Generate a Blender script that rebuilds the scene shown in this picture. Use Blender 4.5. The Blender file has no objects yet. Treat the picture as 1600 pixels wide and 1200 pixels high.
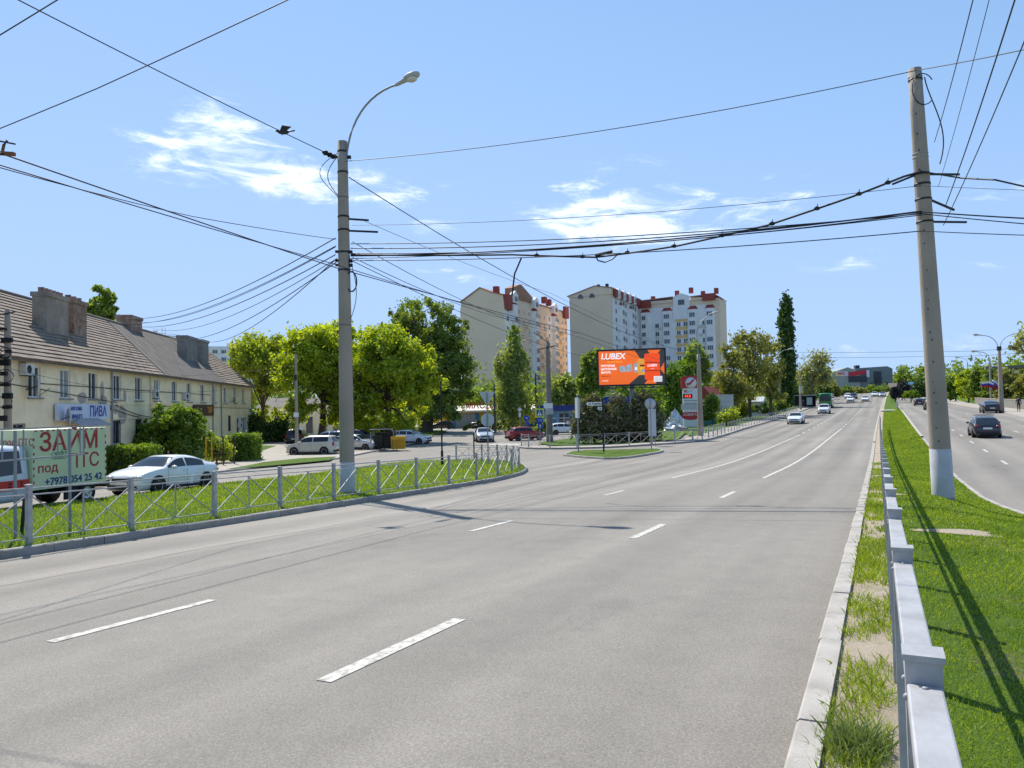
import bpy, bmesh, math, random
import numpy as np
from mathutils import Vector, Matrix
from mathutils.geometry import delaunay_2d_cdt

# ---------------------------------------------------------------- camera, sky, sun, exposure
SC = bpy.context.scene
COL = SC.collection
FPX = 1200.0; CZ = 1.88
PITCH = math.atan(35.2/1200); ROLL = math.radians(1.2); YAW = math.radians(25.5)
_R0 = np.array((1., 0, 0)); _U0 = np.array((0, -math.sin(PITCH), math.cos(PITCH))); CF = np.array((0, math.cos(PITCH), math.sin(PITCH)))
CR = _R0*math.cos(ROLL)-_U0*math.sin(ROLL); CU = _U0*math.cos(ROLL)+_R0*math.sin(ROLL)
CAM = np.array((0, 0, CZ))
cam_data = bpy.data.cameras.new('camera'); cam = bpy.data.objects.new('camera', cam_data); COL.objects.link(cam)
cam_data.sensor_width = 36.0; cam_data.lens = 36*FPX/1600; cam_data.clip_start = 0.05; cam_data.clip_end = 6000
cam.matrix_world = Matrix(((CR[0], CU[0], -CF[0], 0), (CR[1], CU[1], -CF[1], 0), (CR[2], CU[2], -CF[2], CZ), (0, 0, 0, 1)))
SC.camera = cam

SUN_EL = math.radians(52.0); SUN_AZ = math.radians(-29.5)          # azimuth clockwise from +Y
SUN_DIR = Vector((math.sin(SUN_AZ)*math.cos(SUN_EL), math.cos(SUN_AZ)*math.cos(SUN_EL), math.sin(SUN_EL)))
sl = bpy.data.lights.new('sun', 'SUN'); sl.energy = 3.4; sl.angle = math.radians(0.55); sl.color = (1.0, 0.955, 0.88)
so = bpy.data.objects.new('sun', sl); COL.objects.link(so); so.location = (-40, 70, 110)
so.rotation_euler = (-SUN_DIR).to_track_quat('-Z', 'Y').to_euler()

world = bpy.data.worlds.new('World'); SC.world = world; world.use_nodes = True
def build_sky():
    nt = world.node_tree; nt.nodes.clear(); N = nt.nodes.new; L = nt.links.new
    out = N('ShaderNodeOutputWorld'); bg = N('ShaderNodeBackground'); sky = N('ShaderNodeTexSky')
    sky.sky_type = 'NISHITA'; sky.sun_disc = False; sky.sun_elevation = SUN_EL; sky.sun_rotation = SUN_AZ % (2*math.pi)
    sky.altitude = 50; sky.air_density = 1.0; sky.dust_density = 0.05; sky.ozone_density = 2.2
    tc = N('ShaderNodeTexCoord'); sep = N('ShaderNodeSeparateXYZ'); L(tc.outputs['Generated'], sep.inputs[0])
    def mth(op, a, b=None, c=None, clamp=False):
        n = N('ShaderNodeMath'); n.operation = op; n.use_clamp = clamp
        for i, v in enumerate((a, b, c)):
            if v is None: continue
            if isinstance(v, (int, float)): n.inputs[i].default_value = v
            else: L(v, n.inputs[i])
        return n.outputs[0]
    az = mth('ARCTAN2', sep.outputs[0], sep.outputs[1]); el = mth('ARCSINE', sep.outputs[2])
    # fair-weather clouds: streaky noise, denser inside a handful of banks
    mp = N('ShaderNodeCombineXYZ'); L(mth('ADD', mth('MULTIPLY', az, 5.0), mth('MULTIPLY', el, 3.0)), mp.inputs[0]); L(mth('MULTIPLY', el, 17.0), mp.inputs[1])
    n1 = N('ShaderNodeTexNoise'); n1.inputs['Scale'].default_value = 2.1; n1.inputs['Detail'].default_value = 11; n1.inputs['Roughness'].default_value = 0.66
    n1.inputs['Distortion'].default_value = 0.5; L(mp.outputs[0], n1.inputs['Vector'])
    n2 = N('ShaderNodeTexNoise'); n2.inputs['Scale'].default_value = 0.55; n2.inputs['Detail'].default_value = 3; L(mp.outputs[0], n2.inputs['Vector'])
    banks = [(320,252,95,30,.86),(335,185,55,22,.30),(600,296,90,24,.62),(480,278,45,20,.55),(430,215,50,20,.3),(940,318,80,40,.88),(1030,355,80,20,.5),(900,360,75,14,.38),
             (1185,316,85,26,.6),(1325,406,50,14,.5),(690,432,60,18,.5),(1340,548,170,16,.42),(1580,402,60,12,.5),(310,170,40,18,.3),(675,350,50,12,.35),(1560,300,70,26,.36),(1290,210,60,12,.1)]
    tot = None
    for (px, py, sx, sy, w) in banks:
        r = CF+CR*((px-800)/FPX)-CU*((py-600)/FPX); r = r/np.linalg.norm(r)
        a0 = math.atan2(r[0], r[1]); e0 = math.asin(r[2]); ca = math.cos(math.atan((px-800)/FPX))
        da = mth('MULTIPLY', mth('SUBTRACT', az, a0), FPX/ca/sx); de = mth('MULTIPLY', mth('SUBTRACT', el, e0), FPX/ca/sy)
        q = mth('ADD', mth('MULTIPLY', da, da), mth('MULTIPLY', de, de))
        g = mth('MULTIPLY', mth('POWER', 2.718, mth('MULTIPLY', q, -0.5)), w)
        tot = g if tot is None else mth('ADD', tot, g)
    # the same kind of thin cloud elsewhere in the sky
    side = N('ShaderNodeMapRange'); side.inputs[1].default_value = .55; side.inputs[2].default_value = .8; side.inputs[3].default_value = 0; side.inputs[4].default_value = .6
    L(n2.outputs[0], side.inputs[0])
    away = N('ShaderNodeMapRange'); away.inputs[1].default_value = .2; away.inputs[2].default_value = -.3; away.inputs[3].default_value = 0; away.inputs[4].default_value = 1; L(sep.outputs[1], away.inputs[0])
    tot = mth('ADD', tot, mth('MULTIPLY', side.outputs[0], away.outputs[0]))
    dens = mth('SUBTRACT', mth('ADD', mth('MULTIPLY', mth('SUBTRACT', n1.outputs[0], .5), 3.4), mth('MULTIPLY', tot, .85)), .30)
    cl = N('ShaderNodeMapRange'); cl.inputs[1].default_value = 0.0; cl.inputs[2].default_value = 1.2; cl.interpolation_type = 'SMOOTHSTEP'; L(mth('MULTIPLY', dens, mth('MULTIPLY', tot, 2.2, clamp=True)), cl.inputs[0])
    up = mth('MULTIPLY', cl.outputs[0], .93)
    mix = N('ShaderNodeMix'); mix.data_type = 'RGBA'; L(up, mix.inputs['Factor'])
    sc = N('ShaderNodeSeparateColor'); cc = N('ShaderNodeCombineColor'); L(sky.outputs[0], sc.inputs[0])     # bright air near the horizon rolls off softly
    for i, k in enumerate(SKY_CAP):
        c = sc.outputs[i]; L(mth('DIVIDE', c, mth('POWER', mth('ADD', mth('POWER', mth('DIVIDE', c, k), 3.0), 1.0), 1/3)) if i else mth('MULTIPLY', mth('DIVIDE', c, mth('POWER', mth('ADD', mth('POWER', mth('DIVIDE', c, k), 3.0), 1.0), 1/3)), .9), cc.inputs[i])
    L(cc.outputs[0], mix.inputs['A']); mix.inputs['B'].default_value = CLOUD_COL
    L(mix.outputs['Result'], bg.inputs['Color']); bg.inputs['Strength'].default_value = SKY_STR
    L(bg.outputs[0], out.inputs[0])
SKY_STR = 0.132; CLOUD_COL = (7.6, 7.7, 7.8, 1); SKY_CAP = (2.35, 3.05, 5.0)
build_sky()
SC.view_settings.view_transform = 'Standard'; SC.view_settings.look = 'None'; SC.view_settings.exposure = 0.83; SC.view_settings.gamma = 1
SC.view_settings.use_curve_mapping = False
SC.cycles.max_bounces = 8; SC.cycles.transparent_max_bounces = 6; SC.cycles.diffuse_bounces = 5; SC.cycles.glossy_bounces = 3; SC.cycles.transmission_bounces = 5
SC.cycles.use_denoising = True

# ---------------------------------------------------------------- the lie of the land
SY, CY = math.sin(YAW), math.cos(YAW)
def spline(pts):
    xs = np.array([p[0] for p in pts], float); ys = np.array([p[1] for p in pts], float); m = np.gradient(ys, xs)
    def f(x):
        x = np.clip(np.asarray(x, float), xs[0], xs[-1]); i = np.clip(np.searchsorted(xs, x)-1, 0, len(xs)-2)
        h = xs[i+1]-xs[i]; s = (x-xs[i])/h
        return ((2*s**3-3*s**2+1)*ys[i]+(s**3-2*s**2+s)*h*m[i]+(-2*s**3+3*s**2)*ys[i+1]+(s**3-s**2)*h*m[i+1])
    return f
PL = spline([(-40,-0.6),(-10,-1.63),(0,-1.95),(31,-2.93),(42,-3.2),(53,-3.27),(66,-3.2),(104,-2.86),(146,-2.2),(200,-0.9),(260,0.9),(330,2.5),(430,3.4),(900,3.6)])
PR = spline([(-40,-4.4),(0,-3.75),(60,-2.75),(112,-1.90),(155,-1.65),(195,-1.3),(245,-0.4),(335,1.8),(430,3.0),(900,3.6)])
def sst(x, a, b):
    s = np.clip((x-a)/(b-a), 0, 1); return s*s*(3-2*s)
def bend(t):
    t = np.maximum(np.asarray(t, float)-35, 0); return 2.2*(t/220.)**2*(t < 220)+(t >= 220)*(2.2+.02*(t-220))
def tl(x, y):                                   # along the avenue, across it (right positive)
    t = x*SY+y*CY; return t, x*CY-y*SY-bend(t)
def xy(t, l):
    l = l+bend(t); return t*SY+l*CY, t*CY-l*SY
def G(x, y):
    t, l = tl(np.asarray(x, float), np.asarray(y, float))
    zl = PL(t)+0.02*(np.clip(l, -40, 0)+3.8)
    plane = PL(np.minimum(t, 40))+0.02*(np.clip(l, -40, 0)+3.8)
    flat = -3.6+0.5*((plane+3.6)+np.sqrt((plane+3.6)**2+.02))
    w = sst(-l, 16, 34)*sst(t, 25, 60)
    zl = zl*(1-w)+flat*w
    wr = sst(l, 0.9, 3.0)*sst(t, 12, 31)
    return zl*(1-wr)+PR(t)*wr+CZ
def g(x, y): return float(G(x, y))
def ray(px, py): return CF+CR*((px-800)/FPX)-CU*((py-600)/FPX)
def at(px, py, d): return CAM+ray(px, py)*d
_DS = np.exp(np.linspace(0, math.log(600), 5000))
def gp(px, py, off=0.0):                        # where a sight line meets the ground
    r = ray(px, py); P = CAM[None]+r[None]*_DS[:, None]; h = P[:, 2]-G(P[:, 0], P[:, 1])-off
    i = int(np.argmax(h < 0)); a = h[i-1]/(h[i-1]-h[i]); d = _DS[i-1]+a*(_DS[i]-_DS[i-1]); return CAM+r*d
def gt(t, l, off=0.0):
    x, y = xy(t, l); x = float(x); y = float(y); return np.array((x, y, g(x, y)+off))
ROADDIR = math.atan2(CY, SY)                    # heading of the avenue in the XY plane
rnd = random.Random(7); nr = np.random.default_rng(11)

# ---------------------------------------------------------------- materials
MATS = {}
def M(name, col, rough=.75, var=.12, scale=3.0, bump=0.0, bscale=40.0, metal=0.0, spec=.4, detail=4, dirt=None, coat=0.0, wscale=(1, 1, 1)):
    if name in MATS: return MATS[name]
    m = bpy.data.materials.new(name); MATS[name] = m; m.use_nodes = True
    nt = m.node_tree; b = nt.nodes['Principled BSDF']; N = nt.nodes.new; L = nt.links.new
    b.inputs['Roughness'].default_value = rough; b.inputs['Metallic'].default_value = metal; b.inputs['Specular IOR Level'].default_value = spec
    if coat: b.inputs['Coat Weight'].default_value = coat; b.inputs['Coat Roughness'].default_value = .05
    b.inputs['Base Color'].default_value = (*col, 1)
    if var or bump or dirt:
        tc = N('ShaderNodeTexCoord'); mp = N('ShaderNodeMapping'); mp.inputs['Scale'].default_value = wscale; L(tc.outputs['Object'], mp.inputs['Vector'])
    if var:
        n = N('ShaderNodeTexNoise'); n.inputs['Scale'].default_value = scale; n.inputs['Detail'].default_value = detail; L(mp.outputs[0], n.inputs['Vector'])
        r = N('ShaderNodeValToRGB'); r.color_ramp.elements[0].position = .3; r.color_ramp.elements[1].position = .7
        r.color_ramp.elements[0].color = (*[c*(1-var) for c in col], 1); r.color_ramp.elements[1].color = (*[min(1, c*(1+var)) for c in col], 1)
        L(n.outputs[0], r.inputs[0]); src = r.outputs[0]
        if dirt:
            dc, amount, dsc = dirt
            n3 = N('ShaderNodeTexNoise'); n3.inputs['Scale'].default_value = dsc; n3.inputs['Detail'].default_value = 6; n3.inputs['Roughness'].default_value = .65; L(mp.outputs[0], n3.inputs['Vector'])
            mr = N('ShaderNodeMapRange'); mr.inputs[1].default_value = .5; mr.inputs[2].default_value = .68; mr.inputs[4].default_value = amount; L(n3.outputs[0], mr.inputs[0])
            mx = N('ShaderNodeMix'); mx.data_type = 'RGBA'; L(mr.outputs[0], mx.inputs['Factor']); L(src, mx.inputs['A']); mx.inputs['B'].default_value = (*dc, 1); src = mx.outputs['Result']
        L(src, b.inputs['Base Color'])
    if bump:
        n2 = N('ShaderNodeTexNoise'); n2.inputs['Scale'].default_value = bscale; n2.inputs['Detail'].default_value = 4; L(mp.outputs[0], n2.inputs['Vector'])
        bp = N('ShaderNodeBump'); bp.inputs['Strength'].default_value = bump; bp.inputs['Distance'].default_value = .02; L(n2.outputs[0], bp.inputs['Height']); L(bp.outputs[0], b.inputs['Normal'])
    return m
def emat(name, col, strength):
    m = bpy.data.materials.new(name); m.use_nodes = True; b = m.node_tree.nodes['Principled BSDF']
    b.inputs['Base Color'].default_value = (*col, 1); b.inputs['Emission Color'].default_value = (*col, 1); b.inputs['Emission Strength'].default_value = strength; return m

def leaf_mat(name, c1, c2, trans=.45, nscale=.9):
    if name in MATS: return MATS[name]
    m = bpy.data.materials.new(name); MATS[name] = m; m.use_nodes = True; nt = m.node_tree; nt.nodes.clear(); N = nt.nodes.new; L = nt.links.new
    out = N('ShaderNodeOutputMaterial'); d = N('ShaderNodeBsdfDiffuse'); t = N('ShaderNodeBsdfTranslucent'); mx = N('ShaderNodeMixShader'); mx.inputs[0].default_value = trans
    gl = N('ShaderNodeBsdfGlossy'); gl.inputs['Roughness'].default_value = .5; gl.inputs['Color'].default_value = (.8, .85, .8, 1); m2 = N('ShaderNodeMixShader'); m2.inputs[0].default_value = .045
    geo = N('ShaderNodeNewGeometry'); n = N('ShaderNodeTexNoise'); n.inputs['Scale'].default_value = nscale; n.inputs['Detail'].default_value = 3; L(geo.outputs['Position'], n.inputs['Vector'])
    ri = geo.outputs['Random Per Island']
    ad = N('ShaderNodeMath'); ad.operation = 'MULTIPLY_ADD'; L(ri, ad.inputs[0]); ad.inputs[1].default_value = .5; 
    sb = N('ShaderNodeMath'); sb.operation = 'SUBTRACT'; L(n.outputs[0], sb.inputs[0]); sb.inputs[1].default_value = .25; L(sb.outputs[0], ad.inputs[2])
    r = N('ShaderNodeValToRGB'); r.color_ramp.elements[0].position = .2; r.color_ramp.elements[1].position = .8; r.color_ramp.elements[0].color = (*c1, 1); r.color_ramp.elements[1].color = (*c2, 1)
    L(ad.outputs[0], r.inputs[0]); L(r.outputs[0], d.inputs[0])
    hs = N('ShaderNodeMix'); hs.data_type = 'RGBA'; hs.blend_type = 'MULTIPLY'; hs.inputs['Factor'].default_value = 1; L(r.outputs[0], hs.inputs['A']); hs.inputs['B'].default_value = (1.5, 1.35, .5, 1); L(hs.outputs['Result'], t.inputs[0])
    L(d.outputs[0], mx.inputs[1]); L(t.outputs[0], mx.inputs[2]); L(mx.outputs[0], m2.inputs[1]); L(gl.outputs[0], m2.inputs[2]); L(m2.outputs[0], out.inputs[0])
    return m

def ground_mat(name, kind):
    m = bpy.data.materials.new(name); MATS[name] = m; m.use_nodes = True; nt = m.node_tree; b = nt.nodes['Principled BSDF']; N = nt.nodes.new; L = nt.links.new
    geo = N('ShaderNodeNewGeometry'); rot = N('ShaderNodeMapping'); rot.inputs['Rotation'].default_value = (0, 0, -ROADDIR); L(geo.outputs['Position'], rot.inputs[0])   # x runs along the avenue
    def noise(scale, det=4, rough=.55, sc=(1, 1, 1), src=None):
        mp = N('ShaderNodeMapping'); mp.inputs['Scale'].default_value = sc; L(src or rot.outputs[0], mp.inputs[0])
        n = N('ShaderNodeTexNoise'); n.inputs['Scale'].default_value = scale; n.inputs['Detail'].default_value = det; n.inputs['Roughness'].default_value = rough; L(mp.outputs[0], n.inputs[0]); return n.outputs[0]
    def rng(s, a, c, lo, hi):
        r = N('ShaderNodeMapRange'); r.inputs[1].default_value = a; r.inputs[2].default_value = c; r.inputs[3].default_value = lo; r.inputs[4].default_value = hi; L(s, r.inputs[0]); return r.outputs[0]
    def mul(a, c):
        n = N('ShaderNodeMath'); n.operation = 'MULTIPLY'; L(a, n.inputs[0])
        if isinstance(c, float): n.inputs[1].default_value = c
        else: L(c, n.inputs[1])
        return n.outputs[0]
    def mixc(f, a, c, blend='MIX'):
        n = N('ShaderNodeMix'); n.data_type = 'RGBA'; n.blend_type = blend
        if isinstance(f, float): n.inputs['Factor'].default_value = f
        else: L(f, n.inputs['Factor'])
        for k, v in (('A', a), ('B', c)):
            if isinstance(v, tuple): n.inputs[k].default_value = (*v, 1)
            else: L(v, n.inputs[k])
        return n.outputs['Result']
    if kind == 'asphalt':
        base = (.272, .245, .207)
        big = rng(noise(.12, 4), .3, .7, .90, 1.10); streak = rng(noise(1.0, 3, .5, (.02, .7, .02)), .3, .7, .80, 1.14); mid = rng(noise(2.2, 5, .6), .3, .7, .94, 1.06)
        fine = noise(70, 4, .75); grain = rng(fine, .30, .70, .66, 1.32)
        v = N('ShaderNodeTexVoronoi'); v.inputs['Scale'].default_value = 48; L(geo.outputs['Position'], v.inputs['Vector'])
        pits = rng(v.outputs['Distance'], .0, .6, 1.14, .84)
        sp = N('ShaderNodeSeparateXYZ'); L(rot.outputs[0], sp.inputs[0])                 # tyre-polished tracks, two to a lane
        wv = N('ShaderNodeMath'); wv.operation = 'SINE'; w0 = N('ShaderNodeMath'); w0.operation = 'MULTIPLY_ADD'; L(sp.outputs[1], w0.inputs[0]); w0.inputs[1].default_value = 2*math.pi/1.7; w0.inputs[2].default_value = .9; L(w0.outputs[0], wv.inputs[0])
        tm = N('ShaderNodeMath'); tm.operation = 'MULTIPLY'; L(wv.outputs[0], tm.inputs[0]); L(rng(noise(.25, 4, .6, (.15, 1, 1)), .35, .65, 0, 1), tm.inputs[1])
        track = rng(tm.outputs[0], -1, 1, 1.09, .85)
        stain = rng(noise(.55, 7, .68, (.5, 1, 1)), .60, .74, 1.0, .80)
        f = mul(mul(mul(mul(big, streak), mul(mid, grain)), pits), mul(track, stain))
        c = N('ShaderNodeVectorMath'); c.operation = 'SCALE'; c.inputs[0].default_value = base; L(f, c.inputs['Scale'])
        L(c.outputs[0], b.inputs['Base Color']); b.inputs['Roughness'].default_value = .82; b.inputs['Specular IOR Level'].default_value = .35
        bp = N('ShaderNodeBump'); bp.inputs['Strength'].default_value = .55; bp.inputs['Distance'].default_value = .008; L(fine, bp.inputs['Height']); L(bp.outputs[0], b.inputs['Normal'])
    elif kind == 'turf':
        n = noise(.7, 5, .6); n2 = noise(6, 4, .6); n3 = noise(45, 3, .7)
        c = mixc(rng(n, .3, .7, 0, 1), (.065, .135, .010), (.120, .195, .016)); c = mixc(rng(n2, .35, .7, 0, .55), c, (.13, .19, .025)); c = mixc(rng(n3, .3, .7, 0, .6), c, (.035, .08, .008))
        soil = rng(noise(.45, 6, .7), .60, .72, 0, .75); c = mixc(soil, c, (.24, .19, .115))
        L(c, b.inputs['Base Color']); b.inputs['Roughness'].default_value = .9; b.inputs['Specular IOR Level'].default_value = .15
        bp = N('ShaderNodeBump'); bp.inputs['Strength'].default_value = .9; bp.inputs['Distance'].default_value = .05; L(n3, bp.inputs['Height']); L(bp.outputs[0], b.inputs['Normal'])
    elif kind == 'soil':
        n = noise(1.2, 6, .65); n3 = noise(60, 4, .7)
        c = mixc(rng(n, .3, .7, 0, 1), (.38, .30, .21), (.52, .44, .34)); c = mixc(rng(n3, .3, .7, 0, .5), c, (.24, .18, .12))
        c = mixc(rng(noise(2.6, 5, .7), .54, .68, 0, .5), c, (.13, .17, .04))
        L(c, b.inputs['Base Color']); b.inputs['Roughness'].default_value = .95
        bp = N('ShaderNodeBump'); bp.inputs['Strength'].default_value = .8; bp.inputs['Distance'].default_value = .03; L(n3, bp.inputs['Height']); L(bp.outputs[0], b.inputs['Normal'])
    elif kind == 'paving':
        n = noise(.5, 5, .6); n3 = noise(30, 4, .7)
        c = mixc(rng(n, .3, .7, 0, 1), (.34, .30, .25), (.44, .40, .34)); c = mixc(rng(n3, .3, .7, 0, .4), c, (.25, .22, .18))
        L(c, b.inputs['Base Color']); b.inputs['Roughness'].default_value = .9
        bp = N('ShaderNodeBump'); bp.inputs['Strength'].default_value = .4; bp.inputs['Distance'].default_value = .01; L(n3, bp.inputs['Height']); L(bp.outputs[0], b.inputs['Normal'])
    elif kind == 'ground':
        n = noise(.03, 6, .6); n2 = noise(.4, 5, .65)
        c = mixc(rng(n, .35, .65, 0, 1), (.085, .135, .028), (.15, .15, .06)); c = mixc(rng(n2, .4, .7, 0, .7), c, (.20, .17, .10))
        L(c, b.inputs['Base Color']); b.inputs['Roughness'].default_value = .95
    return m
for k in ('asphalt', 'turf', 'soil', 'paving', 'ground'): ground_mat(k, k)
M('kerb', (.40, .37, .33), .9, .14, 2.5, .35, 60, dirt=((.24, .21, .17), .6, 3.0))
M('kerb_dark', (.30, .285, .26), .9, .14, 2.5, .35, 60, dirt=((.2, .18, .15), .6, 3.0))
M('paint_white', (.56, .535, .475), .85, .12, 3, .3, 90, dirt=((.29, .262, .224), .9, 11.0))
_p = M('paint_white', (.70, .675, .61), .85, .12, 6, .3, 90, dirt=((.29, .262, .224), .95, 11.0)) if False else MATS['paint_white']
for _n in _p.node_tree.nodes:
    if _n.type == 'MAP_RANGE': _n.inputs[1].default_value = .49; _n.inputs[2].default_value = .60; _n.inputs[4].default_value = .8
M('galv', (.41, .405, .405), .58, .12, 5, .12, 30, metal=.25, spec=.4, dirt=((.27, .25, .225), .6, 4.0))
M('galv_dull', (.29, .30, .32), .6, .10, 4, 0, metal=.3, dirt=((.26, .25, .24), .5, 3.0))
M('concrete', (.36, .302, .24), .92, .13, 1.2, .4, 35, dirt=((.235, .195, .15), .55, .9), wscale=(1, 1, .45))
M('whitewash', (.48, .485, .50), .9, .12, 3, .3, 30, dirt=((.42, .40, .37), .6, 2.0))
M('steel_dark', (.035, .035, .04), .5, .2, 5, metal=.4)
M('black', (.012, .012, .013), .6, 0)
M('cable', (.018, .018, .022), .55, 0)
M('rubber', (.016, .016, .017), .85, .2, 20)
M('glass_dark', (.012, .016, .02), .08, 0, spec=.6)
M('chrome', (.6, .61, .62), .22, 0, metal=.9)
M('white_sheet', (.76, .77, .78), .5, .05, 2)
M('grey_sheet', (.42, .44, .46), .55, .08, 3)
M('lamp_glass', (.62, .6, .5), .2, .08, 8)

# ---------------------------------------------------------------- mesh helpers
class MB:
    def __init__(s): s.v = []; s.f = []; s.m = []; s.sm = []
    def add(s, vs, fs, mi=0, smooth=False):
        o = len(s.v); s.v += [tuple(map(float, p)) for p in vs]
        for f in fs: s.f.append(tuple(i+o for i in f)); s.m.append(mi); s.sm.append(smooth)
    def box(s, c, d, mi=0, rz=0.0, M4=None):
        x, y, z = d[0]/2, d[1]/2, d[2]/2; vs = [Vector((a*x, b*y, e*z)) for e in (-1, 1) for (a, b) in ((-1, -1), (1, -1), (1, 1), (-1, 1))]
        R = M4 if M4 is not None else Matrix.Rotation(rz, 3, 'Z')
        vs = [R @ v+Vector(c) for v in vs]
        s.add(vs, [(3, 2, 1, 0), (4, 5, 6, 7), (0, 1, 5, 4), (1, 2, 6, 5), (2, 3, 7, 6), (3, 0, 4, 7)], mi); return s
    def beam(s, a, b, w, h, mi=0):                     # box bar between two points, w across, h upright
        a = Vector(a); b = Vector(b); d = b-a; L = d.length; d.normalize()
        up = Vector((0, 0, 1)) if abs(d.z) < .99 else Vector((0, 1, 0)); sd = d.cross(up).normalized(); u = sd.cross(d)
        s.box((a+b)/2, (w, L, h), mi, M4=Matrix((sd, d, u)).transposed()); return s
    def tube(s, pts, r, n=8, mi=0, cap=True, smooth=True):
        pts = [Vector(p) for p in pts]; rs = r if isinstance(r, (list, tuple)) else [r]*len(pts); vs = []; fs = []
        for i, p in enumerate(pts):
            d = (pts[min(i+1, len(pts)-1)]-pts[max(i-1, 0)]).normalized()
            ref = Vector((0, 0, 1)) if abs(d.z) < .9 else Vector((1, 0, 0)); a = d.cross(ref).normalized(); b = d.cross(a)
            for k in range(n):
                q = 2*math.pi*k/n; vs.append(p+a*(rs[i]*math.cos(q))+b*(rs[i]*math.sin(q)))
        for i in range(len(pts)-1):
            for k in range(n): fs.append((i*n+k, i*n+(k+1) % n, (i+1)*n+(k+1) % n, (i+1)*n+k))
        s.add(vs, fs, mi, smooth)
        if cap:
            s.add(vs[:n], [tuple(range(n))], mi); s.add(vs[-n:], [tuple(reversed(range(n)))], mi)
        return s
    def lathe(s, prof, n=16, mi=0, axis='Z', c=(0, 0, 0), smooth=True):
        vs = []; fs = []
        for (r, z) in prof:
            for k in range(n):
                a = 2*math.pi*k/n; p = (r*math.cos(a), r*math.sin(a), z)
                if axis == 'Y': p = (p[0], p[2], p[1])
                if axis == 'X': p = (p[2], p[0], p[1])
                vs.append((p[0]+c[0], p[1]+c[1], p[2]+c[2]))
        for i in range(len(prof)-1):
            for k in range(n): fs.append((i*n+k, i*n+(k+1) % n, (i+1)*n+(k+1) % n, (i+1)*n+k))
        s.add(vs, fs, mi, smooth); return s
    def prism(s, poly, a0, a1, axis='Z', mi=0):        # extrude a 2D outline
        n = len(poly); f = {'Z': lambda p, h: (p[0], p[1], h), 'Y': lambda p, h: (p[0], h, p[1]), 'X': lambda p, h: (h, p[0], p[1])}[axis]
        vs = [f(p, a0) for p in poly]+[f(p, a1) for p in poly]
        s.add(vs, [tuple(reversed(range(n))), tuple(range(n, 2*n))]+[(i, (i+1) % n, n+(i+1) % n, n+i) for i in range(n)], mi); return s
    def ell(s, c, r, mi=0, n=10, m=6, rz=0.0):
        vs = []; fs = []; cr, sr = math.cos(rz), math.sin(rz)
        for i in range(m+1):
            ph = math.pi*i/m
            for k in range(n):
                a = 2*math.pi*k/n; x = r[0]*math.sin(ph)*math.cos(a); y = r[1]*math.sin(ph)*math.sin(a)
                vs.append((c[0]+x*cr-y*sr, c[1]+x*sr+y*cr, c[2]+r[2]*math.cos(ph)))
        for i in range(m):
            for k in range(n): fs.append((i*n+k, (i+1)*n+k, (i+1)*n+(k+1) % n, i*n+(k+1) % n))
        s.add(vs, fs, mi, True); return s
    def mesh(s, name, mats):
        me = bpy.data.meshes.new(name); me.from_pydata(s.v, [], s.f)
        for m in (mats if isinstance(mats, (list, tuple)) else [mats]): me.materials.append(MATS[m] if isinstance(m, str) else m)
        me.polygons.foreach_set('material_index', s.m); me.polygons.foreach_set('use_smooth', s.sm)
        me.update(); bm = bmesh.new(); bm.from_mesh(me); bmesh.ops.recalc_face_normals(bm, faces=bm.faces); bm.to_mesh(me); bm.free(); return me
    def build(s, name, mats, parent=None, loc=None, rz=0.0, label=None):
        o = bpy.data.objects.new(name, s.mesh(name, mats)); COL.objects.link(o); o.parent = parent
        if loc is not None: o.location = tuple(map(float, loc))
        o.rotation_euler = (0, 0, rz)
        if label: o['label'] = label
        return o
def inst(name, me, parent=None, loc=(0, 0, 0), rz=0.0, scale=None):
    o = bpy.data.objects.new(name, me); COL.objects.link(o); o.parent = parent; o.location = tuple(map(float, loc)); o.rotation_euler = (0, 0, rz)
    if scale: o.scale = scale
    return o
def tag(o, label, cat, group=None):
    o['label'] = label; o['category'] = cat
    if group: o['group'] = group
    return o
def thing(name, label, cat, loc=(0, 0, 0), rz=0.0, group=None):
    o = bpy.data.objects.new(name, None); COL.objects.link(o); o.location = tuple(map(float, loc)); o.rotation_euler = (0, 0, rz); o.empty_display_size = .3
    return tag(o, label, cat, group)
def struct(o): o['kind'] = 'structure'; return o
def stuff(o): o['kind'] = 'stuff'; return o
def copy_tree(o, parent=None):
    c = o.copy(); COL.objects.link(c); c.parent = parent
    for ch in list(o.children): copy_tree(ch, c)
    return c
def bevel(o, w=.01, seg=2):
    m = o.modifiers.new('bevel', 'BEVEL'); m.width = w; m.segments = seg; m.limit_method = 'ANGLE'; return o
TMP = bpy.data.scenes.new('workbench')
def evaluated_mesh(o):                          # evaluate one object in a scene of its own, so the big one is not re-evaluated
    TMP.collection.objects.link(o); vl = TMP.view_layers[0]; vl.update(); dg = vl.depsgraph; dg.update()
    me = bpy.data.meshes.new_from_object(o.evaluated_get(dg)); bpy.data.objects.remove(o); return me
def text(body, size, mat, parent, loc, rot=(math.pi/2, 0, 0), name='lettering', sx=1.0, align='CENTER', bold=0.0, shear=0.0, ext=.003):
    cu = bpy.data.curves.new(name, 'FONT'); cu.body = body; cu.size = size; cu.align_x = align; cu.align_y = 'CENTER'; cu.extrude = ext; cu.offset = bold; cu.shear = shear; cu.resolution_u = 3
    t = bpy.data.objects.new(name, cu); me = evaluated_mesh(t); bpy.data.curves.remove(cu)
    me.name = name; me.materials.clear(); me.materials.append(MATS[mat] if isinstance(mat, str) else mat)
    o = bpy.data.objects.new(name, me); COL.objects.link(o); o.parent = parent; o.location = tuple(map(float, loc)); o.rotation_euler = rot; o.scale = (sx, 1, 1); return o
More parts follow.
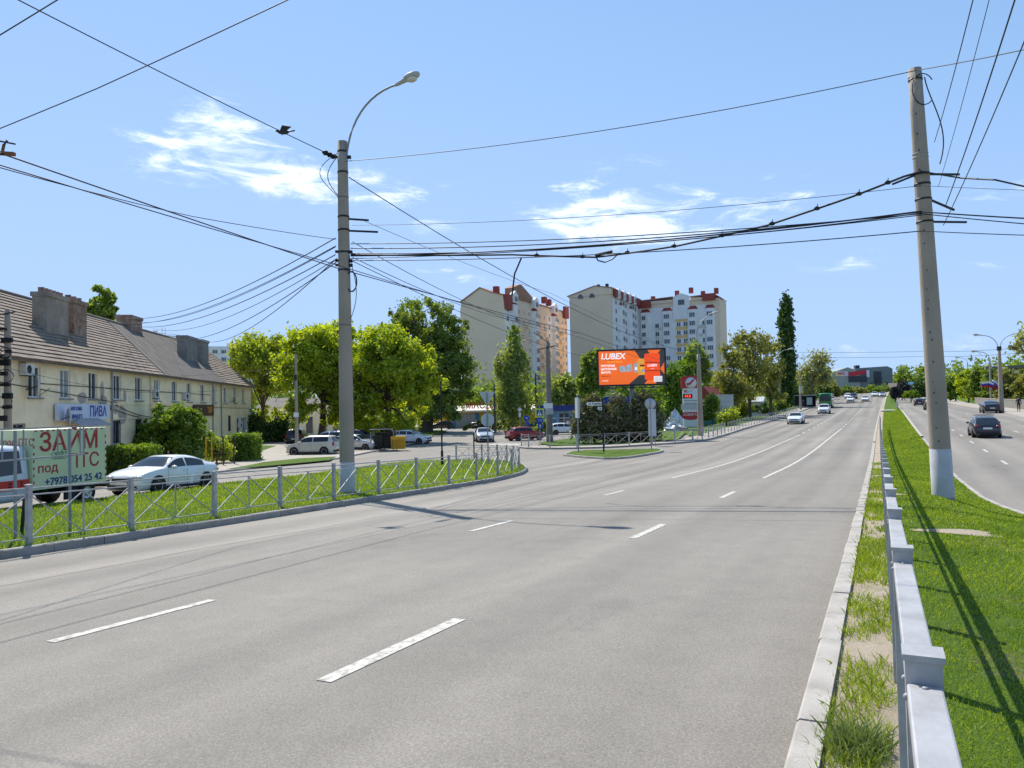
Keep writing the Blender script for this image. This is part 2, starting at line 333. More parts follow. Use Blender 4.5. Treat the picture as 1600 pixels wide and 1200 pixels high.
def npmesh(name, V, F, mats, mi=None, smooth=False):   # V (n,3), F (m,k) constant k
    me = bpy.data.meshes.new(name); n, k = F.shape
    me.vertices.add(len(V)); me.vertices.foreach_set('co', np.asarray(V, np.float32).ravel())
    me.loops.add(n*k); me.loops.foreach_set('vertex_index', F.astype(np.int32).ravel())
    me.polygons.add(n); me.polygons.foreach_set('loop_start', np.arange(0, n*k, k, dtype=np.int32)); me.polygons.foreach_set('loop_total', np.full(n, k, np.int32))
    for m in (mats if isinstance(mats, (list, tuple)) else [mats]): me.materials.append(MATS[m] if isinstance(m, str) else m)
    if mi is not None: me.polygons.foreach_set('material_index', mi)
    me.polygons.foreach_set('use_smooth', np.full(n, smooth)); me.update(calc_edges=True); return me
# ---------------------------------------------------------------- ground, carriageways, pavements
def gridsheet(name, ts, ls, off, mat, lfun=None):
    T, Lg = np.meshgrid(np.asarray(ts, float), np.asarray(ls, float), indexing='ij')
    if lfun is not None: Lg = lfun(T, Lg)
    X, Y = xy(T, Lg); Z = G(X, Y)+off
    V = np.stack([X, Y, Z], -1).reshape(-1, 3); a, b = T.shape
    I = np.arange(a*b).reshape(a, b); F = np.stack([I[:-1, :-1], I[:-1, 1:], I[1:, 1:], I[1:, :-1]], -1).reshape(-1, 4)
    o = bpy.data.objects.new(name, npmesh(name, V, F, mat, smooth=True)); COL.objects.link(o); return struct(o)
def spaced(a, b, d0, k): 
    r = [a]; d = d0
    while r[-1] < b: r.append(min(b, r[-1]+d0+k*abs(r[-1])))
    return np.array(r)
tt = np.concatenate([np.arange(-60, 60, 4.), spaced(60, 1500, 4, .03)]); ll = np.concatenate([-spaced(20, 1300, 6, .12)[::-1], np.arange(-18, 18, 2.), spaced(18, 1300, 6, .12)])
gridsheet('ground', tt, ll, -.38, 'ground')
rt = spaced(-14, 430, .7, .018)
road = gridsheet('road', rt, np.concatenate([np.arange(-74, -20, 2.), np.arange(-20, -.4, .7), [-.36]]), 0.0, 'asphalt')
# beyond the junction the avenue's asphalt stops at the kerb: lots and verges left of it are their own sheets
def medR(t): return np.interp(t, [-14, 0, 12, 18, 23.4, 28, 34, 60, 430], [7.0, 6.2, 4.9, 4.0, 3.35, 2.9, 2.65, 2.65, 2.65])
road2 = gridsheet('road', rt, np.linspace(0, 1, 12), 0.0, 'asphalt', lambda T, s: medR(T)-.1+s*(12.95-medR(T)+.1))

def resample(P, step, closed=False):
    P = [np.asarray(p, float)[:2] for p in P]
    if closed: P = P+[P[0]]
    out = [P[0]]; acc = 0.0
    for a, b in zip(P[:-1], P[1:]):
        L = np.linalg.norm(b-a); n = max(1, int(round(L/step)))
        for i in range(1, n+1): out.append(a+(b-a)*i/n)
    return out[:-1] if closed else out
def smooth_line(P, it=2):
    P = [np.asarray(p, float)[:2] for p in P]
    for _ in range(it):
        Q = [P[0]]
        for a, b in zip(P[:-1], P[1:]): Q += [a*.75+b*.25, a*.25+b*.75]
        Q.append(P[-1]); P = Q
    return P
def inside(poly, pts):
    x, y = pts[:, 0], pts[:, 1]; c = np.zeros(len(pts), bool); n = len(poly)
    for i in range(n):
        x1, y1 = poly[i]; x2, y2 = poly[(i+1) % n]
        k = ((y1 > y) != (y2 > y)) & (x < (x2-x1)*(y-y1)/(y2-y1+1e-12)+x1); c ^= k
    return c
def patch(name, poly, off, mat, step=1.0, kind='structure', rough=0.0, skirt=0.0):
    B = resample(poly, step, True); A = np.array(B); lo = A.min(0); hi = A.max(0)
    gx, gy = np.meshgrid(np.arange(lo[0], hi[0], step), np.arange(lo[1], hi[1], step)); Q = np.stack([gx.ravel(), gy.ravel()], -1)+nr.uniform(-.2, .2, (gx.size, 2))*step
    Q = Q[inside(B, Q)]
    if len(Q):
        keep = np.ones(len(Q), bool)
        for i in range(0, len(Q), 2000):
            d = np.linalg.norm(Q[i:i+2000, None]-A[None], axis=2).min(1); keep[i:i+2000] = d > step*.45
        Q = Q[keep]
    n = len(B); pts = [Vector(p) for p in B]+[Vector(p) for p in Q]
    vs, _, fs, _, _, _ = delaunay_2d_cdt(pts, [(i, (i+1) % n) for i in range(n)], [], 1, 1e-4)
    V = np.array([(v.x, v.y) for v in vs]); Z = G(V[:, 0], V[:, 1])+off
    if rough: Z = Z+rough*(np.sin(V[:, 0]*2.3+V[:, 1])*np.cos(V[:, 1]*1.7-V[:, 0]*.6))*.5
    me = bpy.data.meshes.new(name); me.from_pydata(np.column_stack([V, Z]).tolist(), [], [tuple(f) for f in fs]); me.materials.append(MATS[mat]); me.update()
    for p in me.polygons: p.use_smooth = True
    o = bpy.data.objects.new(name, me); COL.objects.link(o); o['kind'] = kind; return o
def kerb_run(line, w=.15, h=.14, step=1.0, mat='kerb', maxn=300, side=1):
    """kerbstones along a line (the road face); the body lies on its left (side=1) or right"""
    P = [np.asarray(p, float)[:2] for p in line]; root = bpy.data.objects.new('kerb', None); COL.objects.link(root); root['kind'] = 'structure'
    # walk by arc length
    seg = [np.linalg.norm(b-a) for a, b in zip(P[:-1], P[1:])]; S = np.concatenate([[0], np.cumsum(seg)]); A = np.array(P)
    def pt(s): return np.array([np.interp(s, S, A[:, 0]), np.interp(s, S, A[:, 1])])
    s = 0.0
    while s < S[-1]-.05:
        e = min(S[-1], s+step); a = pt(s+.006); b = pt(e-.006); d = (b-a)/np.linalg.norm(b-a); n = np.array((-d[1], d[0]))*side
        j = rnd.uniform(-.007, .007); hh = h+rnd.uniform(-.006, .006); a = a+n*j; b = b+n*j
        c = .018; mb = MB(); V = []
        for p in (a, b):
            z = g(p[0], p[1])
            for (q, zz) in ((0, -.1), (0, hh-c), (c, hh), (w, hh), (w, -.1)): V.append((*(p+n*q), z+zz))
        mb.add(V, [(0, 1, 6, 5), (1, 2, 7, 6), (2, 3, 8, 7), (3, 4, 9, 8), (4, 3, 2, 1, 0), (5, 6, 7, 8, 9)])
        mb.build('kerbstone', mat, root); s = e
    return root
def offset_line(P, d):
    P = [np.asarray(p, float)[:2] for p in P]; out = []
    for i, p in enumerate(P):
        t = P[min(i+1, len(P)-1)]-P[max(i-1, 0)]; t = t/np.linalg.norm(t); out.append(p+np.array((-t[1], t[0]))*d)
    return out
pxl = lambda pts, off=0.0: [gp(a, b, off)[:2] for a, b in pts]

# big left island between the avenue and the side street
isl_front = [xy(t, l) for t, l in ((-12, -13.5), (8, -13.5), (13, -13.55), (18.5, -13.9), (24, -14.1), (30, -14.45))]+pxl([(826, 738), (822, 729.5)])
isl_nose = pxl([(806, 724), (775, 721)])
isl_back = pxl([(700, 720), (640, 722.5), (584, 729), (527, 737), (460, 747), (400, 752.5), (262, 769), (175, 781), (135, 787)])+[xy(13, -23.2), xy(4, -22.6), xy(-12, -22)]
front = smooth_line([np.asarray(p, float) for p in isl_front+isl_nose], 2); back = smooth_line([np.asarray(p, float) for p in [isl_nose[-1]]+isl_back], 2)
outline = front+back[1:]
kerb_run([p for p in front], .15, .15, 1.0, 'kerb_dark', side=1)
kerb_run([p for p in back], .15, .12, 3.0, 'kerb_dark', side=1)
ISL = offset_line(outline, .13)
isl = patch('grass_verge', ISL, .125, 'turf', .8, rough=.03)
# median on the right
med_left = [xy(t, -.36) for t in spaced(-14, 230, .7, .02)]; med_rt = [xy(t, medR(t)) for t in spaced(-14, 230, .7, .02)]
kn = [xy(t, -.52) for t in (-6, 60)]
kerb_run([xy(t, -.52) for t in np.arange(-6, 61, 1.)], .17, .11, 1.0, 'kerb', side=-1)
mb = MB(); ks = spaced(61, 230, 2, .02)
for a, b in zip(ks[:-1], ks[1:]):
    V = []
    for t in (a, b):
        for (l, z) in ((-.52, -.1), (-.52, .11), (-.35, .11), (-.35, -.1)): V.append(gt(t, l, z))
    mb.add(V, [(0, 1, 5, 4), (1, 2, 6, 5), (2, 3, 7, 6)])
struct(mb.build('kerb', 'kerb'))
kerb_run([xy(t, medR(t)+.02) for t in np.arange(14, 60, 1.)], .15, .11, 1.0, 'kerb', side=1)
mb = MB()
for a, b in zip(ks[:-1], ks[1:]):
    V = []
    for t in (a, b):
        for (l, z) in ((2.52, -.1), (2.52, .11), (2.67, .11), (2.67, -.1)): V.append(gt(t, l, z))
    mb.add(V, [(0, 1, 5, 4), (1, 2, 6, 5), (2, 3, 7, 6)])
struct(mb.build('kerb', 'kerb'))
gridsheet('grass_median', spaced(-14, 330, .5, .02), np.linspace(0, 1, 22), .075, 'turf', lambda T, s: .12+s*(medR(T)-.1-.12))
gridsheet('soil_strip', spaced(-14, 330, .5, .02), np.linspace(-.36, .13, 4), .07, 'soil')
# pavement and yards on the house side of the side street
pv_line = pxl([(165, 757), (335, 739.5), (434, 727.5), (522, 719.5), (560, 711), (600, 703.5), (645, 695), (668, 684), (690, 677), (700, 671)])
pvs = smooth_line(pv_line, 2); kerb_run(list(reversed([xy(-12, -28.6), xy(6, -28.8)]+pvs)), .15, .12, 2.0, 'kerb', side=-1)
pave_poly = [xy(-12, -28.7), xy(6, -28.9)]+offset_line(pvs, .1)+[(-14, 160), (-60, 190), (-90, 60), (-60, -10)]
patch('pavement', pave_poly, .11, 'paving', 3.0)
patch('grass_verge', pxl([(352, 733.5), (430, 727), (515, 719), (525, 713.5), (470, 716), (412, 722)], .12), .135, 'turf', 1.0)
patch('grass_verge', [(-46, 44), (-30, 44), (-25.2, 44), (-27, 57), (-23.2, 57), (-21.2, 60), (-24, 78), (-40, 90)], .125, 'turf', 2.5)
patch('soil_yard', pxl([(520, 708), (600, 701), (648, 693), (672, 682), (690, 675), (640, 676), (560, 690), (520, 697)], .12), .13, 'soil', 2.0)
patch('grass_verge', pxl([(640, 690), (672, 681), (700, 674.5), (690, 671.5), (655, 672), (630, 680)], .12), .14, 'turf', 2.0)
# far side of the junction: pavement with railing, verges behind it
fk_line = pxl([(806, 699), (815, 701.5), (844, 702.5), (900, 701.6), (960, 700), (1010, 696.5), (1060, 693.5), (1104, 689.5), (1137, 679.5)])
fks = smooth_line(fk_line, 2)+[np.array(xy(t, -14.35)) for t in (92, 104, 120, 140, 160, 190, 230)]
kerb_run(fks[:len(fks)-7], .15, .14, 1.5, 'kerb_dark', side=1)
kerb_run(fks[len(fks)-8:], .15, .14, 6.0, 'kerb_dark', side=1)
far_in = offset_line(fks, 2.6)
patch('pavement', offset_line(fks, .12)+list(reversed(far_in)), .125, 'paving', 1.6)
patch('grass_verge', pxl([(840, 692), (905, 683), (985, 679), (1028, 672), (1072, 676), (1060, 686.5), (1015, 691), (960, 694.5), (900, 696), (860, 696)], .12), .14, 'turf', 1.6)
vb = [p for p in far_in if tl(p[0], p[1])[0] > 74]
patch('grass_verge', vb+[xy(t, l) for t, l in ((230, -50), (160, -60), (130, -48), (112, -42), (100, -30), (84, -19.5))], .09, 'turf', 4.0)
patch('grass_verge', pxl([(764, 668), (800, 674), (806, 672), (840, 671), (838, 664), (765, 663)], .1), .12, 'turf', 2.0)
# little triangular refuge
tri = pxl([(880, 712.5), (905, 715.5), (963, 719), (1003, 713.5), (1041, 706.5), (1030, 703), (960, 705), (896, 706)])
trl = smooth_line(tri+[tri[0]], 1); kerb_run(trl, .15, .14, 1.0, 'kerb', side=1); patch('grass_verge', offset_line(trl, .12)[1:-1], .125, 'turf', .9)
# right-hand pavement
gridsheet('pavement', spaced(10, 330, 1.5, .02), np.linspace(12.95, 16.2, 4), .12, 'paving')
mb = MB(); ks = spaced(20, 330, 2, .02)
for a, b in zip(ks[:-1], ks[1:]):
    V = [gt(t, l, z) for t in (a, b) for (l, z) in ((12.85, -.1), (12.85, .14), (13.01, .14), (13.01, -.1))]
    mb.add(V, [(0, 1, 5, 4), (1, 2, 6, 5), (2, 3, 7, 6)])
struct(mb.build('kerb', 'kerb'))
gridsheet('grass_verge', spaced(10, 330, 3, .03), np.linspace(16.2, 65, 8), .05, 'turf')
# bare soil patches and a slab in the median
for (px, py, rx, ry) in ((1500, 831, .62, .42), (1397, 772, .32, .3)):
    c = gp(px, py, .08); P = []
    for k in range(18):
        a = 2*math.pi*k/18; r_ = 1+.25*math.sin(3*a+px)+.12*rnd.uniform(-1, 1); P.append((c[0]+CY*rx*r_*math.cos(a)+SY*ry*r_*math.sin(a), c[1]-SY*rx*r_*math.cos(a)+CY*ry*r_*math.sin(a)))
    patch('soil_patch', P, .083, 'soil', .15)

# ---------------------------------------------------------------- painted lane markings
def strip(t0, t1, l0, l1=None, w=.12, parent=road, name='lane_marking'):
    l1 = l0 if l1 is None else l1; n = max(2, int((t1-t0)/1.2)+1); mb = MB(); V = []; F = []
    for i in range(n+1):
        t = t0+(t1-t0)*i/n; l = l0+(l1-l0)*i/n
        V += [gt(t, l-w/2, .006), gt(t, l+w/2, .006)]
        if i: F.append((2*i-2, 2*i-1, 2*i+1, 2*i))
    mb.add(V, F); return mb.build(name, 'paint_white', parent)
for t0, t1, l in ((-3.7, -1.6, -4.0), (4.8, 6.95, -3.97), (13.3, 15.5, -4.04), (21.9, 24.15, -4.06)): strip(t0, t1, l, w=.15)
for t0, t1, l in ((-3.7, -1.6, -7.2), (4.8, 6.8, -7.27), (13.5, 15.4, -7.42), (22.3, 24.2, -7.6)): strip(t0, t1, l, w=.13)
strip(30.5, 88, -4.06, -3.75, .14); strip(30.5, 76, -7.56, -6.8, .14)
for i in range(14): strip(91+6*i, 94+6*i, -3.75, w=.13)
for i in range(14): strip(79+6*i, 82+6*i, -6.85, w=.13)
for i in range(16): strip(13.2+6.9*i, 15.2+6.9*i, 5.12, w=.12, parent=road2)
for i in range(9): strip(66+9*i, 68.2+9*i, 9.0, w=.12, parent=road2)
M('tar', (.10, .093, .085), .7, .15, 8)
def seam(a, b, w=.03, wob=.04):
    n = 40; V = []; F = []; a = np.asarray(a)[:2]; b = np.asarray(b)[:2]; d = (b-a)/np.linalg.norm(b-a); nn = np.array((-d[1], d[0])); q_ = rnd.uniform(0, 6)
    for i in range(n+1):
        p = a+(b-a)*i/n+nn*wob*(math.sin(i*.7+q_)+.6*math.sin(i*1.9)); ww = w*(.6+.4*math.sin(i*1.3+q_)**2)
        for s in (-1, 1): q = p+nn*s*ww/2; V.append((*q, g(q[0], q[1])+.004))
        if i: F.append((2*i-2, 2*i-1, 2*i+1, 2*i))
    mb = MB(); mb.add(V, F); mb.build('dark_road_line', 'tar', road)
seam(gp(612, 797), gp(1352, 793.5), .035, .01); seam(xy(5, -10.9), xy(30, -11.1), .02, .05); seam(xy(26, -11), xy(33, -1), .02, .06); seam(gp(1108, 716), gp(1330, 708), .04, .05); seam(gp(905, 742), gp(1080, 735), .03, .08); seam(xy(38, -8.9), xy(75, -8.6), .03, .04)  # first strip: thin straight dark line across the road; the rest: sealed cracks
c0 = gp(788, 694); 
for i in range(5):
    c = gp(770+10*i, 694.5); mb = MB(); d = np.array((.25, .97)); n = np.array((.97, -.25))
    mb.add([(*(c[:2]+n*a+d*b), g(*(c[:2]+n*a+d*b))+.006) for a, b in ((-.22, -1.6), (.22, -1.6), (.22, 1.6), (-.22, 1.6))], [(0, 1, 2, 3)]); mb.build('zebra_stripe', 'paint_white', road)
M('slab_pale', (.62, .57, .46), .9, .1, 1)
# ---------------------------------------------------------------- railings
def post_mesh(w, h, d=None, cap=True):
    mb = MB(); d = d or w; mb.box((0, 0, h/2-.1), (w, d, h+.2))
    if cap: mb.box((0, 0, h+.006), (w+.012, d+.012, .016))
    me = mb.mesh('post', 'galv'); return me
POST = post_mesh(.085, 1.08)
def bar(name, a, b, w, h, mat, parent): 
    mb = MB(); mb.beam(a, b, w, h); return mb.build(name, mat, parent)
def cross_fence(root, posts, detail=True, h=1.02, mat='galv', rw=.035):
    """posts: list of ground points; two top rails, bottom rail, middle bar and crossed braces in each bay"""
    o = root.location
    P = [Vector(p)-o for p in posts]
    for p in P: inst('post', POST, root, p, math.atan2((P[-1]-P[0]).y, (P[-1]-P[0]).x))
    for a, b in zip(P[:-1], P[1:]):
        d = (b-a); u = d.normalized(); a2 = a+u*.045; b2 = b-u*.045; m = (a+b)/2; Z = lambda p, z: p+Vector((0, 0, z))
        bar('rail', Z(a2, h), Z(b2, h), rw, .03, mat, root); bar('rail', Z(a2, h-.115), Z(b2, h-.115), rw*.7, .022, mat, root); bar('rail', Z(a2, .12), Z(b2, .12), rw*.7, .022, mat, root)
        bar('baluster', Z(m, .131), Z(m, h-.127), .024, .024, mat, root)
        if detail:
            for s, e in ((a2, m-u*.014), (m+u*.014, b2)):
                bar('brace', Z(s, .135), Z(e, h-.13), .016, .02, mat, root)
                n = Vector((-u.y, u.x, 0))*.019
                bar('brace', Z(s, h-.13)+n, Z(e, .135)+n, .016, .02, mat, root)
fpx = [(45, 852), (205, 828), (335, 808), (438, 793), (522, 782), (592, 772), (651, 764), (702, 757), (745, 750), (778, 743), (800, 737), (811, 732)]
A = gp(45, 852, .125)
posts = [gt(t, l, .125) for t, l in ((-2.6, -13.82), (-.3, -13.84), (2.0, -13.86), (4.3, -13.88), (6.5, -13.9))]+[gp(a, b, .125) for a, b in fpx]
f1 = thing('railing', 'grey galvanized railing with crossed bars along the kerb of the left grass island', 'railing', posts[4]); cross_fence(f1, posts)
bk = [gp(a, b, .125) for a, b in ((811, 731), (803, 726), (792, 723.5), (777, 722), (753, 721), (713, 721))]
f2 = thing('railing', 'short grey railing along the back edge of the left island nose', 'railing', bk[0]); cross_fence(f2, bk)
# far side of the junction
ff = offset_line(fks, .45); arr = np.array(ff); S = np.concatenate([[0], np.cumsum(np.linalg.norm(np.diff(arr, axis=0), axis=1))])
fp = []
s = .3
while s < S[-1]-6:
    p = np.array((np.interp(s, S, arr[:, 0]), np.interp(s, S, arr[:, 1]))); t_, l_ = tl(p[0], p[1])
    if t_ > 158: break
    fp.append(np.array((p[0], p[1], g(p[0], p[1])+.125))); s += 2.25
k = next(i for i, p in enumerate(fp) if tl(p[0], p[1])[0] > 80)
f3 = thing('railing', 'curved grey railing with crossed bars on the pavement across the junction', 'railing', fp[0]); cross_fence(f3, fp[:k+1])
f4 = thing('railing', 'long grey railing of close posts climbing beside the avenue under the trees', 'railing', fp[k+1]); cross_fence(f4, fp[k+1:], detail=False, mat='galv_dull')
for p in fp[k+1:]:
    pass
# median railing next to the camera: broad box rails
RPOST = post_mesh(.086, 1.20)
mf = thing('railing', 'pale grey box rail barrier with square posts running along the grass median', 'railing', gt(2.2, .07, .08))
mts = [-1.60+1.93*i for i in range(44)]; mp_ = [gt(t, .085-.0015*t, .08) for t in mts]
o = mf.location
rzr = ROADDIR-math.pi/2
for i, p in enumerate(mp_): inst('post', RPOST, mf, Vector(p)-o, rzr)
for i, (a, b) in enumerate(zip(mp_[:-1], mp_[1:])):
    a = Vector(a)-o; b = Vector(b)-o; u = (b-a).normalized(); a2 = a+u*.05; b2 = b-u*.05; Z = lambda p, z: p+Vector((0, 0, z)); m = (a+b)/2
    r_ = bar('rail', Z(a2, 1.115), Z(b2, 1.115), .082, .052, 'galv', mf)
    if i < 5: bevel(r_, .006, 2)
    if i < 6:
        for e_, s_ in ((a2+u*.03, 1), (b2-u*.03, -1)):
            n_ = Vector((-u.y, u.x, 0)); mb = MB(); mb.ell(Z(e_, 1.115)+n_*.042, (.010, .010, .010), n=8, m=4); mb.build('bolt', 'galv_dull', mf); mb = MB(); mb.ell(Z(e_, 1.1425), (.009, .009, .004), n=8, m=4); mb.build('bolt', 'galv_dull', mf)
    bar('rail', Z(a2, .93), Z(b2, .93), .03, .03, 'galv', mf); bar('rail', Z(a2, .13), Z(b2, .13), .03, .03, 'galv', mf)
gf = thing('railing', 'short grey barrier on the far right edge of the median by the slab', 'railing', gt(140, 2.0, .08)); o = gf.location
gps = [Vector(gt(t, 2.2, .08))-o for t in (134, 138, 142, 146, 150, 154)]
for p in gps: inst('post', RPOST, gf, p, rzr)
for a, b in zip(gps[:-1], gps[1:]): bar('rail', a+Vector((0, .0, .95)), b+Vector((0, 0, .95)), .07, .1, 'galv', gf); bar('rail', a+Vector((0, 0, .5)), b+Vector((0, 0, .5)), .05, .08, 'galv', gf)
c = gt(143, 1.0, .1); mb = MB(); mb.box((0, 0, -.1), (2.5, 5.5, .6), rz=rzr); sb = mb.build('concrete_slab', 'slab_pale', None, c); bevel(sb, .04); tag(sb, 'pale concrete slab lying across the grass median in the distance', 'slab')

# ---------------------------------------------------------------- poles
def taper(h, r0, r1, n=20, m=1):
    mb = MB(); mb.lathe([(r0, -.4)]+[(r0+(r1-r0)*i/10, h*i/10) for i in range(11)]+[(0, h)], n); return mb
def bandring(z, r, hgt=.05):
    mb = MB(); mb.lathe([(r, z-hgt/2), (r+.012, z-hgt/2), (r+.012, z+hgt/2), (r, z+hgt/2)], 20); return mb
def lamp_head(parent, p, ang, mat='grey_sheet', s=1.0):
    """cobra head luminaire pointing along heading ang, slightly raised"""
    mb = MB(); c, sn = math.cos(ang), math.sin(ang)
    prof = [(-.12, .05, .05), (0, .075, .07), (.25, .10, .085), (.33, .17, .11), (.5, .20, .12), (.68, .17, .10), (.78, .08, .05)]
    V = []; F = []; n = 10
    for (x, w, h) in prof:
        for k in range(n):
            a = 2*math.pi*k/n; yy = w*math.cos(a); zz = h*math.sin(a)*(1.0 if math.sin(a) > 0 else .55)
            xx = x*math.cos(.22)-zz*math.sin(.22); z2 = x*math.sin(.22)+zz*math.cos(.22); V.append((s*(xx*c-yy*sn), s*(xx*sn+yy*c), s*z2))
    for i in range(len(prof)-1):
        for k in range(n): F.append((i*n+k, i*n+(k+1) % n, (i+1)*n+(k+1) % n, (i+1)*n+k))
    F += [tuple(range(n)), tuple(reversed(range((len(prof)-1)*n, len(prof)*n)))]
    mb.add(V, F, 0, True); h = mb.build('lamp_head', mat, parent, p)
    mb = MB(); mb.ell((s*.5*c, s*.5*sn, s*(.5*math.sin(.22)-.07)), (.19*s, .14*s, .09*s), rz=ang); mb.build('diffuser', 'lamp_glass', h)
    return h
def arm_curve(parent, p0, ang, rise, reach, r=.03, tilt=.35):
    mb = MB(); pts = []
    for i in range(13):
        q = i/12; x = reach*(q**1.75); z = rise*(1-(1-q)**1.9); pts.append(Vector(p0)+Vector((x*math.cos(ang), x*math.sin(ang), z)))
    mb.tube(pts, r, 8); mb.build('lamp_arm', 'galv_dull', parent); return pts[-1]

def top_at(px, py, base):   # height of a point above base seen at py
    d = (Vector(base)-Vector(CAM)).dot(Vector(CF)); return float(at(px, py, d)[2])-float(base[2])
# left street-light pole
pb = gp(543, 770, .125); H1 = 11.78
lp = thing('street_light_pole', 'tall grey concrete street light pole with whitewashed base on the left grass island', 'lamp post', pb)
taper(H1, .255, .165).build('shaft', 'concrete', lp)
mb = MB(); mb.lathe([(.2585, .0), (.2585-.0045*1.02, 1.02), (.24, 1.03)], 24); mb.build('painted_base', 'whitewash', lp)
for z in (H1-.35, H1-1.05, H1-2.55, H1-3.0, H1-3.75, H1-4.35): bandring(z, .165+.09*(H1-z)/H1, .06).build('clamp', 'steel_dark', lp)
for z in (H1-1.9, H1-6.2): bandring(z, .165+.09*(H1-z)/H1, .012).build('wire_tie', 'steel_dark', lp)
aang = -YAW-.05
e = arm_curve(lp, (.14, -.06, H1-.75), aang, 2.2, 2.2, .034); lamp_head(lp, e, aang, s=1.05)
for z, L_ in ((H1-2.62, .75), (H1-3.02, 1.05)):
    mb = MB(); mb.beam((.12, 0, z), (.12+L_, -.15, z-.1), .05, .06); mb.build('bracket', 'steel_dark', lp)
for z in (H1-.55, H1-3.75, H1-4.05, H1-4.2):
    mb = MB(); mb.box((.22, -.05, z), (.14, .1, .1)); mb.box((-.22, -.05, z+.02), (.12, .08, .08)); mb.build('insulator', 'black', lp)
mb = MB()
for q in range(3): mb.tube([(.30+.02*q, -.1, H1-4.55+.42*math.sin(a)*1.0) if False else (.26+.17*math.cos(a), -.12+.02*q, H1-4.75+.34*math.sin(a)) for a in np.linspace(0, 2*math.pi, 15)], .022, 6, cap=False)
mb.build('cable_coil', 'cable', lp)
mb = MB(); mb.tube([(.2+.14*math.sin(3.1*q)*(1+q), -.1, H1-3.9-2.1*q) for q in np.linspace(0, 1, 12)], .012, 5); mb.build('loose_wire', 'cable', lp)
mb = MB(); mb.tube([(-.15-.35*math.sin(math.pi*q), -.05, H1-.5-1.35*q) for q in np.linspace(0, 1, 12)], .014, 5); mb.tube([(-.15-.8*math.sin(math.pi*q)*(1-.5*q), -.05, H1-.4-1.5*q) for q in np.linspace(0, 1, 12)], .012, 5); mb.build('loose_wire', 'cable', lp)
LP = Vector(pb)

# right concrete pole in the median
pb2 = gp(1474, 777, .08); RP = Vector(pb2); H2 = top_at(1440, 99, pb2)
rp = thing('utility_pole', 'thick concrete utility pole with whitewashed base standing in the right grass median', 'utility pole', pb2)
LEAN = -.030
def rotl(o): o.rotation_euler = (0, LEAN, 0); return o
rotl(rp)
taper(H2, .268, .165, 24).build('shaft', 'concrete', rp)
mb = MB(); mb.lathe([(.272, 0), (.272-.0092*1.28, 1.28), (.25, 1.29)], 24); mb.build('painted_base', 'whitewash', rp)
zB = [top_at(1440, y, RP) for y in (268, 284, 308, 344)]
for z in (H2-.3, *zB): bandring(z, .165+.103*(H2-z)/H2, .05).build('clamp', 'steel_dark', rp)
for z in (H2-2.4, H2-.22, H2-2.3): bandring(z, .165+.103*(H2-z)/H2, .012).build('wire_tie', 'galv', rp)
for z, L_, dz in ((zB[0], .75, -.08), (zB[2], .55, -.35), (zB[3], .85, -.08)):
    mb = MB(); mb.beam((.15, 0, z), (.2+L_, -.1, z+dz), .05, .05); mb.build('bracket', 'steel_dark', rp)
mb = MB(); mb.beam((-.15, 0, zB[0]), (-.75, .1, zB[0]-.2), .04, .05); mb.build('bracket', 'steel_dark', rp)
mb = MB()
mb.tube([(.1+.30*math.cos(a), -.18, H2-.62+.42*math.sin(a)) for a in np.linspace(.6, 5.4, 16)], .014, 5); mb.tube([(.15+.48*math.sin(2.6*q)*q**.5, -.18, H2-.3-2.35*q) for q in np.linspace(0, 1, 16)], .016, 5)
mb.build('loose_wire', 'cable', rp)
mb = MB()
for i in range(22):
    z = 1.6+i*(H2-2.5)/22+rnd.uniform(-.25, .25); r_ = .268-.103*z/H2; a = -2.25+.10*rnd.uniform(-1, 1); mb.box((r_*math.cos(a), r_*math.sin(a), z), (.022, .022, rnd.uniform(.02, .05)))
mb.build('step_hole', 'black', rp)

def simple_pole(name, label, cat, base, h, r0, r1, mat='concrete', group=None): 
    o = thing(name, label, cat, base, 0, group); taper(h, r0, r1, 10).build('shaft', mat, o); return o
# slim pole by the house
b = gp(464, 704, .12); p_ = simple_pole('utility_pole', 'slim pale concrete pole beside the parked beige hatchback', 'utility pole', b, top_at(460, 553, b), .17, .10)
mb = MB(); mb.box((.02, -.19, top_at(466, 648, b)), (.45, .03, .4)); mb.build('plate', 'white_sheet', p_)
mb = MB(); mb.box((0, -.13, top_at(461, 590, b)), (.2, .1, .5)); mb.build('insulator', 'steel_dark', p_)
# left edge pole with cable clutter
b = np.array((*at(12, 600, 36)[:2], 0)); b[2] = g(b[0], b[1])+.1
p_ = simple_pole('utility_pole', 'grey utility pole hung with coiled black cables in front of the cream house', 'utility pole', b, top_at(10, 484, b), .19, .13)
hh = top_at(10, 484, b)
mb = MB(); mb.beam((-.55, -.15, hh-.25), (.45, -.15, hh-.1), .05, .05); mb.build('crossarm', 'steel_dark', p_)
for i in range(9):
    z = hh-.9-i*.52; mb = MB(); mb.box((rnd.uniform(-.2, .2), -.2, z), (rnd.uniform(.2, .5), .16, rnd.uniform(.1, .3))); mb.build('insulator', 'black', p_)
for i, (z, r_) in enumerate(((hh-2.0, .3), (hh-2.1, .24), (hh-3.1, .4), (hh-4.3, .35))):
    mb = MB(); mb.tube([(.05+r_*math.cos(a), -.24-.02*i, z+r_*.8*math.sin(a)) for a in np.linspace(0, 6.28, 16)], .022, 5, cap=False); mb.build('cable_coil', 'cable', p_)
UP_LEFT = Vector(b)+Vector((0, 0, hh))
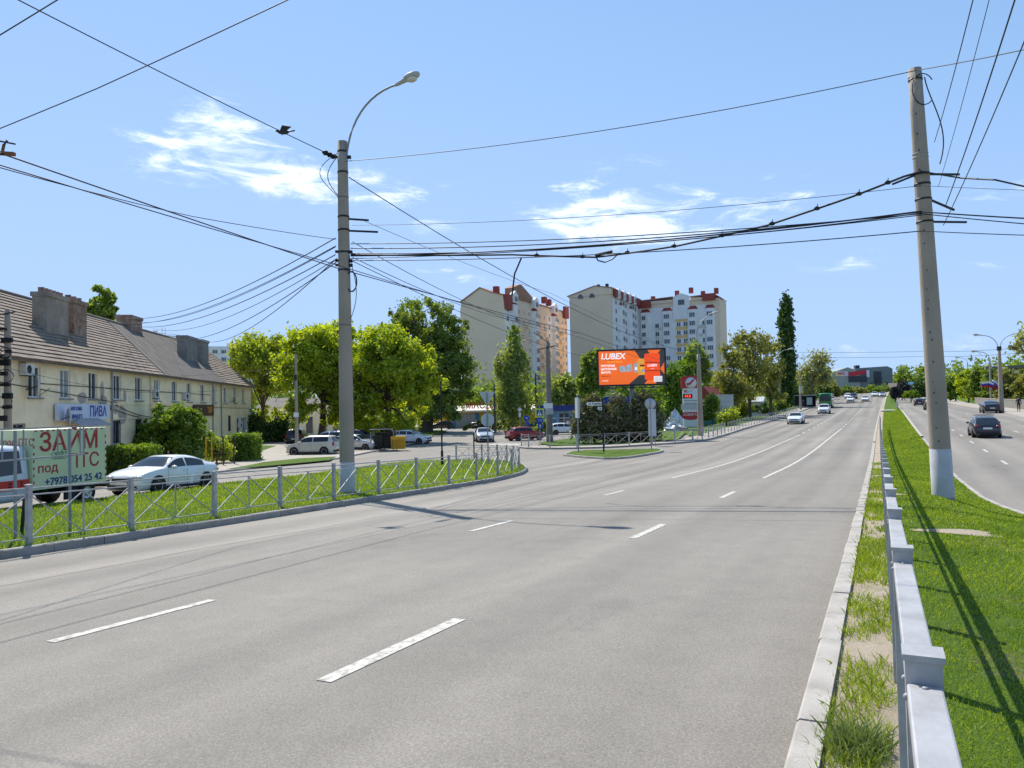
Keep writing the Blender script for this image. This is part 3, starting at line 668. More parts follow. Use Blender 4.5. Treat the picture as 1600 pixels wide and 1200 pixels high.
# pole by the white hatchback, with crossarm and sign boards
b = gp(859, 691, .12); p_ = simple_pole('utility_pole', 'dark wooden utility pole with a crossarm beside the small white hatchback', 'utility pole', b, top_at(856, 531, b), .33, .20, 'wood_pole' if False else 'concrete_dark') if False else None
M('wood_dark', (.10, .085, .065), .9, .25, 2, .4, 30, wscale=(3, 3, .3)); M('concrete_dark', (.21, .195, .17), .92, .15, 1.2, .3, 30)
b = gp(859, 691, .12); hP = top_at(856, 533, b); p_ = simple_pole('utility_pole', 'dark utility pole with a crossarm standing beside the small white hatchback', 'utility pole', b, hP, .34, .17, 'concrete_dark')
mb = MB(); mb.beam((-.8, -.2, hP-.75), (.75, -.2, hP-.45), .09, .09); mb.beam((-1.3, -.1, hP+.9), (0, -.1, hP-.1), .06, .06); mb.build('crossarm', 'steel_dark', p_)
mb = MB(); mb.box((-.08, -.36, top_at(858, 634, b)), (.85, .04, .5)); mb.build('notice_board', 'white_sheet', p_); mb = MB(); mb.box((0, -.36, top_at(858, 643, b)), (.75, .04, .55)); mb.build('notice_board', 'grey_sheet', p_)
P858 = Vector(b)
b = np.array((*at(837, 600, 118)[:2], 0)); b[2] = g(b[0], b[1]); p_ = simple_pole('utility_pole', 'thin dark pole with a short crossarm behind the pedestrian crossing sign', 'utility pole', b, top_at(836, 583, b), .22, .13, 'wood_dark'); mb = MB(); mb.beam((-1, 0, top_at(836, 592, b)), (.9, 0, top_at(836, 592, b)), .1, .1); mb.build('crossarm', 'steel_dark', p_)
b = np.array((*at(772, 600, 105)[:2], 0)); b[2] = g(b[0], b[1]); p_ = simple_pole('utility_pole', 'thin pole with a crossarm behind the octagonal sign backs', 'utility pole', b, top_at(771, 601, b), .18, .12, 'wood_dark'); mb = MB(); mb.beam((-.8, 0, top_at(771, 608, b)), (.8, 0, top_at(771, 608, b)), .09, .09); mb.build('crossarm', 'steel_dark', p_)
# lamp post by the filling-station sign
b = gp(1095, 681, .12); hP = top_at(1091, 553, b); p_ = thing('street_light_pole', 'pale concrete lamp post in front of the red and white price pylon', 'lamp post', b)
taper(hP, .31, .17, 12).build('shaft', 'concrete', p_); P1093 = Vector(b)
mb = MB(); mb.tube([(0, 0, hP-.5), (-.15, -.1, hP+2.2), (.3, -.1, hP+3.2), (1.2, -.1, hP+3.9)], .05, 6); mb.build('lamp_arm', 'galv_dull', p_); lamp_head(p_, (1.2, -.1, hP+3.9), 0.0, s=1.1)
mb = MB(); mb.beam((-1.2, 0, hP-.1), (0, 0, hP-.75), .08, .08); mb.beam((0, 0, hP-.75), (1.0, 0, hP-.4), .08, .08); mb.build('crossarm', 'steel_dark', p_)
# lamp posts further along the left side of the avenue
for (px, pyb, pyt, lab) in ((1219, 641, 556, 'slender concrete lamp post against the yellow-green trees'), (1251, 640, 583, 'concrete lamp post right beside the bus stop'), (1289, 622, 577, 'far lamp post above the green bus')):
    b = gp(px, pyb, .12); hP = top_at(px, pyt, b); p_ = thing('street_light_pole', lab, 'lamp post', b); taper(hP, .26, .15, 8).build('shaft', 'concrete', p_)
    if px != 1251:
        e = arm_curve(p_, (0, 0, hP-.3), -YAW+.1, 1.6, 2.0, .05); lamp_head(p_, e, -YAW+.1, s=1.5)
    else:
        mb = MB(); mb.box((0, -.2, hP-3.4), (.5, .3, 1.4)); mb.build('box', 'grey_sheet', p_)
# right-hand side: twin lamp and single lamps with flags
b = gp(1565, 643, .12); hP = top_at(1561, 543, b); p_ = thing('street_light_pole', 'twin-arm lamp post beside the parked dark car on the right', 'lamp post', b)
taper(hP, .30, .16, 10).build('shaft', 'concrete', p_)
for sgn in (-1, 1):
    ang = -YAW if sgn > 0 else math.pi-YAW+.15
    e = arm_curve(p_, (.1*math.cos(ang), .1*math.sin(ang), hP-.1), ang, 1.65, 1.75, .04); lamp_head(p_, e, ang, s=1.15)
mb = MB(); mb.box((0, 0, hP-.1), (.36, .36, .5)); mb.build('collar', 'steel_dark', p_)
for (px, pyb, pyt, lab) in ((1549, 629, 560, 'single lamp post carrying tricolour flags on the right'), (1514, 626, 566, 'lamp post with curved arm above the right trees'), (1504, 624, 570, 'distant lamp post with curved arm behind the concrete pole')):
    dd = {1549: 130, 1514: 195, 1504: 235}[px]; b = np.array((*at(px, pyb, dd)[:2], 0)); b[2] = g(b[0], b[1])+.1; hP = top_at(px, pyt, b)
    p_ = thing('street_light_pole', lab, 'lamp post', b); taper(hP, .22, .13, 8).build('shaft', 'concrete', p_); ang = math.pi-YAW; e = arm_curve(p_, (0, 0, hP-.2), ang, 1.4, 1.6, .05); lamp_head(p_, e, ang, s=1.5)
    if px == 1549: FLAGB = Vector(b)
M('flag_white', (.75, .75, .77), .8, .05); M('flag_blue', (.02, .06, .42), .8, .05); M('flag_red', (.5, .02, .03), .8, .05)
for i, (px, py, tilt, lab) in enumerate(((1540, 600, .25, 'leftmost of the three white blue and red flags on the lamp post'), (1550, 601, -.15, 'middle white blue and red flag on the lamp post'), (1556, 600, -.5, 'rightmost white blue and red flag on the lamp post'))):
    c = Vector(at(px, py, 129.5)); fl = thing('flag', lab, 'flag', c, 0, 'tricolour flags on the lamp post')
    nn = 8
    for s_, mt in enumerate(('flag_white', 'flag_blue', 'flag_red')):
        mb = MB(); V = []; F = []
        for q in range(nn+1):
            u_ = q/nn; x = (u_-.5)*1.5; y = .12*math.sin(u_*7+i)+.02; sag = .35*u_**1.5*(1 if tilt < 0 else .6)
            for vv in (s_/3, (s_+1)/3):
                z = .45-vv*.9; V.append((x*math.cos(tilt)-z*math.sin(tilt), y+.05*vv, z*math.cos(tilt)+x*math.sin(tilt)-sag))
        n0 = len(V)
        for q in range(nn): F.append((2*q, 2*q+1, 2*q+3, 2*q+2))
        mb.add(V, F, 0, True); fo = mb.build('stripe', mt, fl); sm = fo.modifiers.new('thick', 'SOLIDIFY'); sm.thickness = .01
    mb = MB(); mb.tube([(-.7, .06, -1.1), (-.66, .06, .6)], .02, 6); mb.build('flagstaff', 'galv', fl)

# ---------------------------------------------------------------- overhead cables
def cable(label, pts, r=.011, sag=0.0, n=18, name='overhead_cable', sub=None, mat='cable', group=None):
    """pts: list of world points; sag as a fraction of the span below the chord"""
    out = []
    for i, (a, b) in enumerate(zip(pts[:-1], pts[1:])):
        a = Vector(a); b = Vector(b); s = sag[i] if isinstance(sag, (list, tuple)) else sag; L_ = (b-a).length
        for k in range(n+(i == len(pts)-2)):
            q = k/n; p = a.lerp(b, q); p.z -= 4*s*L_*q*(1-q); out.append(p)
    mb = MB(); mb.tube(out, r, 5); o = mb.build(name, mat); return tag(o, label, 'cable', group)
dL = float((np.array(LP)-CAM)@CF); dR = float((np.array(RP)-CAM)@CF)
Lp = lambda px, py: at(px, py, dL); Rp = lambda px, py: at(px, py, dR)
cable('black span wire from the lamp pole top up past the bird to the upper left', [Lp(527, 247), at(-260, -150, 13.3)], .0135, .006)
cable('long black wire joining the tops of the two concrete poles', [Lp(540, 252), Rp(1432, 110), at(1900, 5, 13)], .0125, [.018, .01])
cable('single dark wire crossing the upper left corner from left edge to top', [at(-300, 318, 9.6), at(150, 139, 8.4), at(800, -170, 6.6)], .006, .004)
cable('short blurred wire cutting the top left corner', [at(-200, 175, 7), at(330, -150, 7)], .006, .004)
cable('dark stay cable running from the lamp pole down to the post by the pylon', [Lp(545, 277), Vector(P1093)+Vector((0, 0, 8.2))], .017, .022)
# trolley wires over the carriageway
def trolley(l, h, t0, t1, r, label, sagv=.006, step=30):
    ts = np.arange(t0, t1+.1, step); cable(label, [gt(t, l, h) for t in ts], r, sagv, 8)
tr = [at(-420, 104, 8.2), at(8, 242, 11.4), at(530, 420, 19.5), at(905, 520, 38), at(1100, 583, 75), at(1230, 618, 140)]
cable('trolley wire from the bracket at the left edge down across the lamp pole', tr, .013, .002, 8)
cable('lower trolley wire along the left lane, crossing behind the lamp pole', [at(-420, 150, 8.8), at(0, 258, 12.2), at(520, 412, 21.5), at(905, 527, 42), at(1100, 590, 80)], .012, .002, 8)
cable('thin wire that leaves the lower trolley wire and meets the lamp pole', [at(0, 262, 12.2), at(300, 338, 19), Lp(525, 374)], .010, [.004, .004])
cable('upper line of the bundle between the poles, black and knotted', [Lp(548, 398), at(800, 398, 25), at(930, 402, 24.2), at(1060, 384, 22.8), at(1200, 352, 21.6), at(1330, 308, 20.6), Rp(1412, 276), Rp(1440, 268)], .031, [.004, .002, .006, .002, .002, .002, 0])
cable('black cable from the right pole bracket out to the right edge, upper one', [Rp(1440, 268), Rp(1500, 278), at(1555, 281, 19), at(1640, 300, 18)], .022, .002)
for i, (a, b, s, r) in enumerate((((548, 381), (1440, 334), .012, .011), ((548, 388), (1440, 331), .016, .013), ((548, 400), (1440, 330), .015, .016), ((548, 404), (1440, 336), .012, .010), ((552, 407), (1440, 361), .012, .011), ((550, 352), (1440, 290), .014, .006), ((550, 396), (1440, 333), .018, .012))):
    cable(['thin top wire of the bundle strung between the two poles', 'second wire of the bundle strung between the two poles', 'thick middle cable of the bundle strung between the two poles', 'slack thin wire in the bundle strung between the two poles', 'lowest wire of the bundle strung between the two poles', 'faint high wire strung well above the bundle between the poles', 'drooping wire of the bundle strung between the two poles'][i], [Lp(*a), Rp(*b)], r*1.35, s, group='wires between the two poles')
for i, (a, b) in enumerate((((1440, 331), (1700, 346)), ((1440, 334), (1700, 358)), ((1440, 361), (1700, 370)), ((1440, 290), (1700, 300)))):
    cable(['thick cable running right from the concrete pole at bundle height', 'second cable running right from the concrete pole, just below the thick one', 'lowest cable running right from the concrete pole', 'faint wire running right from the concrete pole above the others'][i], [Rp(*a), at(b[0], b[1], 17)], (.018, .013, .011, .006)[i], .004)
for (a, b, r, lab) in (((1478, 320), (1700, -370), .012, 'thick black cable climbing from the right pole over the camera'), ((1474, 352), (1760, -330), .010, 'twisted cable at the right edge climbing over the camera'), ((1460, 222), (1600, -330), .009, 'twisted cable climbing steeply from the upper right pole'), ((1466, 292), (1640, -380), .006, 'hair-thin wire climbing from the right pole')):
    cable(lab, [Rp(*a), at(b[0], b[1], 7.0)], r, .01)
# service drops to the houses on the left
for i, (a, b, d) in enumerate((((524, 372), (195, 497), 60), ((524, 386), (198, 503), 60), ((524, 398), (205, 509), 62), ((525, 405), (238, 513), 68), ((525, 410), (265, 527), 72), ((525, 384), (190, 505), 58), ((526, 404), (310, 530), 80))):
    cable(['topmost service wire from the lamp pole to the house roof', 'second service wire from the lamp pole to the house roof', 'third service wire from the lamp pole to the house roof', 'fourth service wire from the lamp pole to the house roof', 'fifth service wire reaching the middle of the house roof', 'slack service wire to the rear chimney of the house', 'steep service wire from the lamp pole to the far chimneys'][i], [Lp(*a), at(b[0], b[1], d)], .014 if i % 2 else .018, .02, group='service wires to the house')
for i, (b, d) in enumerate((((905, 520), 70), ((880, 505), 66), ((1000, 560), 90))):
    cable(['upper line dropping right from the lamp pole towards the flats', 'middle line dropping right from the lamp pole towards the flats', 'long line dropping right from the lamp pole to behind the billboard'][i], [Lp(551, (378, 402, 408)[i]), at(b[0], b[1], d)], .013, .02)
cable('thin line from the lamp pole bracket sloping right to the far posts', [Lp(562, 342), at(860, 458, 50), at(1090, 560, 78)], .009, .006)
cable('dark hanging splice cable dropping from the bundle towards the flats', [at(815, 402, 25), at(804, 428, 25), at(800, 462, 25.1)], .028, .01, 6)
cable('small black loop of slack cable below the bundle', [at(930, 398, 24.2), at(934, 407, 24.2), at(945, 410, 24.2), at(957, 405, 24.1), at(968, 395, 24)], .022, 0, 4)
cable('cable splice sleeve in the bundle near the billboard', [at(930, 399, 24.15), at(957, 393, 24.1)], .05, 0, 2)
kn_ = [at(800, 398, 25), at(930, 402, 24.2), at(1060, 384, 22.8), at(1200, 352, 21.6), at(1330, 308, 20.6), Rp(1412, 276)]
for i in range(9):
    q_ = .3+i*.55; j_ = min(int(q_), 4); p_ = Vector(kn_[j_]).lerp(Vector(kn_[j_+1]), q_-int(q_)); mb = MB(); mb.ell((0, 0, .01), (.09, .05, .06), n=8, m=5); mb.tube([(0, 0, .04), (.02, 0, .13)], .012, 5); tag(mb.build('cable_clip', 'cable', None, p_), 'small black clip on the knotted bundle cable, '+('first', 'second', 'third', 'fourth', 'fifth', 'sixth', 'seventh', 'eighth', 'last')[i]+' from the left', 'cable clip', 'clips along the bundle cable')
for (y, lab) in ((552, 'upper of two thin wires crossing the sky above the far road'), (560, 'lower of two thin wires crossing the sky above the far road')):
    cable(lab, [at(1230, y-2, 170), at(1440, y-3, 150), at(1600, y-9, 110)], .030, .006)
cable('thin wire from the slim pale pole to the cream house', [Vector(gp(464, 704, .12))+Vector((0, 0, 7.6)), at(245, 588, 60)], .012, .02)
cable('sagging wire along the upper windows of the cream house', [at(12, 575, 36), at(200, 612, 45), at(400, 600, 80)], .012, .01)
# trolley-wire suspension at the left edge
tb = thing('wire_clamp', 'dark rusty trolley wire clamp at the left edge of the sky', 'wire clamp', at(6, 236, 11.4))
mb = MB(); mb.beam((-.2, 0, -.02), (.16, 0, -.05), .06, .05); mb.tube([(-.02, 0, 0), (.0, 0, .09), (.05, 0, .16)], .022, 6)
M('rust', (.20, .085, .04), .85, .3, 8); mb.build('clamp', 'rust', tb); mb = MB(); mb.beam((-.3, 0, .2), (.17, 0, .1), .02, .02); mb.build('arm', 'cable', tb)
# insulators strung on the span wire by the pole
_a, _b = Vector(Lp(527, 247)), Vector(at(-260, -150, 13.3))
for i, q_ in enumerate((.045, .030, .016)):
    pw_ = _a.lerp(_b, q_); pw_.z -= 4*.006*(_b-_a).length*q_*(1-q_)
    mb = MB(); mb.ell((0, 0, 0), (.11, .07, .07)); mb.beam((-.05, 0, -.05), (.05, 0, -.05), .05, .08); tag(mb.build('insulator', 'black', None, pw_), ['outermost black insulator on the span wire by the lamp pole', 'middle black insulator on the span wire by the lamp pole', 'innermost black insulator on the span wire by the lamp pole'][i], 'insulator', 'insulators on the span wire')
# bird taking off from the wire
BIRD = 1
bd = thing('bird', 'dark pigeon perched on the span wire left of the lamp pole', 'bird', at(443, 206.5, 24.4))
M('feather', (.045, .045, .055), .7, .3, 30)
mb = MB(); mb.ell((0, 0, 0), (.19, .075, .075)); mb.ell((-.19, 0, .045), (.055, .045, .045)); mb.tube([(-.23, 0, .04), (-.28, 0, .03)], [.016, .003], 5); mb.tube([(-.05, 0, -.05), (-.05, 0, -.12)], .008, 4)
mb.build('body', 'feather', bd)
for s_ in (-1, 1):
    mb = MB(); mb.add([(-.1, s_*.05, .03), (.12, s_*.06, .03), (.30, s_*.16, .10), (.02, s_*.24, .12), (-.1, s_*.05, .045), (.12, s_*.06, .045), (.30, s_*.16, .112), (.02, s_*.24, .135)], [(0, 1, 2, 3), (7, 6, 5, 4), (0, 4, 5, 1), (1, 5, 6, 2), (2, 6, 7, 3), (3, 7, 4, 0)]); mb.build('wing', 'feather', bd)
mb = MB(); mb.add([(.14, -.03, .0), (.14, .03, 0), (.36, .05, .04), (.36, -.05, .04), (.14, -.03, .012), (.14, .03, .012), (.36, .05, .05), (.36, -.05, .05)], [(0, 1, 2, 3), (7, 6, 5, 4), (0, 4, 5, 1), (1, 5, 6, 2), (2, 6, 7, 3), (3, 7, 4, 0)]); mb.build('tail', 'feather', bd)
# ---------------------------------------------------------------- the cream two-storey house
M('render_cream', (.90, .76, .50), .92, .10, .7, .25, 25, dirt=((.66, .55, .40), .7, .9))
M('render_bare', (.40, .36, .30), .95, .15, 2, .4, 25)
M('slate', (.215, .168, .132), .92, .24, 1.4, .4, 12, dirt=((.32, .275, .225), .7, 2.2))
M('slate_plain', (.185, .158, .132), .92, .18, 1.0, .3, 12, dirt=((.23, .21, .19), .6, 1.5))
M('brick_old', (.27, .165, .115), .95, .35, 3.5, .5, 18, dirt=((.36, .31, .26), .9, 1.3))
M('plaster_old', (.31, .265, .215), .95, .25, 1.2, .5, 12, dirt=((.22, .17, .13), .8, 1.1))
M('cement', (.24, .225, .205), .95, .2, 1.5, .4, 12)
M('upvc', (.78, .79, .80), .4, .03); M('wood_trim', (.16, .12, .085), .9, .25, 3)
M('pane', (.028, .036, .045), .06, .25, .6, spec=.7); M('pane_curtain', (.30, .32, .33), .12, .35, 1.5, spec=.6)
M('sign_blue', (.03, .06, .30), .5, .05); M('sign_pale', (.60, .66, .78), .45, .06, 1); M('sign_brown', (.075, .035, .025), .6, .1); M('sign_orange', (.75, .30, .04), .5, .05)
M('ac_white', (.62, .61, .58), .5, .06); M('dish', (.52, .52, .50), .5, .08)
HB = np.array((-24.5, 38.0)); HA = math.atan2(667-800, 1200); HD = np.array((math.sin(HA), math.cos(HA)))
hz = g(-24.5, 40)-.1
house = thing('two_storey_house', 'long cream two-storey house with a tiled roof and brick chimneys on the left', 'house', (HB[0], HB[1], 0), math.atan2(HD[1], HD[0]))
# local frame: x along the facade (away from the camera), y = away from the street, z absolute height
X0, X1, ZE, ZR, DEP = -26.0, 51.0, 5.12, 9.5, 11.0
mb = MB()
V = [(X0, 0, hz), (X1, 0, hz), (X1, DEP, hz), (X0, DEP, hz), (X0, 0, ZE), (X1, 0, ZE), (X1, DEP, ZE), (X0, DEP, ZE), (X0, DEP/2, ZR-.15), (X1, DEP/2, ZR-.15)]
wins_up = [(-18.8+3.8*k) for k in range(5)]+[1.7, 5.1, 8.7, 12.4, 16.1, 19.8, 23.8, 27.6, 31.6, 35.4, 39.4, 43.3, 47.0]
wins_lo = [(12.3, 1.35), (16.1, 1.3), (20.0, 1.25), (23.8, 1.25), (27.6, 1.2), (-6, 1.3), (-10, 1.3), (.2, 1.2), (41.0, 1.1)]
# facade with real openings: build the wall as strips
holes = [(x-.62, x+.62, 2.86, 4.5) for x in wins_up]+[(x-w/2, x+w/2, -.05, 1.55) for x, w in wins_lo]+[(46.3, 48.6, -.75, 1.3), (44.0, 45.0, hz+.15, 1.25), (5.4, 9.6, hz+.1, 1.15)]
xs = sorted(set([X0, X1]+[h[0] for h in holes]+[h[1] for h in holes])); zs = sorted(set([hz-.5, ZE]+[h[2] for h in holes]+[h[3] for h in holes]))
W = MB()
for a, b in zip(xs[:-1], xs[1:]):
    z0 = None
    for c, d in zip(zs[:-1], zs[1:]):
        solid = not any(h[0]-1e-4 <= a and b <= h[1]+1e-4 and h[2]-1e-4 <= c and d <= h[3]+1e-4 for h in holes)
        if solid: W.add([(a, 0, c), (b, 0, c), (b, 0, d), (a, 0, d)], [(0, 1, 2, 3)])
for (a, b, c, d) in holes:   # reveals
    W.add([(a, 0, c), (b, 0, c), (b, 0, d), (a, 0, d), (a, .22, c), (b, .22, c), (b, .22, d), (a, .22, d)], [(0, 1, 5, 4), (1, 2, 6, 5), (2, 3, 7, 6), (3, 0, 4, 7)])
W.add([(X0, 0, hz-.5), (X0, DEP, hz-.5), (X0, DEP, ZE), (X0, 0, ZE), (X0, DEP/2, ZR-.12)], [(0, 1, 2, 4, 3)]); W.add([(X1, 0, hz-.5), (X1, DEP, hz-.5), (X1, DEP, ZE), (X1, 0, ZE), (X1, DEP/2, ZR-.12)], [(0, 1, 2, 4, 3)])
W.add([(X0, DEP, hz-.5), (X1, DEP, hz-.5), (X1, DEP, ZE), (X0, DEP, ZE)], [(0, 1, 2, 3)])
W.build('wall', 'render_cream', house)
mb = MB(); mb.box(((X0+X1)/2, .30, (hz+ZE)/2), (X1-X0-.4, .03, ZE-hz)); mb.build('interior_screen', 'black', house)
for (x, z, w, h, s) in ((10.1, 2.75, 1.5, .9, 1), (10.0, 3.4, .7, 1.3, 2), (11.9, 2.4, 1.6, 1.0, 3), (13.2, 1.9, 1.7, 1.3, 4), (7.2, 2.9, 1.3, .75, 5), (13.6, 3.1, .6, .9, 6)):   # patches where the render has come off
    r2 = random.Random(s); P = [(x+w/2*(.75+.3*r2.random())*math.cos(a), z+h/2*(.7+.4*r2.random())*math.sin(a)) for a in np.linspace(0, 6.28, 11)[:-1]]
    mb = MB(); mb.prism(P, -.006, .01, 'Y'); mb.build('bare_patch', 'render_bare', house)
def window(w, h, mull=1):
    mb = MB(); t = .075
    for (x, z, a, b) in ((-w/2+t/2, h/2, t, h), (w/2-t/2, h/2, t, h)): mb.box((x, .12, z), (a, .07, b))
    for z in (t/2, h-t/2): mb.box((0, .12, z), (w-2*t-.002, .07, t))
    for k in range(mull): mb.box((-w/2+w*(k+1)/(mull+1), .12, h/2), (t*.9, .07, h-2*t-.002))
    fr = mb.mesh('window_frame', 'upvc'); mb = MB(); mb.box((0, .14, h/2), (w-.06, .015, h-.06)); pn = mb.mesh('pane', 'pane'); mb = MB(); mb.box((0, .14, h/2), (w-.06, .015, h-.06)); pc = mb.mesh('pane', 'pane_curtain'); return fr, pn, pc
WU = window(1.24, 1.64, 1); SILL = MB().box((0, -.05, -.04), (1.5, .16, .07)).mesh('sill', 'cement')
for i, x in enumerate(wins_up):
    f = inst('window', WU[0], house, (x, 0, 2.86)); inst('pane', WU[2 if i % 4 == 2 else 1], f); inst('sill', SILL, f)
GRILL = MB()
for k in range(9): GRILL.box((-.58+.145*k, .05, .8), (.022, .022, 1.6))
for k in range(3): GRILL.box((0, .065, .2+.6*k), (1.3, .02, .022))
GR = GRILL.mesh('window_bars', 'steel_dark')
for x, w in wins_lo:
    me = window(w, 1.6, 1); f = inst('window', me[0], house, (x, 0, -.05)); inst('pane', me[1], f); inst('window_bars', GR, f, (0, -.02, 0), scale=(w/1.35, 1, 1))
# shopfront, door
me = window(2.3, 2.05, 2); f = inst('shop_window', me[0], house, (47.45, 0, -.75)); M('pane_blue', (.10, .24, .34), .15, .3, 1); inst('pane', MB().box((0, .14, 1.0), (2.2, .015, 1.95)).mesh('pane', 'pane_blue'), f)
mb = MB(); mb.box((44.5, .1, (hz+1.25)/2), (1.0, .05, 1.1-hz)); dr = mb.build('door', 'wood_trim', house); mb = MB(); mb.box((44.85, .06, .1), (.04, .06, .14)); mb.build('handle', 'chrome', dr)
mb = MB(); mb.box((7.5, .16, (hz+1.15)/2), (4.1, .04, 1.0-hz)); sf = mb.build('shop_window', 'pane', house)
for x in (5.45, 6.8, 8.2, 9.55): mb = MB(); mb.box((x, .12, (hz+1.15)/2), (.09, .08, 1.05-hz)); mb.build('mullion', 'upvc', sf)
# string course, downpipes, facade cables
for z, h_ in ((2.58, .06), (1.62, .05)):
    mb = MB(); mb.box(((11+X1)/2, -.03, z), (X1-11, .06, h_)); mb.build('string_course', 'render_cream', house)
for x in (11.3, 18.3, 34.6, 37.6, 50.7):
    mb = MB(); mb.tube([(x, -.25, ZE-.1), (x, -.1, ZE-.5), (x, -.1, hz+.2)], .055, 7); mb.build('downpipe', 'galv_dull' if x != 18.3 else 'render_cream', house)
for i, (a, b, z0, z1) in enumerate(((11.2, 20, 2.7, 1.6), (11.2, 22, 2.3, 1.5), (20, 50, 2.45, 2.3), (-20, 11, 4.7, 2.75), (2, 34, 3.6, 3.55))):
    mb = MB(); mb.tube([(a+(b-a)*q, -.03, z0+(z1-z0)*q-.25*math.sin(math.pi*q)*(i < 2)) for q in np.linspace(0, 1, 10)], .022, 5); mb.build('facade_cable', 'cable', house)
# roof: overlapping slate courses
root_ = MB(); nrm = Vector((0, -(ZR-ZE), DEP/2)).normalized()
over = .55; slope = Vector((0, DEP/2, ZR-ZE)); sl_len = slope.length; sdir = slope.normalized(); eave = Vector((0, 0, ZE))-sdir*over
roof = MB()
roof.add([(X0-.3, eave.y, eave.z), (X1+.45, eave.y, eave.z), (X1+.45, DEP/2, ZR), (X0-.3, DEP/2, ZR), (X1+.45, DEP+.5, ZE-.4), (X0-.3, DEP+.5, ZE-.4)], [(0, 1, 2, 3), (3, 2, 4, 5)])
ro = roof.build('roof', 'slate_plain', house)
NC = 19; TL = sl_len+over; cs = TL/NC
secs = [(X0-.32, 20.2, 'slate'), (38.5, X1+.47, 'slate')]
for (xa, xb, mt) in secs:
    for k in range(NC):
        p0 = eave+sdir*(k*cs-.03); p1 = eave+sdir*((k+1)*cs+.02); mb = MB(); n = max(2, int((xb-xa)/1.1)); Vv = []; Ff = []
        wob = [rnd.uniform(-.012, .018) for _ in range(n+1)]
        skew = (.22*k if mt == 'slate' and xa < 0 else -.0)
        for q in range(n+1):
            xx = xa+(xb-xa)*q/n+(skew if q == n else 0)
            lo = p0+nrm*(.075+wob[q]); lo2 = p0+nrm*.01; hi = p1+nrm*.012
            Vv += [(xx, lo2.y, lo2.z), (xx, lo.y, lo.z), (xx, hi.y, hi.z)]
        for q in range(n): Ff += [(3*q, 3*q+3, 3*q+4, 3*q+1), (3*q+1, 3*q+4, 3*q+5, 3*q+2)]
        mb.add(Vv, Ff); mb.build('slate_course', mt, ro)
# corrugated middle section as sheets
for k in range(15):
    xa = 20.4+k*1.2; mb = MB(); a0 = eave+nrm*.03; b0 = eave+sdir*(TL*.5)+nrm*.035; c0 = eave+sdir*(TL-.02)+nrm*.03
    Vv = []; m_ = 12
    for q in range(m_+1):
        xx = xa+1.23*q/m_; dz = nrm*(.022*math.cos(q*math.pi)); 
        for p, sk in ((a0, 0), (b0, .22*NC*.5), (c0, .22*NC)): 
            pp = p+dz; Vv.append((xx+(sk if True else 0), pp.y, pp.z))
    Ff = []
    for q in range(m_): Ff += [(3*q, 3*q+3, 3*q+4, 3*q+1), (3*q+1, 3*q+4, 3*q+5, 3*q+2)]
    mb.add(Vv, Ff); mb.build('roof_sheet', 'slate_plain', ro)
mb = MB(); mb.tube([(X0-.3, DEP/2, ZR+.05), (X1+.45, DEP/2, ZR+.05)], .13, 8); mb.build('ridge', 'slate_plain', ro)
mb = MB(); mb.box(((X0+X1)/2, eave.y+.02, eave.z-.07), (X1-X0+.7, .05, .16)); mb.box(((X0+X1)/2, -.2, ZE-.33), (X1-X0, .5, .04)); mb.build('eaves_board', 'wood_trim', house)
def chimney(x, y, w, d, ztop, mat, pots=0):
    zb = ZE+(ZR-ZE)*min(y, DEP-y)/(DEP/2)-1.2
    mb = MB(); mb.box((x, y, (zb+ztop)/2), (w, d, ztop-zb)); c = mb.build('chimney', mat, ro); mb = MB(); mb.box((x, y, ztop-.12), (w+.16, d+.16, .26)); mb.build('chimney_cap', mat, c)
    for k in range(pots): mb = MB(); mb.box((x-w/2+.2+(w-.4)*k/max(1, pots-1), y, ztop+.15), (.2, .3, .3)); mb.build('chimney_pot', 'brick_old', c)
    return c
chimney(8.9, 2.5, 2.7, .85, 9.25, 'plaster_old', 6); chimney(12.6, 2.8, 1.9, .85, 9.4, 'brick_old', 3)
chimney(29.5, 5.5, 2.6, 1.2, 10.4, 'brick_old', 0); chimney(36.0, 2.6, 3.3, .9, 9.2, 'cement', 0); chimney(40.8, 2.7, 2.2, .9, 9.3, 'cement', 0); chimney(47.5, 5.3, 3.2, 1.2, 9.9, 'cement', 0); chimney(-13, 3, 3, 1.6, 9.4, 'brick_old', 5)
# shop signs on the facade
sg = MB(); sg.box((7.1, -.16, 2.08), (6.9, .14, .92)); sgo = sg.build('shop_sign', 'sign_pale', house)
RT = (math.pi/2, 0, 0)
text('ПИВА', .86, 'sign_blue', sgo, (8.85, -.238, 2.08), RT, sx=1.0, bold=.02); text('магазин', .36, 'sign_blue', sgo, (5.9, -.238, 2.3), RT, bold=.008); text('разливного', .38, 'sign_blue', sgo, (5.6, -.238, 1.86), RT, bold=.008)
aw = MB(); aw.add([(4.7, -1.1, 1.25), (8.7, -1.1, 1.25), (8.7, -.05, 1.75), (4.7, -.05, 1.75), (4.7, -1.1, 1.31), (8.7, -1.1, 1.31), (8.7, -.05, 1.81), (4.7, -.05, 1.81)], [(0, 1, 2, 3), (7, 6, 5, 4), (0, 4, 5, 1), (1, 5, 6, 2), (3, 2, 6, 7), (0, 3, 7, 4)]); aw.build('awning', 'galv', house)
sg = MB(); sg.box((31.5, -.14, 2.12), (6.0, .12, 1.0)); sgo = sg.build('shop_sign', 'sign_brown', house); text('ТИР', .78, 'sign_orange', sgo, (33.1, -.21, 2.1), RT, bold=.02)
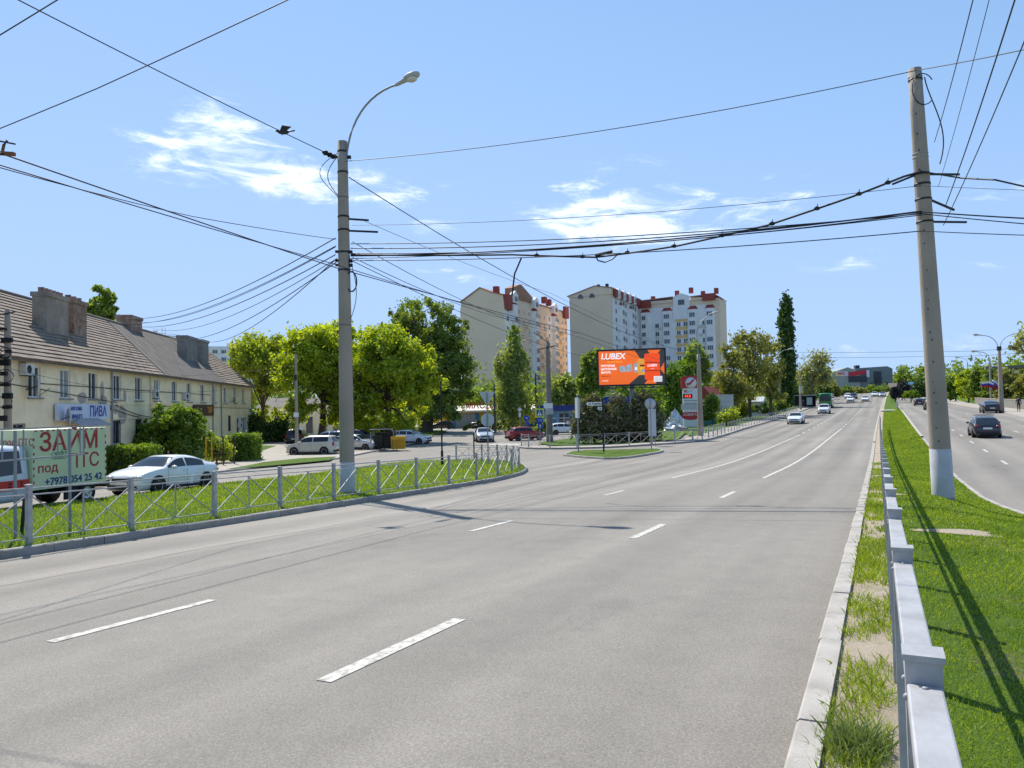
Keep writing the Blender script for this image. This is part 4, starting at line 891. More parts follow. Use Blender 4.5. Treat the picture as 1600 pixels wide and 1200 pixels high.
# air conditioners and dishes
ACM = MB(); ACM.box((0, -.2, 0), (.85, .32, .58)); AC = ACM.mesh('air_conditioner', 'ac_white'); FAN = MB().lathe([(.21, 0), (.21, .02), (0, .02)], 14, axis='Y', c=(-.12, -.382, 0)).mesh('fan_grille', 'steel_dark')
for x, z in ((.55, 4.25), (18.9, 3.35), (26.1, 3.3), (44.8, 1.05), (44.6, .5)):
    a = inst('air_conditioner', AC, house, (x, 0, z)); inst('fan_grille', FAN, a)
    mb = MB(); mb.box((-.3, -.18, -.31), (.05, .36, .04)); mb.box((.3, -.18, -.31), (.05, .36, .04)); mb.build('bracket', 'steel_dark', a)
DI = MB().lathe([(0, .0), (.18, .02), (.36, .09), (.46, .16), (.47, .15), (.36, .06), (0, -.03)], 18, axis='Y').mesh('dish', 'dish')
for x, z, s, yy in ((1.0, 3.45, 1.15, -.6), (41.5, 3.1, .95, -.5), (4.2, 1.85, 1.0, -.7)):
    r_ = inst('satellite_dish', DI, house, (x, yy, z), .6); r_.scale = (s, s, s); mb = MB(); mb.beam((0, .05, 0), (.2, .55, -.2), .04, .04); mb.beam((0, -.02, -.4), (0, -.4, -.1), .025, .025); mb.build('dish_arm', 'steel_dark', r_)

# low cream building behind the trees
b = np.array((*at(470, 650, 112)[:2], 0)); b[2] = g(b[0], b[1])
lh = thing('low_building', 'pale yellow low building with dark doorways half hidden behind the bright trees', 'building', b, math.radians(-8))
mb = MB(); mb.box((0, 3, 1.9), (13, 6, 4.6)); mb.build('wall', 'render_cream', lh); mb = MB(); mb.prism([(-.5, 4.2), (6.5, 4.2), (3, 5.6)], -6.8, 6.8, 'X'); mb.build('roof', 'slate_plain', lh)
for x in (-5, -2.9, -.8, 1.3, 3.4, 5.4): mb = MB(); mb.box((x, -.02, 1.5), (1.0, .08, 2.4)); mb.build('window', 'pane', lh)

# ---------------------------------------------------------------- blocks of flats
M('flat_beige', (.76, .61, .46), .92, .05, .12, 0, dirt=((.68, .54, .41), .5, .05)); M('flat_beige2', (.64, .47, .31), .92, .06, .12)
M('flat_peach', (.80, .60, .44), .9, .08, .3); M('flat_white', (.80, .79, .78), .85, .07, .3); M('flat_orange', (.80, .52, .20), .9, .06, .3); M('flat_cream', (.76, .66, .49), .9, .08, .3)
M('roof_red', (.30, .06, .045), .75, .15, .5); M('roof_brown', (.36, .19, .12), .85, .12, .3); M('flat_glass', (.045, .06, .085), .1, .4, .25, spec=.7)
def fwin(w, h, n):     # window: pale frame with n dark panes
    mb = MB(); mb.box((0, 0, h/2), (w, .10, h), 0)
    for k in range(n):
        pw = (w-.12*(n+1))/n; mb.box((-w/2+.12+pw/2+k*(pw+.12), -.045, h/2), (pw, .03, h-.24), 1)
    return mb.mesh('window', ['flat_white', 'flat_glass'])
W2, W3, W1 = fwin(1.5, 1.65, 2), fwin(2.1, 1.75, 3), fwin(.9, 1.6, 1)
def bay(parent, x, z0, z1, w, dep, mat, roofm='roof_red'):
    P = [(x-w/2, 0), (x-w*.33, -dep), (x+w*.33, -dep), (x+w/2, 0)]; mb = MB(); mb.prism(P, z0, z1); mb.build('bay', mat, parent)
    mb = MB(); mb.add([(*p, z1) for p in P]+[(x-w*.3, 0, z1+1.3), (x+w*.3, 0, z1+1.3)], [(0, 1, 4), (1, 2, 5, 4), (2, 3, 5)]); mb.build('bay_roof', roofm, parent)
FH = 2.95
RNG = ROADDIR-math.pi/2      # facades parallel to the kerb line
def flats_frame(name, label, ox, oy, rz):
    return thing(name, label, 'apartment block', (ox, oy, g(ox, oy)), rz)
def acbox(parent, x, z, y=-.25): inst('air_conditioner', FACM, parent, (x, y, z))
FACM = MB().box((0, 0, 0), (1.0, .45, .75)).mesh('air_conditioner', 'ac_white'); BALC = MB().box((0, -.45, .5), (2.6, .9, 1.0)).mesh('balcony', 'flat_cream')
# right-hand L-shaped block. local x = across the avenue (nearer as it goes right), local y = along it
cx, cy = at(957, 600, 248)[:2]
BB = flats_frame('apartment_block', 'L-shaped cream high-rise with red mansard roof and white bays behind the billboard', cx, cy, -YAW)
Hb = 39.6; NF = 12
mb = MB(); mb.box((-7.1, 16, Hb/2-1), (14.2, 32, Hb+2)); mb.box((13.6, 38.2, Hb/2-1), (30.5, 13.2, Hb+2)); mb.build('wall', 'flat_beige', BB)
mb = MB(); mb.prism([(-14.5, Hb-.3), (-14.5, Hb+.2), (-5.2, Hb+2.7), (.35, Hb+1.7), (.35, Hb-.3)], -.25, 32, 'Y'); mb.build('gable', 'flat_beige', BB)
mb = MB(); mb.prism([(-14.8, Hb+.25), (-5.2, Hb+2.95), (-5.2, Hb+2.7), (-14.8, Hb-.05)], -.5, 32.1, 'Y'); mb.prism([(.6, Hb+1.95), (-5.2, Hb+2.95), (-5.2, Hb+2.7), (.6, Hb+1.65)], -.5, 32.1, 'Y'); mb.build('roof', 'roof_brown', BB)
for x in (-10.2, -6.2): mb = MB(); mb.prism([(x-1, Hb-.9), (x+1, Hb-.9), (x+.7, Hb+.1), (x, Hb+.5), (x-.7, Hb+.1)], -.32, -.2, 'Y'); w_ = mb.build('arched_window', 'flat_glass', BB)
for x in (-6, -3): mb = MB(); mb.box((x, 6, Hb+3.3), (.9, .9, 1.7)); mb.build('vent_stack', 'steel_dark', BB)
# facade 1: faces right (local +x at x=0), runs in local y
def facade(parent, ox, oy, rz, cols, n_f, z0, base_mat=None, wall_w=None, extra=None):
    fr = bpy.data.objects.new('facade', None); COL.objects.link(fr); fr.parent = parent; fr.location = (ox, oy, 0); fr.rotation_euler = (0, 0, rz)
    for (x, me, dep, frm) in cols:
        for k in range(n_f):
            if (k+int(x)) % 17 == 16: continue
            inst('window', me, fr, (x, -dep-.03, z0+FH*k+.9))
    return fr
f1_ = facade(BB, .02, 2, math.pi/2, [(2.5, W2, 0.35, 0), (8.2, W3, 1.15, 0), (13.4, W2, .35, 0), (19.5, W3, 1.15, 0), (25.0, W2, .35, 0)], NF, 3)
mb = MB(); mb.box((14, -.15, Hb/2), (29.5, .3, Hb)); mb.build('facade_panel', 'flat_white', f1_)
for x in (8.2, 19.5): bay(f1_, x, 2, Hb-3, 4.2, 1.1, 'flat_white')
mb = MB(); mb.box((14.5, -.75, Hb+.3), (29.8, 1.3, 2.4)); mb.build('mansard', 'roof_red', f1_)
for x in (3, 9, 15, 21): mb = MB(); mb.prism([(x-1.2, Hb-1.2), (x+1.2, Hb-1.2), (x+1.2, Hb+1.2), (x, Hb+2.3), (x-1.2, Hb+1.2)], -1.6, -.5, 'Y'); mb.build('dormer', 'flat_white', f1_); inst('window', W2, f1_, (x, -1.66, Hb-.8))
for k in range(24): acbox(f1_, rnd.choice((4.9, 11.2, 16.4, 22.8)), 4+FH*rnd.randrange(NF-1), -.5)
# facade 2: faces the camera along local x
f2_ = facade(BB, 0, 31.55, 0, [(2.3, W2, 1.15, 0), (3.6, W1, .95, 0), (6.9, W2, .05, 0), (10.6, W3, 1.15, 0), (14.6, W2, .05, 0), (17.0, W2, .05, 0), (19.6, W3, 1.15, 0), (23.3, W1, .05, 0), (25.6, W3, 1.15, 0)], NF-1, 3)
mb = MB(); mb.box((13.3, .05, Hb/2-1), (26.6, .12, Hb-2)); mb.build('facade_panel', 'flat_white', f2_)
for x, w in ((2.7, 3.9), (10.6, 4.0), (19.6, 4.0), (25.6, 3.6)): bay(f2_, x, 2, Hb-3.4, w, 1.1, 'flat_white')
SPD = MB().box((0, -.03, 0), (2.2, .1, 1.1)).mesh('spandrel', 'flat_orange')
for k in range(NF):
    for x in (14.6, 17.0): inst('spandrel', SPD, f2_, (x, 0, 3+FH*k+.3))
mb = MB(); mb.prism([(12.9, 33), (18.7, 33), (18.7, Hb+1.5), (15.8, Hb+2.6), (12.9, Hb+1.5)], -.4, .02, 'Y'); mb.build('stair_gable', 'flat_white', f2_); mb = MB(); mb.box((15.8, -.45, Hb-.6), (2.2, .1, 1.8)); mb.build('window', 'flat_glass', f2_)
for q_ in (((6.5, -.1, Hb+.1), (12.4, .5, 1.0)), ((21.5, -.1, Hb+.2), (5.0, .5, .9))): MB().box(*q_).build('parapet', 'flat_beige', f2_)
for q_ in (((2.6, -.5, Hb-.6), (4.6, 1.2, 2.1)), ((25.4, -.5, Hb+.5), (4.4, 1.2, 2.3))): MB().box(*q_).build('mansard', 'roof_red', f2_)
mb = MB(); mb.prism([(-1, Hb+.7), (12.8, Hb+1.3), (12.8, Hb+1.7), (-1, Hb+1.1)], -.6, 12, 'Y'); mb.prism([(18.8, Hb+1.3), (27.0, Hb+1.7), (29.2, Hb+.3), (29.2, Hb), (27.0, Hb+1.3), (18.8, Hb+.9)], -.2, 13, 'Y'); mb.build('roof', 'roof_brown', f2_)
for x, z in ((4.6, 1.9), (13.4, 3.2), (18.4, 3.9), (22.6, 2.3), (30.2-3, 3.0)): mb = MB(); mb.box((x, 4, Hb+z), (1.4, 1.2, 2.0)); mb.build('chimney', 'roof_red', f2_)
for k in range(34): acbox(f2_, rnd.choice((6.9, 8.3, 12.7, 22.3, 23.5)), 3.6+FH*rnd.randrange(NF-1), -.3)
# left-hand block
ax_, ay_ = at(790, 600, 232)[:2]
AA = flats_frame('apartment_block', 'tall apartment block with a blank grey-beige gable and peach balconied front behind the poplar', ax_, ay_, -YAW)
Ha = 36.6
mb = MB(); mb.prism([(-15, -2), (0, -2), (0, Ha-2), (-.3, Ha+.8), (-4.6, Ha+2.0), (-8.1, Ha+3.6), (-14.6, Ha), (-15.2, Ha-2.4)], 0, 52, 'Y'); mb.build('wall', 'flat_beige', AA)
mb = MB(); mb.box((-7.5, -.05, 5.5), (14.4, .12, 13)); mb.build('gable_band', 'flat_beige2', AA)
mb = MB(); mb.prism([(-15.1, Ha), (-8.1, Ha+3.95), (-4.6, Ha+2.3), (.2, Ha+1.0), (.2, Ha+.7), (-4.6, Ha+2.0), (-8.1, Ha+3.6), (-14.8, Ha-.3)], -.3, 52.2, 'Y'); mb.build('roof', 'roof_brown', AA)
cols = []
for j, x in enumerate((2.2, 6.2, 10.2, 14.2, 18.2, 22.4, 26.6, 30.8, 35.0, 39.2, 43.4, 47.6, 50.4)): cols.append((x, (W2, W3, W2, W1)[j % 4], (.05, 1.15, .05, .05)[j % 4], 0))
fA = facade(AA, .02, 0, math.pi/2, cols, NF-1, 2.2)
for j, (a, b_, mt) in enumerate(((0, 4.1, 'flat_white'), (4.1, 8.4, 'flat_white'), (8.4, 16.3, 'flat_peach'), (16.3, 24.4, 'flat_cream'), (24.4, 33, 'flat_peach'), (33, 41, 'flat_white'), (41, 46, 'flat_peach'), (46, 52, 'flat_peach'))):
    mb = MB(); mb.box(((a+b_)/2, -.04-.004*j, Ha/2-1.5), (b_-a-.02, .1, Ha-1)); mb.build('facade_panel', mt, fA)
for j, x in enumerate((6.2, 22.4, 39.2)): bay(fA, x, 1.5, Ha-(1.5, 2, 2)[j], 4.0, 1.1, 'flat_white')
for k in range(36): 
    x = rnd.choice((12.2, 16.3, 28.7, 33, 45.5)); z = 2.2+FH*rnd.randrange(NF-2); inst('balcony', BALC, fA, (x, -.05, z)); 
for k in range(30): acbox(fA, rnd.uniform(9, 50), 3.0+FH*rnd.randrange(NF-2), -.35)
for q_ in (((2.0, -.5, Ha-1.2), (4.0, .9, 4.6)), ((50, -.5, Ha+.5), (3.6, .9, 4.2))): MB().box(*q_).build('mansard', 'roof_red', fA)
mb = MB(); mb.prism([(7, Ha), (26, Ha), (26, Ha+1.5), (14, Ha+5.8), (12.5, Ha+5.8), (7, Ha+4)], .4, 3, 'Y'); mb.build('roof_gable', 'roof_brown', fA)
for x, y, z in ((-5, 5, 3.4), (-2.2, 8, 2.6), (-3, 17, 5.2), (-2, 36, 3.6), (-2, 40, 3.2)): mb = MB(); mb.box((x, y, Ha+z), (1.6, 1.6, 2.2)); mb.build('chimney', 'roof_red', AA)
for x in (6.2, 22.4, 39.2): mb = MB(); mb.prism([(x-1.8, Ha-1), (x+1.8, Ha-1), (x+1.8, Ha+1.6), (x, Ha+2.8), (x-1.8, Ha+1.6)], -1.1, .2, 'Y'); mb.build('dormer', 'flat_white', fA); inst('window', W3, fA, (x, -1.18, Ha-.6))
# distant white block left of the trees
b = at(350, 600, 330); fw = thing('apartment_block', 'distant white apartment block just above the end of the cream house roof', 'apartment block', (b[0], b[1], g(b[0], b[1])), .3)
hh = float(at(350, 541, 330)[2])-g(b[0], b[1]); mb = MB(); mb.box((0, 6, hh/2), (34, 12, hh)); mb.build('wall', 'flat_white', fw)
for k in range(4):
    for j in range(9): inst('window', W3, fw, (-14+3.5*j, -.06, hh-3.2*(k+1)))
mb = MB(); mb.box((4, 6, hh+.8), (6, 5, 1.8)); mb.build('roof_hut', 'flat_beige', fw)
# crane seen over the roof
b = at(256, 560, 300); cr = thing('tower_crane', 'pale tower crane peeping over the cream house roof', 'crane', (b[0], b[1], g(b[0], b[1])))
ch = float(at(256, 521, 300)[2])-g(b[0], b[1]); mb = MB()
for sx in (-.6, .6): mb.beam((sx, 0, 0), (sx, 0, ch+2.4), .2, .2)
for k in range(12): mb.beam((-.6, 0, ch*k/12), (.6, 0, ch*(k+1)/12), .12, .12)
mb.build('mast', 'white_sheet', cr); mb = MB(); mb.beam((-4.0, 0, ch-.2), (13, 0, ch-2.4), .5, .5); mb.beam((-4.0, 0, ch+.4), (6, 0, ch-.7), .2, .2); mb.box((-3.2, 0, ch+.3), (1.4, 1.2, 1.8)); mb.build('jib', 'white_sheet', cr)

# ---------------------------------------------------------------- garage row, kiosk, filling station bits
M('garage_yellow', (.62, .40, .03), .7, .1, .5); M('garage_grey', (.36, .345, .32), .8, .06, .5); M('garage_blue', (.06, .20, .34), .7, .1, .6); M('red_letters', (.42, .02, .025), .6, .05); M('roof_pale', (.66, .58, .46), .6, .06)
b = gp(700, 668); d_ = 137
ga = thing('garage_row', 'yellow car workshop with grey shutters, blue pillars and red roof letters', 'garage', (*at(706, 640, 133)[:2], g(*at(706, 640, 133)[:2])), math.radians(-4))
mb = MB(); mb.box((4.3, 3, 1.35), (9.4, 5.6, 2.9)); mb.box((11.6, 3, 1.35), (4.4, 5.4, 2.9)); mb.build('wall', 'garage_yellow', ga)
for x0, w in ((-.2, 4.1), (4.6, 4.4)): mb = MB(); mb.box((x0+w/2+.5, .14, 1.3), (w-.6, .1, 2.5)); mb.build('shutter', 'garage_grey', ga)
for x in (.25, 4.4): mb = MB(); mb.box((x, .12, 1.3), (.55, .2, 2.6)); mb.build('pillar', 'garage_blue', ga)
mb = MB(); mb.box((11.9, .26, 1.6), (2.9, .1, 1.6)); mb.build('opening', 'black', ga)
mb = MB(); mb.prism([(-.5, 2.75), (-.5, 3.05), (6, 3.9), (6, 3.6)], -.8, 14.4, 'X'); mb.build('roof', 'roof_pale', ga)
text('МАСЛА', 1.55, 'red_letters', ga, (5.2, -.2, 3.85), (math.pi/2, 0, 0), bold=.03, ext=.05, sx=.95)
mb = MB(); mb.box((-2.2, 4, 1.4), (3.6, 4, 2.4)); mb.build('annexe', 'garage_yellow', ga)
M('blue_fascia', (.012, .055, .36), .5, .08, .5); M('kiosk_wall', (.20, .33, .42), .5, .1, .7); M('fascia_dark', (.012, .03, .17), .5, .1)
kb = at(892, 660, 103); ki = thing('shop_kiosk', 'low shop with dark blue fascia and pale doors behind the white hatchback', 'kiosk', (kb[0], kb[1], g(kb[0], kb[1])), math.radians(-6))
mb = MB(); mb.box((.3, 2.5, 1.5), (9, 5, 3.1)); mb.build('wall', 'kiosk_wall', ki); mb = MB(); mb.box((.3, -.3, 3.25), (9.4, .5, .75)); mb.build('fascia', 'fascia_dark', ki)
for x in (-2.6, -.9, .8, 2.5): mb = MB(); mb.box((x, -.03, 1.35), (1.25, .08, 2.3)); w_ = mb.build('window', 'pane_blue' if x in (-2.6, .8) else 'pane', ki); mb = MB(); mb.box((x, -.075, 1.9), (1.25, .04, .08)); mb.box((x, -.075, 1.2), (.06, .04, 2.3)); mb.build('frame', 'upvc', w_)
kb = at(940, 640, 118); st = thing('station_canopy', 'bright blue filling station canopy fascia under the billboard', 'canopy', (kb[0], kb[1], g(kb[0], kb[1])), math.radians(-4))
z1_ = float(at(940, 626, 118)[2])-g(kb[0], kb[1])
mb = MB(); mb.box((0, 3, z1_), (11.6, 6, 1.1)); mb.build('fascia', 'blue_fascia', st)
mb = MB(); mb.box((-5.3, -.05, z1_-.05), (.9, .1, 1.3)); mb.build('end_panel', 'garage_blue', st)
for x in (-4.5, 0, 4.5): mb = MB(); mb.box((x, 3, z1_/2-.3), (.4, .4, z1_-.5)); mb.build('column', 'white_sheet', st)
# orange-tinted wall glimpsed left of the dark pole
b = at(836, 655, 122); mb = MB(); mb.box((0, 0, 1.2), (9, .5, 2.4)); o_ = mb.build('yellow_wall', 'garage_yellow', None, (b[0], b[1], g(b[0], b[1])), 0); bevel(o_, .03); tag(o_, 'yellow boundary wall behind the pedestrian crossing sign', 'wall')
# red-roofed house behind the pylon
b = at(1101, 640, 112); rh = thing('small_house', 'small house with a steep red roof behind the lamp post and pylon', 'house', (b[0], b[1], g(b[0], b[1])), -.5)
mb = MB(); mb.box((0, 3, 1.9), (2.6, 6, 3.9)); mb.build('wall', 'flat_beige', rh); mb = MB(); mb.prism([(-1.6, 3.8), (1.6, 3.8), (0, 5.6)], -.4, 6.5, 'Y'); mb.build('roof', 'roof_red', rh); mb = MB(); mb.box((0, -.04, 2.2), (1.0, .1, 1.3)); mb.build('window', 'pane', rh)
mb = MB(); mb.box((9, 4, 1.8), (12, 5, 3.6)); 
wb = at(1168, 632, 140); o_ = thing('white_building', 'white low building glimpsed between the yellow-green trunks', 'building', (wb[0], wb[1], g(wb[0], wb[1])), -.4); mb = MB(); mb.box((0, 3, 1.4), (5, 6, 2.8)); mb.build('wall', 'flat_white', o_); mb = MB(); mb.prism([(-.4, 2.8), (6.4, 2.8), (3, 3.7)], -2.8, 2.8, 'X'); mb.build('roof', 'grey_sheet', o_)
for x in (-1.2, 1.2): mb = MB(); mb.box((x, -.03, 1.5), (1.2, .08, 1.3)); mb.build('window', 'pane', o_)
# far factory hall with banners, right of the avenue's crest
fb = at(1350, 610, 330); fh = thing('factory_hall', 'long grey-green industrial hall with red banners at the top of the avenue', 'industrial hall', (fb[0], fb[1], g(fb[0], fb[1])-1), -.15)
M('hall_green', (.27, .33, .30), .8, .08, .2); M('hall_dark', (.17, .21, .215), .8, .08, .2); M('banner_red', (.50, .03, .05), .6, .05); M('banner_white', (.55, .52, .56), .6, .05); M('poster_dark', (.035, .045, .06), .6, .2, .3)
zz = lambda py: float(at(1350, py, 330)[2])-(g(fb[0], fb[1])-1); sxp = 330/1200
X = lambda px: (px-1350)*sxp
mb = MB(); mb.prism([(X(1303), 0), (X(1345), 0), (X(1345), zz(581)), (X(1327), zz(573)), (X(1306), zz(580)), (X(1303), zz(583))], 0, 40, 'Y'); mb.build('gable_hall', 'hall_green', fh)
mb = MB(); mb.prism([(X(1338), 0), (X(1393), 0), (X(1393.5), zz(577)), (X(1386), zz(573)), (X(1338), zz(575))], .4, 46, 'Y'); mb.build('main_hall', 'hall_dark', fh)
mb = MB(); mb.box((X(1345.5), 5, zz(573.5)), (1.6, 3, 2)); mb.build('roof_unit', 'steel_dark', fh)
mb = MB(); mb.add([(X(1328), -.2, zz(588)), (X(1354), -.2, zz(584)), (X(1354), -.2, zz(578)), (X(1328), -.2, zz(581))], [(0, 1, 2, 3)]); o_ = mb.build('banner', 'banner_red', fh); o_.modifiers.new('s', 'SOLIDIFY').thickness = .2
mb = MB(); mb.box((X(1318), -.2, zz(583)), (X(1328)-X(1310), .3, 2.2)); mb.build('banner', 'banner_white', fh); text('MIX', 1.6, 'banner_red', fh, (X(1317), -.4, zz(583)), bold=.03)
mb = MB(); mb.box((X(1341), -.15, zz(592)), (X(1357)-X(1330), .3, 2.6)); mb.box((X(1371), .25, zz(590)), (3, .3, 5)); mb.build('poster', 'poster_dark', fh)
mb = MB(); mb.box((X(1356.5), -.15, zz(584)), (1.2, .3, 3)); mb.build('poster', 'sign_pale', fh)
for k in range(5): mb = MB(); mb.box((X(1362+6*k), .3, zz(600)), (1.0, .2, 1.2)); mb.build('window', 'pane', fh)
# far houses in the valley to the right of the hall
for i, (px, d, w, py, mt, rm, lab) in enumerate(((1412, 300, 9, 598, 'flat_beige', 'slate_plain', 'brown-roofed far house right of the industrial hall'), (1436, 320, 11, 597, 'flat_white', 'hall_green', 'far house with pale gable beyond the median shrubs'), (1448, 280, 9, 596, 'hall_green', 'garage_blue', 'far house with a blue roof left of the concrete pole'), (1425, 260, 8, 610, 'hall_green', 'roof_brown', 'low far house half hidden by dark shrubs'))):
    b = at(px, 615, d); zb = g(b[0], b[1])-1; hh = float(at(px, py, d)[2])-zb; o_ = thing('far_house', lab, 'house', (b[0], b[1], zb), -.3+.2*i, 'houses in the far valley')
    mb = MB(); mb.box((0, 3, hh*.32), (w, 6, hh*.64)); mb.build('wall', mt, o_); mb = MB(); mb.prism([(-.5, hh*.64), (6.5, hh*.64), (3, hh)], -w/2-.4, w/2+.4, 'X'); mb.build('roof', rm, o_)
    for x in (-.28*w, .0, .28*w): mb = MB(); mb.box((x, -.05, hh*.36), (1.2, .1, 1.3)); mb.build('window', 'pane', o_)
# dark roof beyond the right-hand trees
b = at(1592, 600, 150); o_ = thing('far_house', 'dark flat roof showing above the trees at the right edge', 'house', (b[0], b[1], g(b[0], b[1])), -.5); hh = float(at(1592, 571, 150)[2])-g(b[0], b[1]); mb = MB(); mb.box((3, 4, hh/2-.4), (16, 8, hh-.8)); mb.build('wall', 'flat_beige', o_); mb = MB(); mb.box((3, 4, hh-.3), (17, 9, .6)); mb.build('roof', 'slate_plain', o_)
# ---------------------------------------------------------------- trees and shrubs
leaf_mat('leaf_maple', (.175, .275, .014), (.480, .560, .024), .55, .45); leaf_mat('leaf_dark', (.095, .165, .028), (.235, .310, .050), .48, .4); leaf_mat('leaf_mid', (.100, .180, .024), (.250, .345, .045), .48, .5)
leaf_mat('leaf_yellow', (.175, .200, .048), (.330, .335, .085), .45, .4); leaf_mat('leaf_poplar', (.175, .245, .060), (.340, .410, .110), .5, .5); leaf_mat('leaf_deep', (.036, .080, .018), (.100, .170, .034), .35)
leaf_mat('leaf_conifer', (.085, .092, .042), (.205, .205, .105), .28); leaf_mat('leaf_pale', (.20, .24, .10), (.36, .38, .18), .45); leaf_mat('leaf_hedge', (.085, .170, .014), (.250, .360, .028), .45); leaf_mat('leaf_lime', (.20, .29, .025), (.42, .49, .05), .52)
leaf_mat('blossom', (.55, .52, .36), (.75, .72, .55), .3); leaf_mat('leaf_purple', (.030, .030, .036), (.065, .065, .075), .2)
leaf_mat('grass_blade', (.120, .220, .012), (.330, .420, .034), .48, .5); leaf_mat('weed', (.12, .185, .06), (.25, .32, .13), .4, 2)
M('bark', (.085, .068, .05), .95, .3, 2, .6, 14, wscale=(2, 2, .5)); M('bark_grey', (.20, .18, .15), .95, .25, 2, .5, 14, wscale=(2, 2, .5))
def leaves(centres, sig, per, size, flat=.0, droop=0.0, r=None, aspect=1.7, up=0.0):
    r = r or nr; n = len(centres)*per; C = np.repeat(centres, per, 0)+r.normal(0, 1, (n, 3))*np.repeat(sig, per, 0)
    a = r.normal(0, 1, (n, 3)); a[:, 2] = a[:, 2]*(1-flat)-droop+up; a /= np.linalg.norm(a, axis=1, keepdims=True)
    b = np.cross(a, r.normal(0, 1, (n, 3))); b /= np.linalg.norm(b, axis=1, keepdims=True)
    s = size*r.uniform(.6, 1.35, (n, 1)); L_ = a*s*aspect*.5; Wd = b*s*.5
    V = np.stack([C-L_, C+Wd-L_*.1, C+L_, C-Wd-L_*.1], 1).reshape(-1, 3); F = np.arange(n*4).reshape(n, 4); return V, F
def clumps(lobes, n, r, surf=2.4):
    vol = np.array([l[3]*l[4]*l[5] for l in lobes])**.8; vol /= vol.sum(); C = []; S = []
    for l, k in zip(lobes, r.multinomial(n, vol)):
        d = r.normal(0, 1, (k, 3)); d /= np.linalg.norm(d, axis=1, keepdims=True); rad = r.uniform(0, 1, (k, 1))**(1/surf)*r.uniform(.82, 1.08, (k, 1))
        C.append(np.array(l[:3])+d*rad*np.array(l[3:6])); S.append(np.full(k, min(l[3:6])))
    return np.concatenate(C), np.concatenate(S)
def sublobes(lobes, m, r, rel=.36):             # break a crown into many rounded boughs
    vol = np.array([l[3]*l[4]*l[5] for l in lobes])**.7; vol /= vol.sum(); out = []
    for l, k in zip(lobes, r.multinomial(m, vol)):
        for _ in range(k):
            d = r.normal(0, 1, 3); d[2] += .25; d /= np.linalg.norm(d); q = r.uniform(.35, 1.0)**.6*.86; c = np.array(l[:3])+d*q*np.array(l[3:6]); s = min(l[3:6])*rel*r.uniform(.7, 1.35)
            out.append((*c, s*1.2, s*1.2, s*.8))
    return out
def tree(name, label, base, lobes, nclump, per, size, mat, trunk_r=.25, bark='bark', cl=.16, seed=1, droop=0, limbs=9, cat='tree', group=None, flower=0, fork=.35, surf=2.4, upright=0.0, aspect=1.7, stems=1, up=0.0, trunk_top=None, sub=0, rel=.36):
    """lobes: (px, py, rx_px, ry_px, depth) in the view from the pavement, turned into real sizes at that depth"""
    r = np.random.default_rng(seed); base = np.array(base, float); Ls = []
    for (px, py, rx, ry, d) in lobes:
        c = at(px, py, d); k = d/FPX; Ls.append((*(c-base), rx*k, rx*k*.95, ry*k))
    if sub: Ls = sublobes(Ls, sub, r, rel); surf = 4.0
    C, S = clumps(Ls, nclump, r, surf); C = C[:, :]; ok = C[:, 2] > .15; C = C[ok]; S = S[ok]
    sg = np.stack([S*cl, S*cl, S*cl*(1+upright)], 1)*r.uniform(.6, 1.4, (len(S), 1))
    V, F = leaves(C, sg, per, size, droop=droop, r=r, aspect=aspect, up=up); V[:, 2] = np.maximum(V[:, 2], .03)
    t = thing(name, label, cat, base, 0, group)
    cr = bpy.data.objects.new('crown', npmesh('crown', V, F, mat)); COL.objects.link(cr); cr.parent = t
    zt = C[:, 2].max(); zb = C[:, 2].min(); mid = C.mean(0)
    if trunk_r:
        mb = MB(); top = Vector((mid[0]*.5, mid[1]*.5, (trunk_top or (zb+(zt-zb)*fork))))
        for s_ in range(stems):
            o_ = Vector((rnd.uniform(-1, 1)*trunk_r*3, rnd.uniform(-1, 1)*trunk_r*3, 0)) if stems > 1 else Vector((0, 0, 0))
            mb.tube([o_+Vector((0, 0, -.7)), o_+Vector((0, 0, .15))*1, o_+top*.5+Vector((r.uniform(-.1, .1)*trunk_r*4, 0, 0)), top+o_*.6], [trunk_r*1.35, trunk_r*1.1, trunk_r*.9, trunk_r*.7], 8)
        mb.build('trunk', bark, t)
        mb = MB(); idx = r.choice(len(C), min(limbs, len(C)), replace=False)
        for i in idx:
            e = Vector(C[i]); q = Vector((0, 0, 0))+top*r.uniform(.7, 1.0); m_ = q.lerp(e, .5)+Vector((0, 0, .12*(e-q).length)); mb.tube([q, m_, e], [trunk_r*.45, trunk_r*.28, trunk_r*.08], 5, cap=False)
        for i in r.choice(len(C), min(limbs*2, len(C)), replace=False):
            e = Vector(C[i]); q = Vector(C[r.integers(len(C))]).lerp(e, .6); mb.tube([q, e], [trunk_r*.14, trunk_r*.04], 4, cap=False)
        mb.build('limb', bark, t)
    if flower:
        i = r.choice(len(C), flower); top_ = C[i]; V, F = leaves(top_*1.02, sg[i]*.5, 8, size*.7, r=r); f = bpy.data.objects.new('blossom', npmesh('blossom', V, F, 'blossom')); COL.objects.link(f); f.parent = t
    return t
def gb(px, d): 
    p = at(px, 640, d); return np.array((p[0], p[1], g(p[0], p[1])))
tree('maple_tree', 'bright yellow-green tree left of the lamp pole, above the parked beige hatchback', gb(500, 84), [(500, 562, 62, 56, 84), (468, 600, 38, 62, 82), (530, 535, 45, 35, 85), (540, 610, 45, 58, 84), (482, 650, 45, 36, 82), (455, 560, 28, 35, 83), (530, 660, 40, 22, 84)], 900, 60, .20, 'leaf_maple', .36, seed=3, sub=88, rel=.42, cl=.24, limbs=22)
